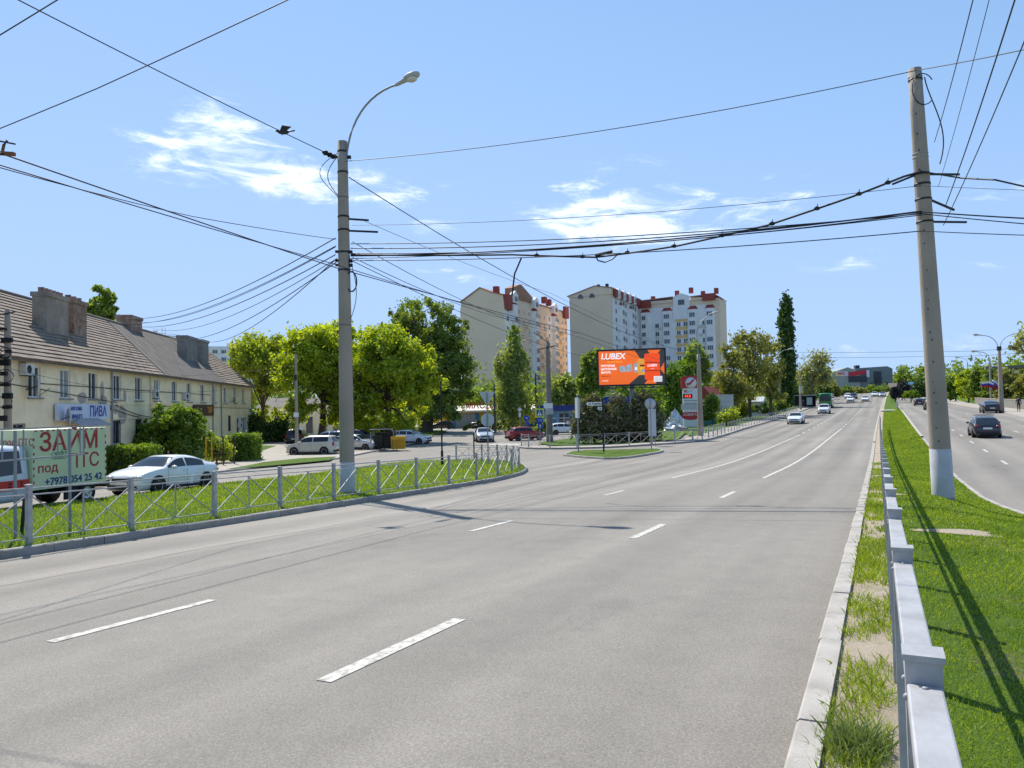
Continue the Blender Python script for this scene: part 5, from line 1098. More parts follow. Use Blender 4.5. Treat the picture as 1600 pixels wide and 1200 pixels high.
tree('maple_tree', 'bright yellow-green tree right of the lamp pole, above the rubbish bins', gb(606, 82), [(600, 558, 52, 50, 82), (632, 575, 45, 48, 81), (655, 612, 34, 50, 81), (600, 615, 58, 50, 82), (572, 650, 40, 30, 82), (640, 640, 40, 30, 81), (575, 530, 30, 25, 83), (668, 590, 20, 34, 81)], 940, 60, .20, 'leaf_maple', .36, seed=4, sub=92, rel=.42, cl=.24, limbs=22)
tree('ash_tree', 'thin yellowish tree at the end of the cream house', gb(413, 92), [(400, 556, 38, 36, 92), (388, 586, 28, 38, 92), (428, 560, 28, 40, 93), (425, 610, 30, 50, 93), (398, 640, 22, 40, 92), (445, 535, 20, 18, 93)], 480, 34, .24, 'leaf_lime', .24, seed=5, cl=.30, sub=60, rel=.45, limbs=20)
tree('willow_tree', 'huge dark spreading tree with a thick trunk behind the bright trees', gb(664, 112), [(660, 500, 66, 34, 113), (620, 512, 36, 30, 114), (702, 520, 38, 34, 112), (716, 575, 30, 55, 112), (690, 560, 48, 50, 113), (702, 630, 42, 38, 112), (738, 655, 16, 30, 110), (650, 600, 58, 55, 115), (640, 650, 50, 24, 113), (725, 520, 18, 20, 112)], 1000, 56, .26, 'leaf_dark', 1.05, seed=6, droop=.4, limbs=20, sub=150, rel=.42, cl=.26)
tree('poplar_tree', 'pale feathery poplar in front of the left apartment block', gb(801, 112), [(805, 518, 6, 20, 112), (804, 535, 11, 26, 112), (800, 560, 17, 40, 112), (800, 605, 23, 44, 112), (790, 632, 22, 26, 111), (815, 630, 18, 26, 113), (782, 570, 9, 26, 112), (820, 575, 8, 28, 112)], 260, 30, .23, 'leaf_poplar', .3, 'bark_grey', seed=7, upright=1.2, cl=.28, aspect=2.6, up=.8)
tree('roadside_tree', 'mid-green tree between the dark pole and the billboard', gb(886, 112), [(884, 606, 22, 20, 112), (872, 620, 16, 16, 112), (900, 618, 14, 18, 112)], 240, 26, .3, 'leaf_poplar', .2, seed=8, cl=.24)
tree('roadside_tree', 'dark green round tree immediately left of the billboard', gb(924, 105), [(924, 580, 20, 32, 105), (930, 560, 14, 14, 105), (915, 600, 14, 22, 105), (938, 600, 12, 18, 105)], 300, 36, .28, 'leaf_mid', .2, seed=9)
tree('roadside_tree', 'fresh green tree between the billboard and the price pylon', gb(1056, 106), [(1056, 606, 20, 36, 106), (1048, 636, 18, 24, 105), (1072, 585, 16, 26, 107), (1042, 600, 12, 22, 106), (1082, 562, 10, 16, 108)], 300, 34, .27, 'leaf_hedge', .18, seed=10, cl=.18)
tree('roadside_tree', 'green tree tops right above the price pylon', gb(1088, 130), [(1086, 560, 14, 26, 130), (1098, 580, 12, 30, 130), (1075, 575, 9, 20, 130)], 180, 26, .3, 'leaf_poplar', .2, seed=31, cl=.25)
for i, (px, d, lb, lab) in enumerate(((1142, 120, [(1142, 570, 22, 40, 120), (1130, 600, 18, 34, 120), (1150, 610, 24, 26, 121)], 'leftmost of the sparse yellow-green trees beside the avenue'), (1172, 126, [(1172, 540, 26, 30, 126), (1180, 570, 32, 38, 126), (1165, 605, 26, 30, 126)], 'tallest of the sparse yellow-green trees beside the avenue'), (1204, 132, [(1204, 560, 20, 40, 132), (1195, 590, 24, 34, 132), (1212, 610, 18, 24, 132)], 'sparse yellow-green tree just left of the tall dark poplar'), (1120, 140, [(1122, 610, 18, 26, 140), (1108, 622, 14, 18, 140)], 'small sparse tree behind the grey sign back'))):
    tree('plane_tree', lab, gb(px, d), lb, 270, 19, .29, 'leaf_yellow', .26, seed=20+i, cl=.34, limbs=22, surf=1.8, sub=44, rel=.44, group='sparse trees beside the avenue')
tree('poplar_tree', 'tall narrow dark green poplar by the avenue', gb(1228, 172), [(1228, 480, 8, 22, 172), (1228, 510, 10, 36, 172), (1230, 560, 11.5, 55, 172), (1226, 600, 11, 30, 172)], 360, 30, .42, 'leaf_deep', .3, seed=12, upright=1.0, cl=.3, up=.6)
tree('plane_tree', 'pale thin-leaved tree right of the dark poplar', gb(1268, 195), [(1278, 566, 20, 18, 195), (1260, 585, 16, 22, 195), (1288, 590, 14, 16, 195), (1262, 610, 16, 12, 195)], 240, 15, .4, 'leaf_pale', .26, 'bark_grey', seed=13, cl=.26, limbs=18, surf=1.6)
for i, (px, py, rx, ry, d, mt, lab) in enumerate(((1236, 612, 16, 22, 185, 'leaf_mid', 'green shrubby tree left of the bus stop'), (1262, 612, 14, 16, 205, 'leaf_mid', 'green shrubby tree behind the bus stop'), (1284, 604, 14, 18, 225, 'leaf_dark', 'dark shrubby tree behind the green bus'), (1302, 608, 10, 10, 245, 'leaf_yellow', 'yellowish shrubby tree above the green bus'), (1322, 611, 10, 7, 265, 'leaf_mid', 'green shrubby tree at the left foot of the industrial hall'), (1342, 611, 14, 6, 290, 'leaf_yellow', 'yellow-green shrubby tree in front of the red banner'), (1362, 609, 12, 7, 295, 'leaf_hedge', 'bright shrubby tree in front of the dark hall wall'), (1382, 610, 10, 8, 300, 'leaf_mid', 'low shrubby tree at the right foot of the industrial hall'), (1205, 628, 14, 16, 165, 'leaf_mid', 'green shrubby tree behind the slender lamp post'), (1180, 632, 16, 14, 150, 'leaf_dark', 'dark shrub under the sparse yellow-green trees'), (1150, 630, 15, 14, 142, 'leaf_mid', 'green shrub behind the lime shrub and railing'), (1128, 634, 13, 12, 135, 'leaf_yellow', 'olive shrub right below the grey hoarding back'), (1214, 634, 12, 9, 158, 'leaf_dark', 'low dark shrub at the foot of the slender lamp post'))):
    tree('shrubby_tree', lab, gb(px, d), [(px, py, rx, ry, d), (px-rx*.5, py+ry*.5, rx*.7, ry*.6, d), (px+rx*.5, py+ry*.4, rx*.7, ry*.7, d)], 150, 26, .38, mt, .16, seed=40+i, group='shrubby trees along the avenue')
for i, (px, py, rx, ry, d, mt, lab) in enumerate(((1410, 608, 10, 12, 215, 'leaf_purple', 'dark purple conifer shrub at the end of the median'), (1400, 612, 7, 9, 190, 'leaf_purple', 'small dark shrub left in the far median'), (1436, 607, 12, 12, 230, 'leaf_deep', 'dark green shrub behind the far cars'), (1424, 616, 12, 5, 190, 'leaf_hedge', 'low rounded green hedge in the far median'), (1450, 606, 10, 14, 240, 'leaf_dark', 'dark tree left of the concrete pole'))):
    tree('far_shrub', lab, gb(px, d), [(px, py, rx, ry, d), (px, py+ry*.5, rx*1.1, ry*.6, d)], 130, 22, .36, mt, .14, seed=60+i, cat='shrub', group='shrubs in the far median')
for i, (px, py, rx, ry, d, mt, lab) in enumerate(((1494, 600, 16, 22, 150, 'leaf_hedge', 'bright green tree just right of the concrete pole'), (1514, 594, 20, 26, 135, 'leaf_maple', 'lime green tree above the right roadside wall'), (1534, 592, 20, 28, 128, 'leaf_mid', 'green tree behind the flags'), (1558, 594, 22, 28, 118, 'leaf_mid', 'green tree behind the twin lamp post'), (1582, 600, 22, 30, 108, 'leaf_yellow', 'olive green tree near the right edge'), (1612, 606, 24, 32, 100, 'leaf_yellow', 'olive green tree cut by the right edge'), (1478, 606, 14, 16, 175, 'leaf_mid', 'green tree hidden behind the concrete pole'))):
    d *= 1.22; tree('roadside_tree', lab, gb(px, d)+np.array((0, 0, .1)), [(px, py-4, rx*.8, ry*.75, d), (px-rx*.6, py+ry*.35, rx*.7, ry*.65, d), (px+rx*.6, py+ry*.3, rx*.7, ry*.7, d), (px, py+ry*.7, rx, ry*.5, d)], 380, 28, .27, mt, .16, seed=70+i, cl=.26, sub=44, rel=.45, group='trees along the right pavement')
tree('overhanging_tree', 'tree branch with pale leaves reaching in at the right edge', gb(1660, 58), [(1604, 530, 18, 16, 58), (1612, 550, 26, 14, 58), (1640, 530, 36, 40, 58), (1590, 545, 9, 6, 58), (1680, 560, 40, 40, 58)], 190, 22, .2, 'leaf_pale', .2, seed=80, cl=.3)
tree('walnut_tree', 'tree top rising behind the cream house roof', gb(158, 82), [(156, 462, 18, 12, 82), (140, 474, 16, 9, 82), (172, 476, 15, 10, 82), (158, 488, 18, 16, 82), (182, 466, 8, 6, 82), (160, 520, 14, 30, 82)], 260, 24, .26, 'leaf_mid', .2, seed=14, cl=.34, sub=22, rel=.5)
tree('lilac_bush', 'large rounded flowering shrub in front of the cream house', gp(268, 727, .1), [(268, 662, 44, 28, 54), (250, 680, 40, 28, 54), (295, 680, 36, 30, 54), (228, 695, 22, 20, 53), (270, 700, 50, 20, 54)], 900, 40, .12, 'leaf_hedge', .10, seed=15, cat='shrub', flower=70, cl=.24, stems=4, sub=95, rel=.42)
def hedge(label, px0, px1, pyb, pyt, d, mat, seed):
    a = gp((px0+px1)/2, pyb, .1); d0 = float((a-CAM)@CF); w = (px1-px0)*d0/FPX; h = (pyb-pyt)*d0/FPX; r = np.random.default_rng(seed); n = int(260*w*h/2)
    C = r.uniform(-1, 1, (n, 3)); ax = r.integers(0, 3, n); C[np.arange(n), ax] = np.sign(C[np.arange(n), ax])*r.uniform(.9, 1.0, n); C = C*np.array((w/2, .8, h/2))+np.array((0, .7, h/2))
    V, F = leaves(C, np.full((n, 3), .10), 22, .10, r=r); V[:, 2] = np.maximum(V[:, 2], .02); t = thing('hedge', label, 'hedge', a); cr = bpy.data.objects.new('foliage', npmesh('foliage', V, F, mat)); COL.objects.link(cr); cr.parent = t
    mb = MB(); mb.box((0, .7, h*.45), (w*.86, 1.2, h*.8)); mb.build('twig_core', 'bark', t)
hedge('low clipped bright green hedge between the truck and the white sedan', 168, 232, 742, 700, 46, 'leaf_hedge', 1)
hedge('clipped green hedge at the corner of the pavement', 360, 397, 720, 681, 58, 'leaf_hedge', 2)
tree('yellow_shrub', 'thin yellow-green shrub behind the wire fence', gp(338, 726, .1), [(336, 700, 14, 16, 56), (350, 705, 12, 14, 56)], 160, 20, .12, 'leaf_lime', .04, seed=16, cat='shrub', cl=.3, stems=3)
# dark evergreens beneath the billboard
for i, (px, lb, lab) in enumerate(((928, [(926, 645, 16, 26, 69), (918, 662, 22, 20, 69), (940, 658, 16, 24, 69)], 'leftmost dark evergreen under the billboard'), (966, [(965, 648, 18, 30, 69.5), (955, 668, 24, 18, 69.5), (978, 664, 18, 24, 69.5)], 'middle dark evergreen under the billboard'), (1004, [(1004, 642, 16, 34, 70), (1015, 658, 20, 26, 70), (995, 668, 22, 20, 70)], 'rightmost dark evergreen under the billboard'))):
    tree('evergreen', lab, gb(px, 69.5), lb, 330, 30, .16, 'leaf_conifer', .14, seed=90+i, cl=.26, aspect=2.6, group='dark evergreens under the billboard')
tree('small_shrub', 'bright lime shrub behind the long railing', gb(1140, 100), [(1140, 652, 13, 12, 100), (1130, 658, 10, 8, 100)], 110, 26, .2, 'leaf_lime', .06, seed=17, cat='shrub', cl=.25)
tree('small_shrub', 'small green tree left of the grey sign back', gb(1113, 105), [(1113, 634, 11, 20, 105), (1106, 648, 10, 10, 105)], 130, 26, .22, 'leaf_mid', .08, seed=18, cat='shrub', cl=.22)
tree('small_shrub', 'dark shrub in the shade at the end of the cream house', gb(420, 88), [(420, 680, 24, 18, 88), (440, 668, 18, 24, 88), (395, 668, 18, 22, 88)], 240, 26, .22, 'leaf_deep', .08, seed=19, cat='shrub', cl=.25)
tree('small_shrub', 'green undergrowth shrub behind the bins', gb(590, 98), [(580, 668, 30, 14, 98), (620, 660, 26, 18, 98), (550, 664, 22, 18, 98)], 240, 24, .24, 'leaf_mid', .08, seed=33, cat='shrub', cl=.25)
tree('small_shrub', 'reddish-green shrub beside the dark pole', gb(850, 90), [(850, 670, 10, 14, 90), (842, 676, 10, 10, 90)], 110, 22, .2, 'leaf_mid', .06, seed=34, cat='shrub', cl=.25)
tree('small_shrub', 'dark shrub to the right of the bus stop railing', gb(1160, 128), [(1160, 640, 16, 10, 128), (1195, 638, 18, 10, 140), (1128, 640, 12, 10, 122)], 180, 24, .26, 'leaf_dark', .06, seed=35, cat='shrub', cl=.25)
# woods that close the distance
def wood(name, label, pts, n, mat, size, seed, hgt):
    r = np.random.default_rng(seed); P = []
    for _ in range(n):
        k = r.uniform(0, len(pts)-1); i = int(k); q = k-i; a, b = pts[i], pts[i+1]; px = a[0]+(b[0]-a[0])*q; d = a[1]+(b[1]-a[1])*q+r.uniform(-8, 8); h = hgt*(.65+.5*abs(math.sin(px*.11+seed))+.25*r.random())
        p = at(px, 640, d); z = g(p[0], p[1]); P.append((p[0], p[1], z+h*r.uniform(0.02, 1)**.8))
    C = np.array(P); V, F = leaves(C, np.full((len(C), 3), 1.0), 26, size, r=r); o = bpy.data.objects.new(name, npmesh(name, V, F, mat)); COL.objects.link(o); stuff(o); o['label'] = label; o['category'] = 'wood'; return o
wood('far_wood', 'dark line of trees closing the view beyond the garages and flats', [(330, 190), (560, 175), (720, 178), (860, 170), (1000, 165), (1120, 190)], 900, 'leaf_mid', .55, 2, 7.5)
wood('far_wood', 'hazy trees in the valley beyond the end of the median', [(1402, 345), (1425, 335), (1470, 320), (1540, 240), (1640, 200)], 420, 'leaf_mid', .7, 3, 8.5)
wood('far_wood', 'row of green trees behind the avenue railing towards the bus', [(1100, 165), (1180, 185), (1250, 235), (1296, 270)], 560, 'leaf_yellow', .5, 4, 8.0)

# ---------------------------------------------------------------- grass
def blades(name, label, T, Lg, h, w, off, mat, r):
    X, Y = xy(T, Lg); Z = G(X, Y)+off; n = len(X); B = np.stack([X, Y, Z], 1); a = r.uniform(0, 2*math.pi, n); s = np.stack([np.cos(a), np.sin(a), 0*a], 1)*w[:, None]*.5
    ln = r.normal(0, .45, (n, 2)); tip = B+np.stack([ln[:, 0]*h, ln[:, 1]*h, h*r.uniform(.6, 1.1, n)], 1); m_ = (B+tip)/2+np.stack([0*h, 0*h, h*.12], 1)
    V = np.stack([B-s, B+s, m_+s*.7, tip, m_-s*.7], 1).reshape(-1, 3); F = np.arange(n*5).reshape(n, 5)
    o = bpy.data.objects.new(name, npmesh(name, V, F, mat)); COL.objects.link(o); stuff(o); o['label'] = label; o['category'] = 'grass'; return o
r = np.random.default_rng(5)
_GN = np.random.default_rng(9).random((256, 256))
def vnoise(x, y):
    xi = np.floor(x).astype(int); yi = np.floor(y).astype(int); fx = x-xi; fy = y-yi; fx = fx*fx*(3-2*fx); fy = fy*fy*(3-2*fy); q = lambda a, b: _GN[a % 256, b % 256]
    return (q(xi, yi)*(1-fx)+q(xi+1, yi)*fx)*(1-fy)+(q(xi, yi+1)*(1-fx)+q(xi+1, yi+1)*fx)*fy
def clump_noise(T, L_): return .5*vnoise(T*1.1, L_*1.3)+.3*vnoise(T*3.1+40, L_*3.7)+.2*vnoise(T*8+9, L_*9)
n = 260000; T = np.exp(r.uniform(math.log(1.6), math.log(150), n)); Lg = .14+r.uniform(0, 1, n)*(np.minimum(medR(T), 4.6)-.28)
keep = r.random(n) < np.clip(2.6*(clump_noise(T, Lg)-.16), .12, 1)*np.where(Lg < .75, .72, 1); T, Lg = T[keep], Lg[keep]
bx_, by_ = xy(T, Lg); ok_ = np.ones(len(T), bool)
for (px, py, rr) in ((1500, 831, .46), (1397, 772, .26)):
    q = gp(px, py, .08); ok_ &= np.hypot(bx_-q[0], by_-q[1]) > rr*r.uniform(.8, 1.25, len(T))
T, Lg = T[ok_], Lg[ok_]
blades('grass', 'fresh green grass covering the median', T, Lg, r.uniform(.018, .055, len(T))*(1+.008*np.minimum(T, 60))*(.6+.8*clump_noise(T*.7, Lg*.7)), np.clip(.0042*T/4, .004, .06), .07, 'grass_blade', r)
n = 26000; T = np.exp(r.uniform(math.log(2.2), math.log(40), n)); Lg = r.uniform(-.36, .16, n); k = clump_noise(T*1.1+17, Lg*2.2+5); keep = k > .45+.22*r.random(n)-.10*np.clip((T-6)/10, 0, 1); T, Lg = T[keep], Lg[keep]
blades('grass', 'ragged grass tufts on the sandy strip beside the kerb', T, Lg, r.uniform(.03, .12, len(T)), np.clip(.0045*T/4, .0045, .02), .066, 'grass_blade', r)
q = gp(1330, 1172, .07); t0, l0 = tl(q[0], q[1]); n = 1500; T = t0+r.normal(0, .10, n); Lg = l0+.03+r.normal(0, .07, n)
blades('grass', 'grey-green weed tuft at the kerb in the bottom right', T, Lg, r.uniform(.05, .17, n), np.full(n, .007), .066, 'weed', r)
# island lawn
A = np.array(ISL); lo, hi = A.min(0), A.max(0); Q = r.uniform(lo, hi, (330000, 2)); Q = Q[inside(ISL, Q)]; d = np.linalg.norm(Q, axis=1); Q = Q[r.random(len(Q)) < np.clip((16/d)**1.3, 0, 1)]
T, Lg = tl(Q[:, 0], Q[:, 1]); blades('grass', 'fresh green grass covering the left island', T, Lg, r.uniform(.05, .11, len(T)), np.full(len(T), .022)*np.clip(np.linalg.norm(Q, axis=1)/20, .6, 2), .115, 'grass_blade', r)
# ---------------------------------------------------------------- vehicles
def paint(name, col, metal=.0): return M(name, col, .28, .03, 1.5, 0, metal=metal, spec=.5, coat=.6)
paint('car_white', (.78, .79, .80)); paint('car_silver', (.50, .51, .52), .4); paint('car_beige', (.60, .555, .46)); paint('car_black', (.014, .015, .018)); paint('car_dark', (.028, .034, .045), .3); paint('car_red', (.30, .018, .016)); paint('car_grey', (.12, .12, .125), .3); paint('bus_green', (.015, .22, .055)); paint('car_maroon', (.12, .03, .03))
M('headlight', (.60, .62, .64), .12, .1, 20, spec=.8); M('taillight', (.28, .012, .010), .2, .05, spec=.7); M('rim', (.42, .43, .44), .35, .05, metal=.7); M('trim', (.022, .022, .024), .7, .1); M('plate', (.72, .72, .70), .5, .03)
KIND = {
 'sedan': dict(L=4.65, W=1.80, H=1.46, top=[(0, .50), (.005, .68), (.02, .78), (.10, .895), (.20, .975), (.27, 1.02), (.42, 1.39), (.50, 1.455), (.60, 1.455), (.72, 1.37), (.86, 1.14), (.94, 1.10), (.985, 1.02), (1, .70)], belt=.97, ws=(.275, .43), rw=(.735, .86), wh=(.185, .795), r=.335, panes=[(.305, .53), (.545, .775)]),
 'hatch': dict(L=4.0, W=1.68, H=1.46, top=[(0, .48), (.006, .66), (.05, .78), (.22, .95), (.27, 1.0), (.41, 1.38), (.52, 1.45), (.72, 1.44), (.86, 1.36), (.965, 1.0), (.99, .92), (1, .62)], belt=.95, ws=(.275, .42), rw=(.87, .965), wh=(.18, .80), r=.30, panes=[(.30, .53), (.55, .74), (.755, .88)]),
 'boxy': dict(L=4.15, W=1.79, H=1.62, top=[(0, .50), (.005, .74), (.03, .88), (.20, 1.05), (.25, 1.08), (.37, 1.50), (.47, 1.60), (.80, 1.62), (.93, 1.58), (.975, 1.15), (.992, 1.0), (1, .60)], belt=1.06, ws=(.255, .38), rw=(.935, .975), wh=(.185, .81), r=.335, panes=[(.29, .56), (.58, .885)]),
 'suv': dict(L=4.55, W=1.84, H=1.70, top=[(0, .52), (.006, .82), (.04, .97), (.22, 1.10), (.27, 1.14), (.40, 1.60), (.50, 1.69), (.78, 1.68), (.90, 1.60), (.965, 1.15), (.99, 1.05), (1, .62)], belt=1.10, ws=(.275, .41), rw=(.905, .965), wh=(.19, .80), r=.36, panes=[(.30, .54), (.56, .73), (.75, .885)]),
 'lada': dict(L=4.05, W=1.65, H=1.40, top=[(0, .48), (.004, .66), (.03, .74), (.25, .86), (.30, .90), (.43, 1.33), (.52, 1.395), (.70, 1.385), (.80, 1.33), (.955, .96), (.985, .90), (1, .60)], belt=.90, ws=(.305, .435), rw=(.81, .945), wh=(.20, .79), r=.29, panes=[(.33, .55), (.57, .83)])}
WHEEL = {}
def wheel_meshes(r):
    if r in WHEEL: return WHEEL[r]
    ty = MB(); ty.lathe([(r*.62, -.09), (r*.93, -.10), (r, -.07), (r, .07), (r*.93, .10), (r*.62, .09), (r*.62, -.09)], 22, axis='Y')
    ri = MB(); ri.lathe([(r*.63, -.085), (r*.60, -.075), (r*.56, -.03), (0, -.03)], 20, axis='Y', mi=1); ri.lathe([(r*.63, .085), (r*.60, .075), (r*.56, .03), (0, .03)], 20, axis='Y', mi=1)
    for sg in (-1, 1):
        ri.lathe([(r*.66, sg*.092), (r*.58, sg*.092), (r*.58, sg*.05), (r*.66, sg*.05)], 20, axis='Y')
        for k in range(6):
            a = k*math.pi/3; ri.box((r*.31*math.cos(a), sg*.06, r*.31*math.sin(a)), (r*.58, .04, r*.14), 0, M4=Matrix.Rotation(-a, 3, 'Y'))
        ri.lathe([(r*.14, sg*.085), (0, sg*.085)], 10, axis='Y')
    WHEEL[r] = (ty.mesh('tyre', 'rubber'), ri.mesh('rim', ['rim', 'trim'])); return WHEEL[r]
CARM = {}
def car_meshes(kind):
    if kind in CARM: return CARM[kind]
    K = KIND[kind]; L_, W_, H_ = K['L'], K['W']/2, K['H']; tu = [p[0] for p in K['top']]; tz = [p[1] for p in K['top']]
    us = np.unique(np.concatenate([np.linspace(0, 1, 41), tu])); zt_ = lambda u: float(np.mean(np.interp(np.clip(u+np.linspace(-1, 1, 9)*min(.028, u*.9+.001, (1-u)*.9+.001), 0, 1), tu, tz)))
    wf = lambda u: W_*float(np.interp(u, [0, .01, .04, .12, .25, .8, .92, .98, 1], [.70, .82, .91, .97, 1, 1, .97, .90, .80]))
    belt = K['belt']; zb = .19
    def sec(u):
        zt = zt_(u); w = wf(u); b = min(belt+.04*(u-.3), zt-.035); f = max(0, min(1, (zt-belt)/(H_-belt))); wt = w*(.945-.215*f)
        z0 = zb+(.10*(u < .02)+.12*(u > .985))
        return [(0, z0), (.88*w, z0), (.965*w, z0+.13), (1.0*w, .5*(z0+b)), (.99*w, b-.07), (.955*w, b), (wt, zt-.05*f-.018), (.78*wt, zt-.004), (0, zt+.012)]
    X = lambda u: L_/2-u*L_
    mb = MB(); V = []; n = 9
    for u in us:
        s_ = sec(u); ring = [(y, z) for y, z in s_]+[(-y, z) for y, z in reversed(s_[1:-1])]
        V += [(X(u), y, z) for y, z in ring]
    m = 2*n-2; F = []
    for i in range(len(us)-1):
        for k in range(m): F.append((i*m+k, i*m+(k+1) % m, (i+1)*m+(k+1) % m, (i+1)*m+k))
    F += [tuple(range(m)), tuple(reversed(range((len(us)-1)*m, len(us)*m)))]; mb.add(V, F, 0, True)
    body = mb
    def side_glass(u0, u1, sg, v0=.10, v1=.90):
        g_ = MB(); uu = np.linspace(u0, u1, 7); V = []
        for u in uu:
            s_ = sec(u); a, b = s_[5], s_[6]
            for v in (v0, v1): V.append((X(u), sg*(a[0]+(b[0]-a[0])*v+.008), a[1]+(b[1]-a[1])*v))
        g_.add(V, [(2*i, 2*i+1, 2*i+3, 2*i+2) for i in range(6)], 0, True); return g_.mesh('side_window', 'glass_dark')
    def across(u0, u1, name, k=.90):
        g_ = MB(); uu = np.linspace(u0, u1, 6); ss = (-k, -.78, -.3, .3, .78, k); V = []
        for u in uu:
            s_ = sec(u); wt = s_[6][0]; ys = [0, s_[7][0], wt]; zs_ = [s_[8][1], s_[7][1], s_[6][1]]; sl = (zt_(u+.01)-zt_(u-.01))/(.02*L_); nx, nz = sl, 1.0; q = math.hypot(nx, nz)
            for s in ss: V.append((X(u)+.010*nx/q, s*wt, float(np.interp(abs(s*wt), ys, zs_))+.010*nz/q))
        c = len(ss); g_.add(V, [(i*c+j, i*c+j+1, (i+1)*c+j+1, (i+1)*c+j) for i in range(5) for j in range(c-1)], 0, True); return g_.mesh(name, 'glass_dark')
    out = dict(K=K, body=body, sides=[side_glass(a, b, s) for s in (-1, 1) for a, b in K['panes']], ws=across(*K['ws'], 'windscreen'), rw=across(*K['rw'], 'rear_window'))
    w = wf(.02); hz_ = tz[2]-.09 if kind != 'suv' and kind != 'boxy' else tz[2]-.16
    hl = []
    for s in (-1, 1): hl.append(MB().ell((L_/2-.10, s*W_*.68, hz_), (.17, .22, .085), n=12, rz=-s*.5).mesh('headlight', 'headlight'))
    tzr = float(np.interp(.97, tu, tz)); tl_ = []
    for s in (-1, 1):
        zc = .80 if kind in ('sedan', 'lada') else .92; hh = .075 if kind in ('sedan', 'lada') else .19
        tl_.append(MB().ell((-L_/2+.09, s*W_*.74, zc), (.12, .17, hh), n=12, rz=s*.45).mesh('taillight', 'taillight'))
    out['hl'] = hl; out['tl'] = tl_
    fr = MB(); fr.box((L_/2+.004, 0, .58), (.04, W_*.95, .15)); fr.box((L_/2-.02, 0, .33), (.10, W_*1.4, .16)); out['grille'] = fr.mesh('grille', 'trim')
    out['fplate'] = MB().box((L_/2+.028, 0, .47), (.015, .50, .11)).mesh('number_plate', 'plate'); out['rplate'] = MB().box((-L_/2-.012, 0, .62 if kind != 'lada' else .66), (.02, .52, .115)).mesh('number_plate', 'plate')
    rb = MB(); rb.box((-L_/2+.06, 0, .36), (.16, W_*1.62, .16)); out['bumper'] = rb.mesh('rear_bumper', 'trim')
    sk = MB()
    for s in (-1, 1): sk.box((0, s*(W_-.01), .27), (L_*.42, .05, .09))
    out['sills'] = [MB().box((0, s*(W_-.012), .27), (L_*.42, .05, .09)).mesh('sill_trim', 'trim') for s in (-1, 1)]
    arch = MB(); R = K['r']*1.17
    arch.lathe([(0, 0), (R, 0), (R, .02), (0, .02)], 20, axis='Y'); out['arch'] = arch.mesh('wheel_arch', 'black')
    out['mirror'] = [MB().ell((L_/2-K['ws'][0]*L_-.32, s*(W_+.10), belt+.04), (.10, .12, .075)) for s in (-1, 1)]
    seam = []
    for s in (-1, 1):
        for u in (.27+.03, .54, .76):
            q = MB(); s_ = sec(u); q.add([(X(u)-.006, s*(s_[2][0]+.004), s_[2][1]), (X(u)+.006, s*(s_[2][0]+.004), s_[2][1]), (X(u)+.006, s*(s_[3][0]+.004), s_[3][1]), (X(u)-.006, s*(s_[3][0]+.004), s_[3][1]), (X(u)+.006, s*(s_[4][0]+.004), s_[4][1]), (X(u)-.006, s*(s_[4][0]+.004), s_[4][1])], [(0, 1, 2, 3), (3, 2, 4, 5)]); seam.append(q.mesh('door_seam', 'trim'))
    out['seam'] = seam
    out['handle'] = [MB().box((X(u), s*(W_+.002), belt-.10), (.17, .03, .03)) for s in (-1, 1) for u in (.50, .70)]
    CARM[kind] = out; return out
BODYC = {}
def car(kind, paintm, label, pos, heading, cat='car', group=None, name='parked_car', detail=True, rack=False, pos_is_ground=True, k=1.0):
    C = car_meshes(kind); K = C['K']; pos = np.asarray(pos, float); z = g(pos[0], pos[1]); fx, fy = math.cos(heading), math.sin(heading); Lw = K['L']*.3
    pitch = math.atan2(g(pos[0]+fx*Lw, pos[1]+fy*Lw)-g(pos[0]-fx*Lw, pos[1]-fy*Lw), 2*Lw)
    t = thing(name, label, cat, (pos[0], pos[1], z+(pos[2]-z if not pos_is_ground else 0)), heading, group); t.rotation_euler = (0, -pitch, heading); t.scale = (k, k, k)
    key = (kind, paintm)
    if key not in BODYC:
        me = C['body'].mesh('body', paintm); BODYC[key] = (me, [m.mesh('mirror', paintm) for m in C['mirror']], [m.mesh('door_handle', paintm) for m in C['handle']])
    b = inst('body', BODYC[key][0], t)
    for m in C['sides']: inst('side_window', m, t)
    inst('windscreen', C['ws'], t); inst('rear_window', C['rw'], t)
    for m in C['hl']: inst('headlight', m, t)
    for m in C['tl']: inst('taillight', m, t)
    inst('grille', C['grille'], t); inst('number_plate', C['fplate'], t); inst('number_plate', C['rplate'], t); inst('rear_bumper', C['bumper'], t)
    for m in BODYC[key][1]: inst('mirror', m, t)
    if detail:
        for m in C['sills']: inst('sill_trim', m, t)
        for m in C['seam']: inst('door_seam', m, b)
        for m in BODYC[key][2]: inst('door_handle', m, b)
    ty, ri = wheel_meshes(K['r'])
    for u in K['wh']:
        for s in (-1, 1):
            x = K['L']/2-u*K['L']; inst('wheel_arch', C['arch'], t, (x, s*(K['W']/2-.008)-(.02 if s < 0 else 0)+.004*s, K['r']*1.04)); w = inst('wheel', ty, t, (x, s*(K['W']/2-.075), K['r'])); inst('rim', ri, w)
    if rack:
        mb = MB()
        for x in (-.35, .45): mb.box((x, 0, K['H']+.07), (.05, 1.15, .05))
        for y in (-.5, .5): mb.box((.05, y, K['H']+.10), (1.1, .04, .04))
        mb.build('roof_rack', 'galv_dull', t)
    return t
HD_TO = ROADDIR+math.pi; HD_AW = ROADDIR
STH = math.atan2(-.97, -.25)     # side street traffic towards the camera
G2 = lambda px, py: gp(px, py)
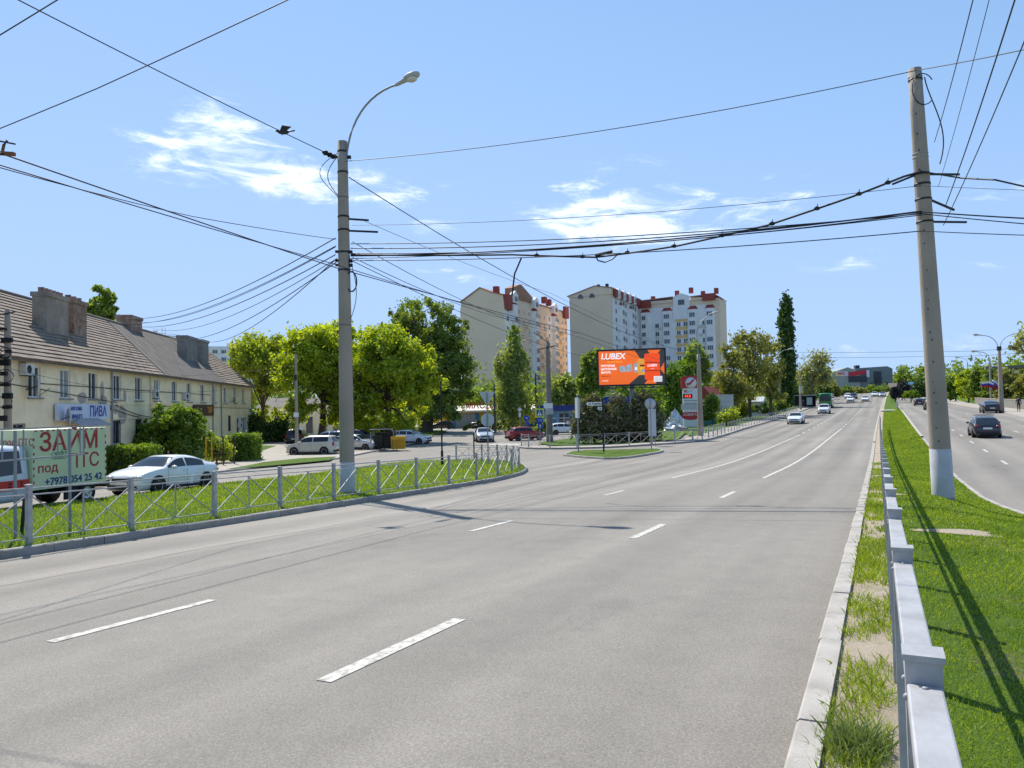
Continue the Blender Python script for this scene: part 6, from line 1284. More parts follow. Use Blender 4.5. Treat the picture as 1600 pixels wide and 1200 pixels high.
ce = gp(258, 770); car('sedan', 'car_white', 'glossy white sedan parked by the kerb beside the low hedge', (ce[0]-.35, ce[1]+.75, 0), STH, name='sedan_car')
car('boxy', 'car_beige', 'beige boxy hatchback parked on the verge left of the lamp pole', gp(490, 711), math.atan2(.16, -.98))
car('suv', 'car_black', 'black off-roader parked with its tail towards the street behind the slim pole', gb(464, 84), math.pi/2+.1)
car('boxy', 'car_white', 'white-roofed minivan parked behind the beige hatchback', gb(516, 74), math.atan2(.3, -.95))
car('hatch', 'car_silver', 'silver car nosing out from behind the lamp pole', gb(556, 68), math.atan2(-.28, .96))
car('suv', 'car_dark', 'dark off-roader parked beside the black rubbish bins', gb(560, 75), math.atan2(-.2, .98))
car('hatch', 'car_white', 'white car parked behind the yellow bin cage', gb(642, 78), math.atan2(-.35, .94))
car('hatch', 'car_black', 'black hatchback parked left of the yellow workshop', gb(690, 130), math.atan2(-.1, -1))
car('suv', 'car_dark', 'dark car parked at the far left corner of the workshop', gb(688, 139), math.atan2(.1, -1))
car('sedan', 'car_black', 'black car standing by the workshop shutters', gb(748, 131), math.pi/2-.2)
car('sedan', 'car_silver', 'silver car waiting in the side street behind the sign post', gp(756, 690), math.atan2(-.99, .12), name='moving_car')
car('hatch', 'car_red', 'dark red hatchback turning behind the railing', gp(820, 688), math.atan2(.45, .9), name='moving_car')
car('hatch', 'car_white', 'small white hatchback on the forecourt beside the dark utility pole', gp(882, 679), math.atan2(.12, .99))
car('suv', 'car_black', 'black car parked under the pale poplar', gb(786, 119), math.pi+.1)
car('sedan', 'car_dark', 'dark blue sedan parked behind the red hatchback', gb(838, 108), math.pi+.05)
car('hatch', 'car_grey', 'grey car parked between the poplar and the blue round sign', gb(815, 124), .1)
car('sedan', 'car_white', 'white sedan driving towards us in the nearest lane of avenue traffic', gp(1244, 662), HD_TO, name='moving_car')
car('suv', 'car_white', 'white crossover driving just behind the nearest white sedan', gp(1288, 646.5), HD_TO, name='moving_car')
car('hatch', 'car_white', 'white car ahead of the green bus, left of two abreast', gp(1329, 628), HD_TO, name='moving_car')
car('hatch', 'car_white', 'white car in the middle lane abreast of another white car', gp(1352, 627.5), HD_TO, name='moving_car')
car('suv', 'car_dark', 'dark car following behind the pair of white cars', gp(1334, 623.5), HD_TO, name='moving_car')
car('boxy', 'car_white', 'white van in the far left lane beyond the bus', gp(1325, 623), HD_TO, name='moving_car')
car('sedan', 'car_white', 'white car at the crest of the avenue', gp(1367, 619.8), HD_TO, name='moving_car')
car('sedan', 'car_silver', 'silver car at the crest next to the median', gp(1379, 620.2), HD_TO, name='moving_car')
car('lada', 'car_dark', 'old dark blue hatchback with roof rack driving away on the right carriageway', gp(1538, 682), HD_AW, name='moving_car', rack=True)
car('sedan', 'car_black', 'black car standing by the right kerb next to the twin lamp post', gp(1547, 645), HD_AW)
car('hatch', 'car_dark', 'dark far car left of the concrete pole on the right carriageway', gp(1436, 634), HD_AW, name='moving_car')
car('hatch', 'car_silver', 'silver far car left of the concrete pole', gp(1446, 632.5), HD_AW, name='moving_car')
car('suv', 'car_black', 'black car half hidden by the concrete pole', gp(1455, 640.5), HD_AW, name='moving_car')

# box truck advertising loans
M('box_green', (.66, .70, .44), .55, .07, .8, 0, dirt=((.56, .60, .38), .4, 1.5)); M('ad_red', (.42, .03, .035), .5, .06, 3); M('ad_blue', (.02, .06, .24), .5, .05); M('ad_green', (.01, .30, .14), .5, .05); M('cab_white', (.66, .70, .78), .3, .04, 2, coat=.5); M('cab_red', (.62, .03, .025), .4, .05)
hx, hy = math.cos(STH), math.sin(STH); tb_ = np.array((-13.95, 26.4)); ang = STH
# local frame: x forward, y left; the left side plane (y=+1.0) passes through tb_ at the rear of the box
left = np.array((-hy, hx)); org = tb_-left*1.0
tz_ = g(org[0]+hx*1.5, org[1]+hy*1.5)
tr = thing('box_truck', 'white light truck with a pale green box lettered in red, by the left edge', 'truck', (org[0], org[1], tz_), ang)
mb = MB(); mb.box((1.5, 0, 1.56), (2.96, 2.0, 1.86)); bx_ = mb.build('cargo_box', 'box_green', tr); bevel(bx_, .02)
fr_ = MB(); 
M('ad_stripe', (.72, .70, .62), .5, .05)
def hatchbar(x0, x1, z0, z1, horizontal):
    n_ = int((x1-x0 if horizontal else z1-z0)/.11)
    for k in range(n_):
        mb = MB()
        if horizontal: mb.box((x0+.055+.11*k, 1.004, z0), (.085, .008, .045))
        else: mb.box((x0, 1.004, z0+.055+.11*k), (.045, .008, .085))
        mb.build('edge_stripe', 'ad_red' if k % 2 else 'ad_stripe', bx_)
hatchbar(.06, 2.94, 2.45, 0, True); hatchbar(.06, 0, .7, 2.44, False); hatchbar(2.94, 0, .7, 2.44, False)
RS = (math.pi/2, 0, math.pi)
text('ЗАЙМ', .80, 'ad_red', bx_, (1.56, 1.006, 2.06), RS, sx=1.02, bold=.012); text('ПТС', .64, 'ad_red', bx_, (1.0, 1.006, 1.40), RS, sx=1.0, bold=.004); text('под', .38, 'ad_red', bx_, (2.42, 1.006, 1.27), RS, sx=1.15, bold=.004); text('+7978 054 25 42', .32, 'ad_blue', bx_, (1.38, 1.006, .84), RS, sx=1.05, bold=.008)
for k in range(9): mb = MB(); mb.tube([(2.15+.13*(k % 4)-.9*.0+.13*math.cos(a)*.8-.35, 1.008, 1.60+.1*(k//4)+.055*math.sin(a)) for a in np.linspace(0, 6.28, 9)], .009, 4, cap=False); mb.build('vine_motif', 'ad_green', bx_)
RF = (math.pi/2, 0, math.pi/2); text('ЗАЙМ под ПТС', .30, 'ad_red', bx_, (2.984, 0, 2.1), RF, sx=.95)
mb = MB()
for y in (-.42, .42): mb.box((1.6, y, .52), (4.6, .12, .18))
for x in (.1, .8, 1.6, 2.4): mb.box((x, 0, .58), (.08, 1.8, .08))
mb.build('chassis', 'trim', tr)
mb = MB(); mb.box((-.12, 0, .50), (.08, 1.7, .12)); mb.box((-.28, 0, .36), (.05, 1.9, .05)); mb.build('rear_bumper', 'trim', tr)
mb = MB(); mb.box((1.15, .82, .40), (.95, .05, .42)); mb.build('side_guard', 'trim', tr)
# cab: lofted one-box with short bonnet
prof = [(3.05, .38, 1.95, .90), (3.12, .36, 2.02, .96), (3.9, .36, 2.06, .97), (4.25, .36, 1.98, .96), (4.55, .36, 1.62, .96), (4.85, .36, 1.22, .95), (5.15, .36, 1.10, .92), (5.38, .38, .98, .84), (5.45, .45, .8, .76)]
mb = MB(); V = []; 
for (x, z0, z1, w) in prof:
    f = max(0, (z1-1.15)/.9); ring = [(0, z0), (.9*w, z0), (w, z0+.15), (w, min(1.1, z1-.1)), (w*(1-.10*f), z1-.12), (w*(.86-.08*f), z1-.02), (0, z1+.03)]
    ring = ring+[(-y, z) for y, z in reversed(ring[1:-1])]; V += [(x, y, z) for y, z in ring]
m = 12; F = [(i*m+k, i*m+(k+1) % m, (i+1)*m+(k+1) % m, (i+1)*m+k) for i in range(len(prof)-1) for k in range(m)]+[tuple(range(m)), tuple(reversed(range((len(prof)-1)*m, len(prof)*m)))]
mb.add(V, F, 0, True); cab = mb.build('cab', 'cab_white', tr)
for s in (-1, 1):
    mb = MB(); mb.add([(3.32, s*.968, 1.2), (4.52, s*.968, 1.14), (4.40, s*.915, 1.62), (4.1, s*.885, 1.88), (3.36, s*.885, 1.88)], [(0, 1, 2, 3, 4)]); mb.build('side_window', 'glass_dark', cab)
    mb = MB(); mb.box((4.45, s*1.12, 1.22), (.12, .2, .34)); mb.build('mirror', 'trim', cab)
    mb = MB(); mb.box((3.75, s*.976, .86), (1.35, .012, .30)); mb.add([(4.45, s*.972, 1.0), (4.45, s*.972, .70), (4.62, s*.972, .86)], [(0, 1, 2)]); st_ = mb.build('door_stripe', 'cab_red', cab)
    if s > 0:
        for k, ch in enumerate('ТZТ'): text('Т' if k != 1 else 'Z', .2, 'black', st_, (4.15-.4*k, .985, .86), RS, bold=.006)
    mb = MB(); mb.ell((5.32, s*.68, .82), (.14, .16, .11)); mb.build('headlight', 'headlight', cab)
mb = MB(); mb.add([(4.86, -.78, 1.27), (4.86, .78, 1.27), (4.33, .72, 1.93), (4.33, -.72, 1.93)], [(0, 1, 2, 3)]); o_ = mb.build('windscreen', 'glass_dark', cab); o_.location.x = .02
TW = MB().lathe([(.21, -.1), (.32, -.105), (.345, -.08), (.345, .08), (.32, .105), (.21, .1), (.21, -.1)], 20, axis='Y').mesh('wheel', 'rubber'); TR = MB().lathe([(.22, .09), (.19, .05), (.08, .06), (.07, .1), (0, .1)], 16, axis='Y').mesh('rim', 'car_silver')
for x in (.75, 4.72):
    for s in (-1, 1):
        w_ = inst('wheel', TW, tr, (x, s*.82, .345)); inst('rim', TR, w_, rz=0 if s > 0 else math.pi)
    for s in (-1, 1): inst('mudguard', MB().lathe([(0, 0), (.44, 0), (.44, .02), (0, .02)], 18, axis='Y').mesh('mudguard', 'black'), tr, (x, s*(.975 if x > 3 else .60), .40))
# green bus
bp_ = gp(1292, 637); bu = thing('city_bus', 'green city bus pulling away from the stop on the avenue', 'bus', bp_, HD_TO)
mb = MB(); 
V = []; prof = [(5.0, .35, 2.75, 1.12), (4.9, .32, 2.95, 1.22), (4.6, .32, 3.05, 1.25), (-4.8, .32, 3.05, 1.25), (-5, .4, 2.9, 1.2)]
for (x, z0, z1, w) in prof:
    ring = [(0, z0), (w, z0), (w, 2.0), (w*.96, z1-.12), (w*.85, z1), (0, z1+.04)]; ring = ring+[(-y, z) for y, z in reversed(ring[1:-1])]; V += [(x, y, z) for y, z in ring]
m = 10; mb.add(V, [(i*m+k, i*m+(k+1) % m, (i+1)*m+(k+1) % m, (i+1)*m+k) for i in range(4) for k in range(m)]+[tuple(range(m)), tuple(reversed(range(4*m, 5*m)))], 0, True); bo = mb.build('body', 'bus_green', bu)
mb = MB(); mb.box((4.99, 0, 1.95), (.08, 2.1, 1.15)); mb.build('windscreen', 'glass_dark', bu); mb = MB(); mb.box((4.97, 0, 2.72), (.1, 1.5, .25)); mb.build('route_board', 'black', bu)
for s in (-1, 1):
    for k in range(6): mb = MB(); mb.box((3.6-1.45*k, s*1.235, 1.95), (1.3, .04, .9)); mb.build('side_window', 'glass_dark', bu)
    mb = MB(); mb.ell((5.0, s*.95, .75), (.06, .16, .12)); mb.build('headlight', 'headlight', bu)
    for x in (3.1, -2.8): w_ = inst('wheel', TW, bu, (x, s*1.1, .45)); w_.scale = (1.3, 1.3, 1.3)
mb = MB(); mb.box((5.02, 0, .45), (.12, 2.2, .22)); mb.build('bumper', 'trim', bu)
# ---------------------------------------------------------------- billboard
M('ad_orange', (.85, .14, .018), .5, .02, .5); M('ad_drum', (.85, .07, .006), .4, .02, .5); M('ad_charcoal', (.035, .035, .035), .5, .03); M('ad_white', (.80, .79, .76), .5, .02); M('ad_amber', (.72, .30, .04), .5, .03); M('ad_steelblue', (.22, .38, .46), .5, .3, 4); M('ad_grey', (.30, .33, .34), .5, .3, 5); M('ad_deepred', (.28, .03, .01), .5, 0); M('ad_yellow', (.75, .5, .03), .5, .02)
bc = at(986.5, 574, 72.5); bz = g(bc[0], bc[1]); BW, BH = 6.15, 3.24
bbd = thing('billboard', 'large orange motor oil billboard on a steel post above the dark evergreens', 'billboard', (bc[0], bc[1], bz), -.17); z0 = bc[2]-bz-BH/2
mb = MB(); mb.box((0, .25, z0+BH/2), (BW, .5, BH)); pnl = mb.build('panel', 'ad_charcoal', bbd)
mb = MB()
for (x, z, a, b) in ((0, z0-.06, BW+.3, .14), (0, z0+BH+.06, BW+.3, .14), (-BW/2-.08, z0+BH/2, .14, BH+.24), (BW/2+.08, z0+BH/2, .14, BH+.24)): mb.box((x, .2, z), (a, .62, b))
mb.build('frame', 'steel_dark', bbd)
mb = MB(); mb.tube([(0, .3, -.3), (0, .3, z0-.1)], .22, 12); mb.build('post', 'galv_dull', bbd); mb = MB(); mb.box((0, .1, z0-.3), (BW, .5, .08)); mb.build('catwalk', 'steel_dark', bbd)
for x in (-2, 0, 2): mb = MB(); mb.beam((x, -.9, z0-.35), (x, .1, z0-.25), .05, .05); mb.box((x, -.95, z0-.3), (.3, .15, .15)); mb.build('floodlight', 'steel_dark', bbd)
U = lambda u: (u-.5)*BW; Vv = lambda v: z0+BH*(1-v)
def ad(poly, mat, lay, name='print'): mb = MB(); mb.prism([(U(a), Vv(b)) for a, b in poly], -.004*lay-.001, -.004*lay+.003, 'Y'); return mb.build(name, mat, pnl)
ad([(.004, .01), (.555, .01), (.665, .33), (.665, .66), (.455, .99), (.004, .99)], 'ad_orange', 1)
ad([(.75, .01), (.945, .01), (.895, .125), (.79, .125)], 'ad_orange', 1); ad([(.935, .56), (.996, .38), (.996, .72), (.955, .62)], 'ad_orange', 1); ad([(.69, .99), (.87, .99), (.85, .86), (.75, .86)], 'ad_orange', 1)
dr = [(.70+.23*q, .125-.02*math.sin(math.pi*q)) for q in np.linspace(0, 1, 9)]+[(.93-.23*q, .86+.03*math.sin(math.pi*q)) for q in np.linspace(0, 1, 9)]
ad([(.594, .27), (.625, .25), (.70, .25), (.70, .73), (.60, .73)], 'ad_amber', 2); ad([(.63, .43), (.70, .43), (.70, .48), (.63, .48)], 'ad_red', 3); ad([(.63, .51), (.67, .51), (.66, .56), (.63, .55)], 'ad_yellow', 3); ad([(.655, .58), (.70, .57), (.70, .66), (.655, .64)], 'ad_steelblue', 3)
ad(dr, 'ad_drum', 4)
for v in (.365, .605): ad([(.70, v), (.93, v), (.93, v+.02), (.70, v+.02)], 'ad_red', 5)
ad([(.32, .48), (.34, .45), (.395, .46), (.405, .56), (.40, .62), (.33, .62)], 'ad_steelblue', 2); ad([(.42, .44), (.505, .40), (.515, .60), (.42, .63)], 'ad_steelblue', 2); ad([(.44, .48), (.50, .46), (.50, .6), (.44, .61)], 'ad_grey', 3); ad([(.345, .5), (.39, .5), (.39, .58), (.345, .58)], 'ad_grey', 3); ad([(.545, .38), (.592, .37), (.592, .65), (.545, .65)], 'ad_steelblue', 2); ad([(.55, .5), (.59, .5), (.59, .58), (.55, .58)], 'ad_white', 3)
ad([(.835, .775), (.96, .775), (.96, .935), (.835, .935)], 'ad_white', 6)
for k in range(4): ad([(.845, .80+.033*k), (.95, .80+.033*k), (.95, .812+.033*k), (.845, .812+.033*k)], 'ad_grey', 7)
tx = lambda s, size, u, v, mat, **k: text(s, size, mat, pnl, (U(u), -.012, Vv(v)), (math.pi/2, 0, 0), name='lettering', align='LEFT', **k)
tx('LUBEX', .78, .035, .17, 'ad_white', bold=.022, shear=.18, sx=.98); tx('УМНЫЙ ВЫБОР', .19, .125, .33, 'ad_yellow', shear=.15); tx('ГРУЗОВЫЕ', .25, .035, .44, 'ad_white', bold=.012); tx('МОТОРНЫЕ', .25, .035, .535, 'ad_white', bold=.012); tx('МАСЛА', .25, .035, .63, 'ad_white', bold=.012); tx('lubex-oil.ru', .19, .04, .735, 'ad_deepred', bold=.006); tx('АЛЬФА', .18, .04, .875, 'ad_white', shear=.2)
text('LUBEX', .30, 'ad_white', pnl, (U(.815), -.026, Vv(.46)), (math.pi/2, 0, 0), bold=.01, shear=.18)
text('MASTER', .10, 'ad_white', pnl, (U(.815), -.026, Vv(.555)), (math.pi/2, 0, 0))

# emission added to the billboard's printed colours to brighten the panel
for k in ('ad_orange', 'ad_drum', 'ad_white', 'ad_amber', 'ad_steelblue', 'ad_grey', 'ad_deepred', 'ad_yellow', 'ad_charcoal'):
    m_ = MATS[k].copy(); m_.name = 'glow_'+k; b_ = m_.node_tree.nodes['Principled BSDF']; src = b_.inputs['Base Color']
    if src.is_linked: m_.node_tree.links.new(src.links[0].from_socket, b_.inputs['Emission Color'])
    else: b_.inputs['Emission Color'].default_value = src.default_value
    b_.inputs['Emission Strength'].default_value = .42; MATS['glow_'+k] = m_
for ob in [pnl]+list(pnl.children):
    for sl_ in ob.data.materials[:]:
        if 'glow_'+sl_.name in MATS: ob.data.materials[0] = MATS['glow_'+sl_.name]
# ---------------------------------------------------------------- filling-station price pylon
M('pylon_red', (.42, .018, .028), .4, .05); M('pylon_white', (.62, .64, .66), .4, .04); led = emat('led_red', (.9, .05, .02), 1.0); MATS['led_red'] = led
pc = at(1079, 640, 91); pz = g(pc[0], pc[1]); py_ = thing('price_pylon', 'red and white filling station price pylon beside the concrete lamp post', 'pylon', (pc[0], pc[1], pz), -.1)
H0 = lambda py: float(at(1079, py, 91)[2])-pz
mb = MB(); mb.box((0, .2, H0(640)/1+.0), (2.0, .4, (H0(606)-H0(668)))); 
mb = MB(); mb.box((.1, .2, (H0(606)+H0(667))/2), (1.9, .4, H0(606)-H0(667))); cab_ = mb.build('cabinet', 'pylon_white', py_)
mb = MB(); mb.prism([(-1.0, H0(606.5)), (1.05, H0(606.5)), (1.05, H0(590))]+[(1.05-2.05*q, H0(590)+.22*math.sin(math.pi*q)) for q in np.linspace(.1, .9, 7)]+[(-1.0, H0(590))], -.03, .42, 'Y'); hd = mb.build('header', 'pylon_red', py_)
mb = MB(); mb.lathe([(0, 0), (.66, 0), (.66, .03), (0, .03)], 26, axis='Y', c=(.12, -.06, H0(598.2))); mb.build('emblem_disc', 'pylon_white', hd)
zc = H0(598.2); mb = MB(); mb.prism([(-.32, zc-.34), (-.42, zc-.05), (-.1, zc+.0), (.30, zc+.36), (.62, zc+.52), (.50, zc+.28), (.12, zc-.12), (-.05, zc-.30), (-.2, zc-.2)], -.075, -.055, 'Y'); mb.build('emblem', 'pylon_red', hd)
text('95', .38, 'pylon_red', cab_, (-.52, -.005, H0(611.5)), bold=.02); text('92 ДТ', .2, 'ad_grey', cab_, (.05, -.005, H0(611.5)), bold=.005)
mb = MB(); mb.box((-.3, -.01, H0(619)), (1.1, .03, .5)); bx2 = mb.build('price_display', 'black', py_); text('44.8', .42, 'led_red', bx2, (-.3, -.03, H0(619)), bold=.012)
for py in (626, 630.5): mb = MB(); mb.box((.1, -.008, H0(py)), (1.6, .02, .14)); mb.build('price_row', 'ad_grey', py_)
mb = MB(); mb.box((0, -.02, H0(635.5)), (2.2, .06, .62)); mb.build('blue_grey_panel', 'grey_sheet', py_)
mb = MB(); mb.prism([(-1.0, H0(644)), (1.05, H0(644)), (1.05, H0(653)), (.5, H0(655.5)), (0, H0(656)), (-.5, H0(655.5)), (-1.0, H0(653))], -.06, -.005, 'Y'); rb_ = mb.build('ribbon', 'pylon_red', py_); text('АСМИГАЗ', .36, 'pylon_white', rb_, (.02, -.07, H0(648)), bold=.006)
mb = MB(); mb.box((.1, .2, .05), (2.1, .7, .3)); mb.build('plinth', 'concrete', py_)
# ---------------------------------------------------------------- road signs
M('sign_lime', (.55, .70, .02), .4, .03); M('sign_cobalt', (.015, .07, .42), .4, .03); M('sign_back', (.50, .53, .55), .45, .06, 2)
def post(root, h, r=.038, mat='galv_dull'): mb = MB(); mb.tube([(0, 0, -.2), (0, 0, h)], r, 8); return mb.build('post', mat, root)
b = gp(763, 725, .12); s_ = thing('road_sign', 'pale grey backs of a triangular sign and a stop sign on one post', 'road sign', b); hT = top_at(763, 612, b); post(s_, hT-.05)
tri_ = [(-.47, 0), (.47, 0), (.44, -.06), (.05, -.78), (-.05, -.78), (-.44, -.06)]
mb = MB(); mb.prism([(x, hT+z) for x, z in tri_], .045, .07, 'Y'); mb.build('triangular_sign', 'sign_back', s_)
zo = top_at(763, 656, b); mb = MB(); mb.prism([(.42*math.cos(a+math.pi/8), zo+.42*math.sin(a+math.pi/8)) for a in np.arange(8)*math.pi/4], .045, .07, 'Y'); mb.build('octagonal_sign', 'sign_back', s_)
b = gp(691, 726, .12); s_ = thing('signpost', 'slim black post in the grass of the left island', 'post', b); h_ = top_at(690, 596, b); mb = MB(); mb.tube([(0, 0, -.2), (0, 0, h_*.16), (0, 0, h_*.17), (0, 0, h_)], [.085, .08, .05, .045], 8); mb.build('shaft', 'black', s_); mb = MB(); mb.lathe([(.1, 0), (.1, .06), (0, .06)], 10); mb.build('base', 'black', s_); mb = MB(); mb.ell((0, 0, h_), (.06, .06, .06)); mb.build('finial', 'black', s_)
b = gp(741, 724, .12); s_ = thing('signpost', 'short thin dark post left of the stop sign post', 'post', b); h_ = top_at(741, 676, b); post(s_, h_, .04, 'steel_dark'); mb = MB(); mb.lathe([(.07, 0), (.07, .05), (0, .05)], 8); mb.build('base', 'steel_dark', s_)
b = gp(1018, 703, .12); s_ = thing('road_sign', 'round sign back on a post at the tip of the triangular refuge', 'road sign', b); h_ = top_at(1017, 622, b); post(s_, h_); mb = MB(); zc = top_at(1016, 631, b); mb.lathe([(0, .045), (.40, .045), (.40, .07), (0, .07)], 24, axis='Y', c=(0, 0, zc)); mb.build('disc', 'sign_back', s_)
b = gp(1020, 695, .12); s_ = thing('information_board', 'tall pale board standing behind the round sign back', 'sign board', b, -.1); h_ = top_at(1018, 639, b); mb = MB(); mb.box((0, 0, h_*.62), (.62, .08, h_*.76)); mb.build('board', 'sign_back', s_)
for x in (-.22, .22): mb = MB(); mb.tube([(x, .06, -.2), (x, .06, h_)], .03, 6); mb.build('leg', 'galv_dull', s_)
b = gp(904, 706.5, .12); s_ = thing('road_sign', 'edge-on narrow sign on a grey post at the left tip of the refuge', 'road sign', b); h_ = top_at(901, 617, b); post(s_, h_, .05); mb = MB(); mb.box((-.03, -.07, h_-.95), (.16, .9, 1.5)); o_ = mb.build('sign_plate', 'sign_back', s_); o_.rotation_euler.z = .12
mb = MB(); mb.ell((0, 0, h_), (.06, .06, .05)); mb.build('cap', 'galv', s_)
b = gp(943.5, 706, .12); s_ = thing('street_name_sign', 'black post with white street name plates pointing left', 'road sign', b); h_ = top_at(942, 622, b); post(s_, h_, .06, 'black')
sc_ = 57.9/1200; zc = top_at(928, 631, b); mb = MB(); mb.prism([(-1.22, zc), (-1.08, zc+.13), (-.06, zc+.13), (-.06, zc-.13), (-1.08, zc-.13)], -.03, .0, 'Y'); pl_ = mb.build('name_plate', 'ad_white', s_); text('ул. Руднева', .19, 'black', pl_, (-.56, -.034, zc), bold=.004, sx=.9)
mb = MB(); mb.prism([(-.36, zc-.24), (-.06, zc-.24), (-.06, zc-.46), (-.30, zc-.46), (-.40, zc-.34)], -.03, 0, 'Y'); pl_ = mb.build('number_plate', 'ad_white', s_); text('106', .15, 'black', pl_, (-.21, -.034, zc-.35), bold=.004)
b = gp(844, 689, .12); s_ = thing('road_sign', 'lime-bordered blue pedestrian crossing sign with blue plates beneath', 'road sign', b); h_ = top_at(843, 636, b); post(s_, h_+.1)
zc = top_at(842, 645.5, b); mb = MB(); mb.box((0, -.06, zc), (.90, .03, .92)); pl_ = mb.build('border_plate', 'sign_lime', s_); mb = MB(); mb.box((0, -.08, zc), (.60, .02, .60)); q_ = mb.build('blue_square', 'sign_cobalt', pl_)
mb = MB(); mb.prism([(-.24, zc-.24), (.24, zc-.24), (0, zc+.24)], -.096, -.091, 'Y'); mb.build('white_triangle', 'ad_white', pl_)
mb = MB(); mb.ell((0, -.1, zc+.09), (.035, .008, .035)); mb.beam((0, -.1, zc+.05), (-.01, -.1, zc-.08), .06, .008); mb.beam((-.01, -.1, zc-.07), (-.09, -.1, zc-.2), .03, .008); mb.beam((0, -.1, zc-.07), (.08, -.1, zc-.2), .03, .008); mb.build('walking_figure', 'black', pl_)
zc = top_at(843, 657.5, b); mb = MB(); mb.lathe([(0, -.08), (.34, -.08), (.34, -.06), (0, -.06)], 22, axis='Y', c=(0, 0, zc)); rs_ = mb.build('round_plate', 'sign_cobalt', s_); mb = MB(); mb.tube([(-.16, -.09, zc-.08), (-.1, -.09, zc+.1), (.08, -.09, zc+.12), (.16, -.09, zc-.06)], .035, 5); mb.build('arrow', 'ad_white', rs_)
zc = top_at(844, 666, b); mb = MB(); mb.box((.04, -.07, zc), (.48, .03, .48)); rs_ = mb.build('square_plate', 'sign_cobalt', s_); mb = MB(); mb.beam((.04, -.09, zc-.17), (.04, -.09, zc+.08), .06, .01); mb.prism([(-.07, zc+.06), (.15, zc+.06), (.04, zc+.2)], -.095, -.09, 'Y'); mb.build('arrow', 'ad_white', rs_)
b = gb(822, 95); s_ = thing('road_sign', 'round blue sign left of the pedestrian crossing sign', 'road sign', b); zc = top_at(822, 654, b); post(s_, zc+.3); mb = MB(); mb.lathe([(0, -.08), (.38, -.08), (.38, -.06), (0, -.06)], 22, axis='Y', c=(0, 0, zc)); rs_ = mb.build('disc', 'sign_cobalt', s_); mb = MB(); mb.tube([(-.17, -.09, zc-.08), (-.1, -.09, zc+.1), (.08, -.09, zc+.12), (.16, -.09, zc-.06)], .04, 5); mb.build('arrow', 'ad_white', rs_); mb = MB(); mb.box((.1, -.07, zc-.62), (.5, .03, .35)); mb.build('plate', 'sign_cobalt', s_)
b = gb(812, 93); s_ = thing('road_sign', 'pale diamond priority sign back near the poplar', 'road sign', b); zc = top_at(812, 640, b); post(s_, zc); mb = MB(); mb.box((0, -.07, zc), (.42, .03, .42), M4=Matrix.Rotation(math.pi/4, 3, 'Y')); mb.build('diamond', 'pylon_white', s_); mb = MB(); mb.box((0, -.07, zc-.62), (.3, .03, .5)); mb.build('plate', 'pylon_white', s_)
# grey back of a hoarding on two legs
b = at(1133, 655, 112); z_ = g(b[0], b[1]); s_ = thing('hoarding', 'grey back of a hoarding on two legs among the avenue trees', 'sign board', (b[0], b[1], z_), -.2); za, zb_ = top_at(1133, 638, (b[0], b[1], z_)), top_at(1133, 616.5, (b[0], b[1], z_))
mb = MB(); mb.box((0, 0, (za+zb_)/2), (2.5, .12, zb_-za)); mb.build('panel', 'sign_back', s_)
for k in range(3): mb = MB(); mb.box((0, -.08, za+.25+(zb_-za-.5)*k/2), (2.46, .05, .07)); mb.build('stiffener', 'grey_sheet', s_)
for x in (-.75, .75): mb = MB(); mb.beam((x, .12, -.2), (x, .12, zb_-.1), .12, .12); mb.build('leg', 'steel_dark', s_)
# ---------------------------------------------------------------- steel frame and black stake on the island
pa = gp(109.5, 828, .12); pb_ = gp(24, 842, .12); d_ = (pb_-pa)[:2]; fa = math.atan2(d_[1], d_[0]); ln_ = float(np.linalg.norm(d_))
fr_ = thing('steel_frame', 'empty galvanized sign frame standing in the grass in front of the truck', 'frame', pa, fa); ht = top_at(109, 667, pa); hm = top_at(109, 711.5, pa)
for x in (0, ln_): mb = MB(); mb.beam((x, 0, -.2), (x, 0, ht-.03), .042, .042); mb.build('post', 'galv_dull', fr_)
for z in (ht, hm): mb = MB(); mb.beam((-.42, 0, z), (ln_+1.2, 0, z), .03, .03); mb.build('rail', 'galv_dull', fr_)
for x in (-.40, -.30, .33, ln_-.20, ln_+.3, ln_+.75): mb = MB(); mb.beam((x, 0, hm+.024), (x, 0, ht-.024), .022, .022); mb.build('bar', 'galv_dull', fr_)
b = gp(32, 835, .12); s_ = thing('stake', 'leaning black stake in the grass beside the left railing post', 'stake', b); mb = MB(); mb.tube([(0, 0, -.2), (.09, 0, .75)], .035, 6); mb.build('shaft', 'black', s_); mb = MB(); mb.lathe([(.05, .72), (.05, .78), (0, .78)], 6, c=(.09, 0, 0)); mb.build('cap', 'black', s_)
# ---------------------------------------------------------------- rubbish bins and shelter
M('bin_black', (.02, .022, .022), .6, .1); M('bin_yellow', (.62, .36, .02), .6, .1, 2)
b = gp(598, 703, .12); bs = thing('bin_shelter', 'black bin shelter frame with a curved roof beside the yellow cage', 'bin shelter', b)
for x, y in ((-1.0, .0), (.95, 0), (-1.0, 1.5), (.95, 1.5)): mb = MB(); mb.beam((x, y, -.1), (x, y, 1.55), .07, .07); mb.build('post', 'galv_dull', bs)
mb = MB(); mb.tube([(-1.1, 0, 1.75), (.75, 0, 1.75), (.95, 0, 1.55)], .05, 6); mb.build('roof_beam', 'galv_dull', bs); mb = MB(); mb.box((-.1, .75, 1.72), (1.8, 1.6, .05)); mb.build('roof', 'bin_black', bs); mb = MB(); mb.box((-.02, 1.5, .75), (1.85, .05, 1.4)); mb.build('back_panel', 'bin_black', bs)
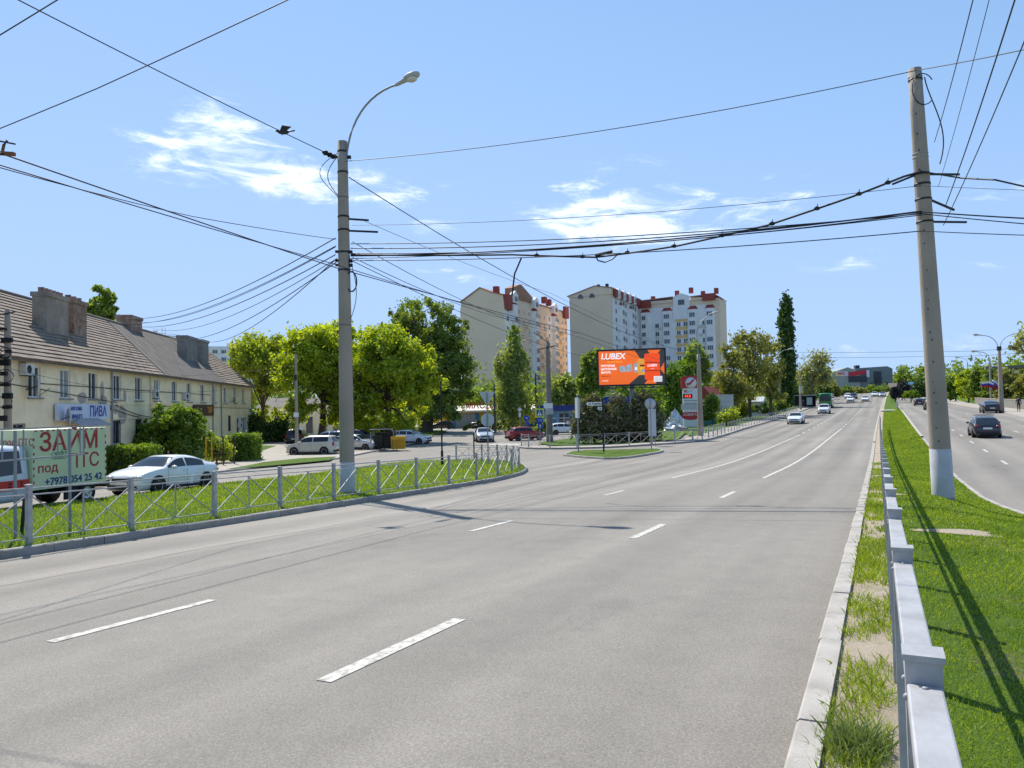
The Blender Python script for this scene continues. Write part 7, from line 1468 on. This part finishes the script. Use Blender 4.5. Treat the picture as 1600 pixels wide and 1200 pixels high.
def bin_(px, py, w, h, mat, lab):
    b = gp(px, py, .12); o_ = thing('rubbish_bin', lab, 'bin', b, 0, 'rubbish bins'); mb = MB(); mb.add([(-w*.42, -.3, .12), (w*.42, -.3, .12), (w*.42, .3, .12), (-w*.42, .3, .12), (-w/2, -.4, h), (w/2, -.4, h), (w/2, .4, h), (-w/2, .4, h)], [(3, 2, 1, 0), (0, 1, 5, 4), (1, 2, 6, 5), (2, 3, 7, 6), (3, 0, 4, 7), (4, 5, 6, 7)]); mb.build('tub', mat, o_)
    mb = MB(); mb.box((0, 0, h+.05), (w*1.04, .86, .08)); mb.build('lid', mat, o_)
    for x in (-w*.35, w*.35): mb = MB(); mb.lathe([(.08, -.03), (.08, .03)], 10, axis='X', c=(x, -.2, .08)); mb.build('wheel', 'rubber', o_)
bin_(592, 701.5, .85, 1.1, 'bin_black', 'left black wheeled bin inside the shelter'); bin_(606, 701, .8, 1.0, 'bin_black', 'right black wheeled bin inside the shelter')
b = gp(623, 702, .12); o_ = thing('bin_cage', 'yellow mesh cage for bottles at the edge of the pavement', 'bin', b); mb = MB(); mb.box((0, 0, .62), (1.05, .8, 1.1)); 
for x in np.linspace(-.55, .55, 9): mb = MB(); mb.box((x, -.42, .55), (.07, .03, .8)); mb.build('slat', 'bin_yellow', o_)
mb = MB(); mb.box((0, 0, 1.0), (1.2, .88, .28)); mb.build('rim', 'bin_yellow', o_); mb = MB(); mb.box((0, .0, .12), (1.15, .8, .16)); mb.build('base', 'bin_yellow', o_); mb = MB(); mb.box((0, .35, .55), (1.1, .05, .75)); mb.build('back', 'bin_yellow', o_)
# ---------------------------------------------------------------- silver tarpaulin heap, green hoarding, wall, stop, fences
M('tarp', (.55, .56, .58), .3, .25, 3, .8, 5, metal=.25)
b = gb(1053, 92); r = np.random.default_rng(3); mb = MB(); n1, n2 = 18, 8; V = []
for i in range(n2+1):
    for k in range(n1):
        a = 2*math.pi*k/n1; q = i/n2; rr = (1-q**1.6)*(1+.22*math.sin(3*a+i)+.16*r.normal()); V.append((1.25*rr*math.cos(a), .9*rr*math.sin(a), 1.25*q*(1+.12*r.normal())))
mb.add(V, [(i*n1+k, i*n1+(k+1) % n1, (i+1)*n1+(k+1) % n1, (i+1)*n1+k) for i in range(n2) for k in range(n1)]+[tuple(range(n2*n1, (n2+1)*n1))]); tag(mb.build('tarpaulin_heap', 'tarp', None, b), 'crumpled silver tarpaulin heap on the verge left of the pylon', 'tarpaulin')
mb = MB(); V = []
for i in range(n2+1):
    for k in range(n1):
        a = 2*math.pi*k/n1; q = i/n2; rr = (1-q**2.2)*(1+.18*math.sin(2*a+i)+.12*r.normal()); V.append((1.3*rr*math.cos(a), .9*rr*math.sin(a), 2.5*q*(1+.08*r.normal())))
mb.add(V, [(i*n1+k, i*n1+(k+1) % n1, (i+1)*n1+(k+1) % n1, (i+1)*n1+k) for i in range(n2) for k in range(n1)]+[tuple(range(n2*n1, (n2+1)*n1))]); tag(mb.build('tarpaulin_heap', 'tarp', None, gb(1054, 100)), 'taller grey covered pile behind the silver tarpaulin', 'tarpaulin')
M('hoard_green', (.015, .14, .10), .6, .15, 1)
b0, b1 = gb(1088, 104), gb(1136, 118); d_ = b1-b0; L_ = float(np.linalg.norm(d_[:2])); fe = thing('board_fence', 'dark green sheet metal fence behind the lamp post', 'fence', b0, math.atan2(d_[1], d_[0]))
for k in range(int(L_/1.0)): mb = MB(); mb.box((.5+k, 0, .75), (.96, .04, 1.5)); mb.build('panel', 'hoard_green', fe)
for k in range(int(L_/2)+1): mb = MB(); mb.box((2*k, .06, .75), (.08, .08, 1.6)); mb.build('post', 'steel_dark', fe)
rw = thing('roadside_wall', 'low grey concrete wall along the right-hand pavement', 'wall', gt(80, 16.3, .1)); o = rw.location
for k in range(46):
    a = Vector(gt(62+2.5*k, 16.3, .1))-o; b_ = Vector(gt(64.46+2.5*k, 16.3, .1))-o; mb = MB(); mb.beam(a+Vector((0, 0, .55)), b_+Vector((0, 0, .55)), .18, 1.25); mb.build('panel', 'concrete_dark', rw)
    mb = MB(); mb.beam(a+Vector((0, 0, 1.22)), b_+Vector((0, 0, 1.22)), .26, .09); mb.build('coping', 'concrete', rw)
b = gt(183, -15.9, .12); bs = thing('bus_shelter', 'small bus shelter with a poster beside the green bus', 'bus shelter', b, -YAW+.2)
for x in (-2.2, 2.2): mb = MB(); mb.box((x, .6, 1.25), (.1, 1.4, 2.5)); mb.build('side_panel', 'glass_dark', bs)
mb = MB(); mb.box((0, 1.3, 1.25), (4.4, .08, 2.4)); mb.build('back_panel', 'poster_dark', bs); mb = MB(); mb.box((0, .5, 2.6), (4.9, 2.1, .18)); mb.build('roof', 'grey_sheet', bs); mb = MB(); mb.box((0, .9, .45), (3.6, .4, .08)); mb.build('bench', 'wood_trim', bs); mb = MB(); mb.box((1.0, .45, 1.3), (1.2, .06, 1.7)); mb.build('poster', 'ad_white', bs)
# wire fence with yellow posts by the hedge
P = [gp(a, c, .1) for a, c in ((322, 729), (331, 728.5), (349, 727), (366, 725))]; wf_ = thing('wire_fence', 'rusty wire fence with yellow posts between the flowering shrub and the hedge', 'fence', P[0]); o = wf_.location
for i, p in enumerate(P): mb = MB(); q = Vector(p)-o; mb.beam(q, q+Vector((0, 0, 2.0)), .07, .07); mb.build('post', 'bin_yellow' if i < 2 else 'steel_dark', wf_)
for a, c in zip(P[:-1], P[1:]):
    a = Vector(a)-o; c = Vector(c)-o
    for k in range(6): mb = MB(); mb.tube([a+Vector((0, 0, .2+.33*k)), c+Vector((0, 0, .2+.33*k))], .008, 4); mb.build('wire', 'rust', wf_)
# ---------------------------------------------------------------- people
M('skin', (.42, .26, .19), .6, .05); M('cloth_navy', (.02, .025, .05), .9, .15, 6); M('cloth_dark', (.03, .03, .032), .9, .15, 6); M('cloth_white', (.62, .62, .6), .9, .06, 6); M('cloth_red', (.35, .03, .04), .9, .1, 6); M('hair_dark', (.02, .015, .012), .8, .1)
def person(pos, rz, label, top, legs, h=1.74, stride=.12, arm=.06):
    k = h/1.74; J = {'pel': (0, 0, .95), 'sp': (0, -.01, 1.2), 'ch': (0, 0, 1.38), 'nk': (0, .0, 1.50), 'hb': (0, -.02, 1.58), 'hd': (0, -.03, 1.66), 'ht': (0, -.01, 1.73)}
    for s, c in ((-1, 'L'), (1, 'R')):
        f = stride*s
        J.update({'hp'+c: (.10*s, 0, .90), 'kn'+c: (.105*s, -.03+f*.6, .50), 'an'+c: (.11*s, f+.02, .09), 'to'+c: (.12*s, f-.14, .035), 'sh'+c: (.19*s, 0, 1.41), 'el'+c: (.245*s, .03-f*.5, 1.13), 'wr'+c: (.25*s, -.06-f, .90), 'pa'+c: (.25*s, -.08-f, .84), 'fi'+c: (.245*s, -.10-f, .77), 'th'+c: (.22*s, -.12-f, .82)})
    E = [('pel', 'sp'), ('sp', 'ch'), ('ch', 'nk'), ('nk', 'hb'), ('hb', 'hd'), ('hd', 'ht')]
    for c in 'LR': E += [('pel', 'hp'+c), ('hp'+c, 'kn'+c), ('kn'+c, 'an'+c), ('an'+c, 'to'+c), ('ch', 'sh'+c), ('sh'+c, 'el'+c), ('el'+c, 'wr'+c), ('wr'+c, 'pa'+c), ('pa'+c, 'fi'+c), ('pa'+c, 'th'+c)]
    R = {'pel': .145, 'sp': .13, 'ch': .15, 'nk': .058, 'hb': .075, 'hd': .098, 'ht': .07, 'hp': .095, 'kn': .062, 'an': .042, 'to': .035, 'sh': .062, 'el': .045, 'wr': .03, 'pa': .034, 'fi': .014, 'th': .011}
    names = list(J); me = bpy.data.meshes.new('body'); me.from_pydata([J[n] for n in names], [(names.index(a), names.index(b)) for a, b in E], []); o_ = bpy.data.objects.new('body', me)
    sm = o_.modifiers.new('skin', 'SKIN'); sm.use_smooth_shade = True
    for i, n in enumerate(names):
        rr = R.get(n, R.get(n[:2], .05)); v = me.skin_vertices[0].data[i]; v.radius = (rr, rr*(.72 if n in ('pel', 'sp', 'ch') else 1)); v.use_root = (n == 'pel')
    ss = o_.modifiers.new('sub', 'SUBSURF'); ss.levels = 2; ss.render_levels = 2
    m2 = evaluated_mesh(o_)
    m2.materials.clear()
    for mt in (legs, top, 'skin', 'trim'): m2.materials.append(MATS[mt])
    for p in m2.polygons:
        c = p.center; p.material_index = 3 if c.z < .10 else 0 if c.z < .95 and abs(c.x) < .2 else 2 if (c.z > 1.47 and abs(c.x) < .12) or (c.z < .9 and abs(c.x) > .19) else 1; p.use_smooth = True
    t = thing('person', label, 'person', pos, rz); t.scale = (k, k, k); b = bpy.data.objects.new('body', m2); COL.objects.link(b); b.parent = t
    mb = MB(); mb.ell((0, .015, 1.69), (.098, .10, .085)); mb.build('hair', 'hair_dark', t)
    mb = MB(); mb.ell((0, -.125, 1.635), (.016, .02, .022)); mb.ell((-.035, -.112, 1.665), (.012, .008, .008)); mb.ell((.035, -.112, 1.665), (.012, .008, .008)); mb.build('face', 'skin', t); return t
b = at(1592, 642, 90); person((b[0], b[1], g(b[0], b[1])+.12), 2.6, 'person in dark clothes walking on the right-hand pavement', 'cloth_navy', 'cloth_dark', stride=.2)
b = gb(887, 99.5); person(b, .3, 'person in a white top standing at the shop door', 'cloth_white', 'cloth_dark', 1.75)
b = gb(894, 99); person(b, -.4, 'person in a red top standing beside the shop door', 'cloth_red', 'cloth_navy', 1.7)
b = gt(176, -15.6, .12); person(b, 2.4, 'person in dark clothes waiting by the bus shelter', 'cloth_dark', 'cloth_navy', 1.75)

bpy.data.scenes.remove(TMP)
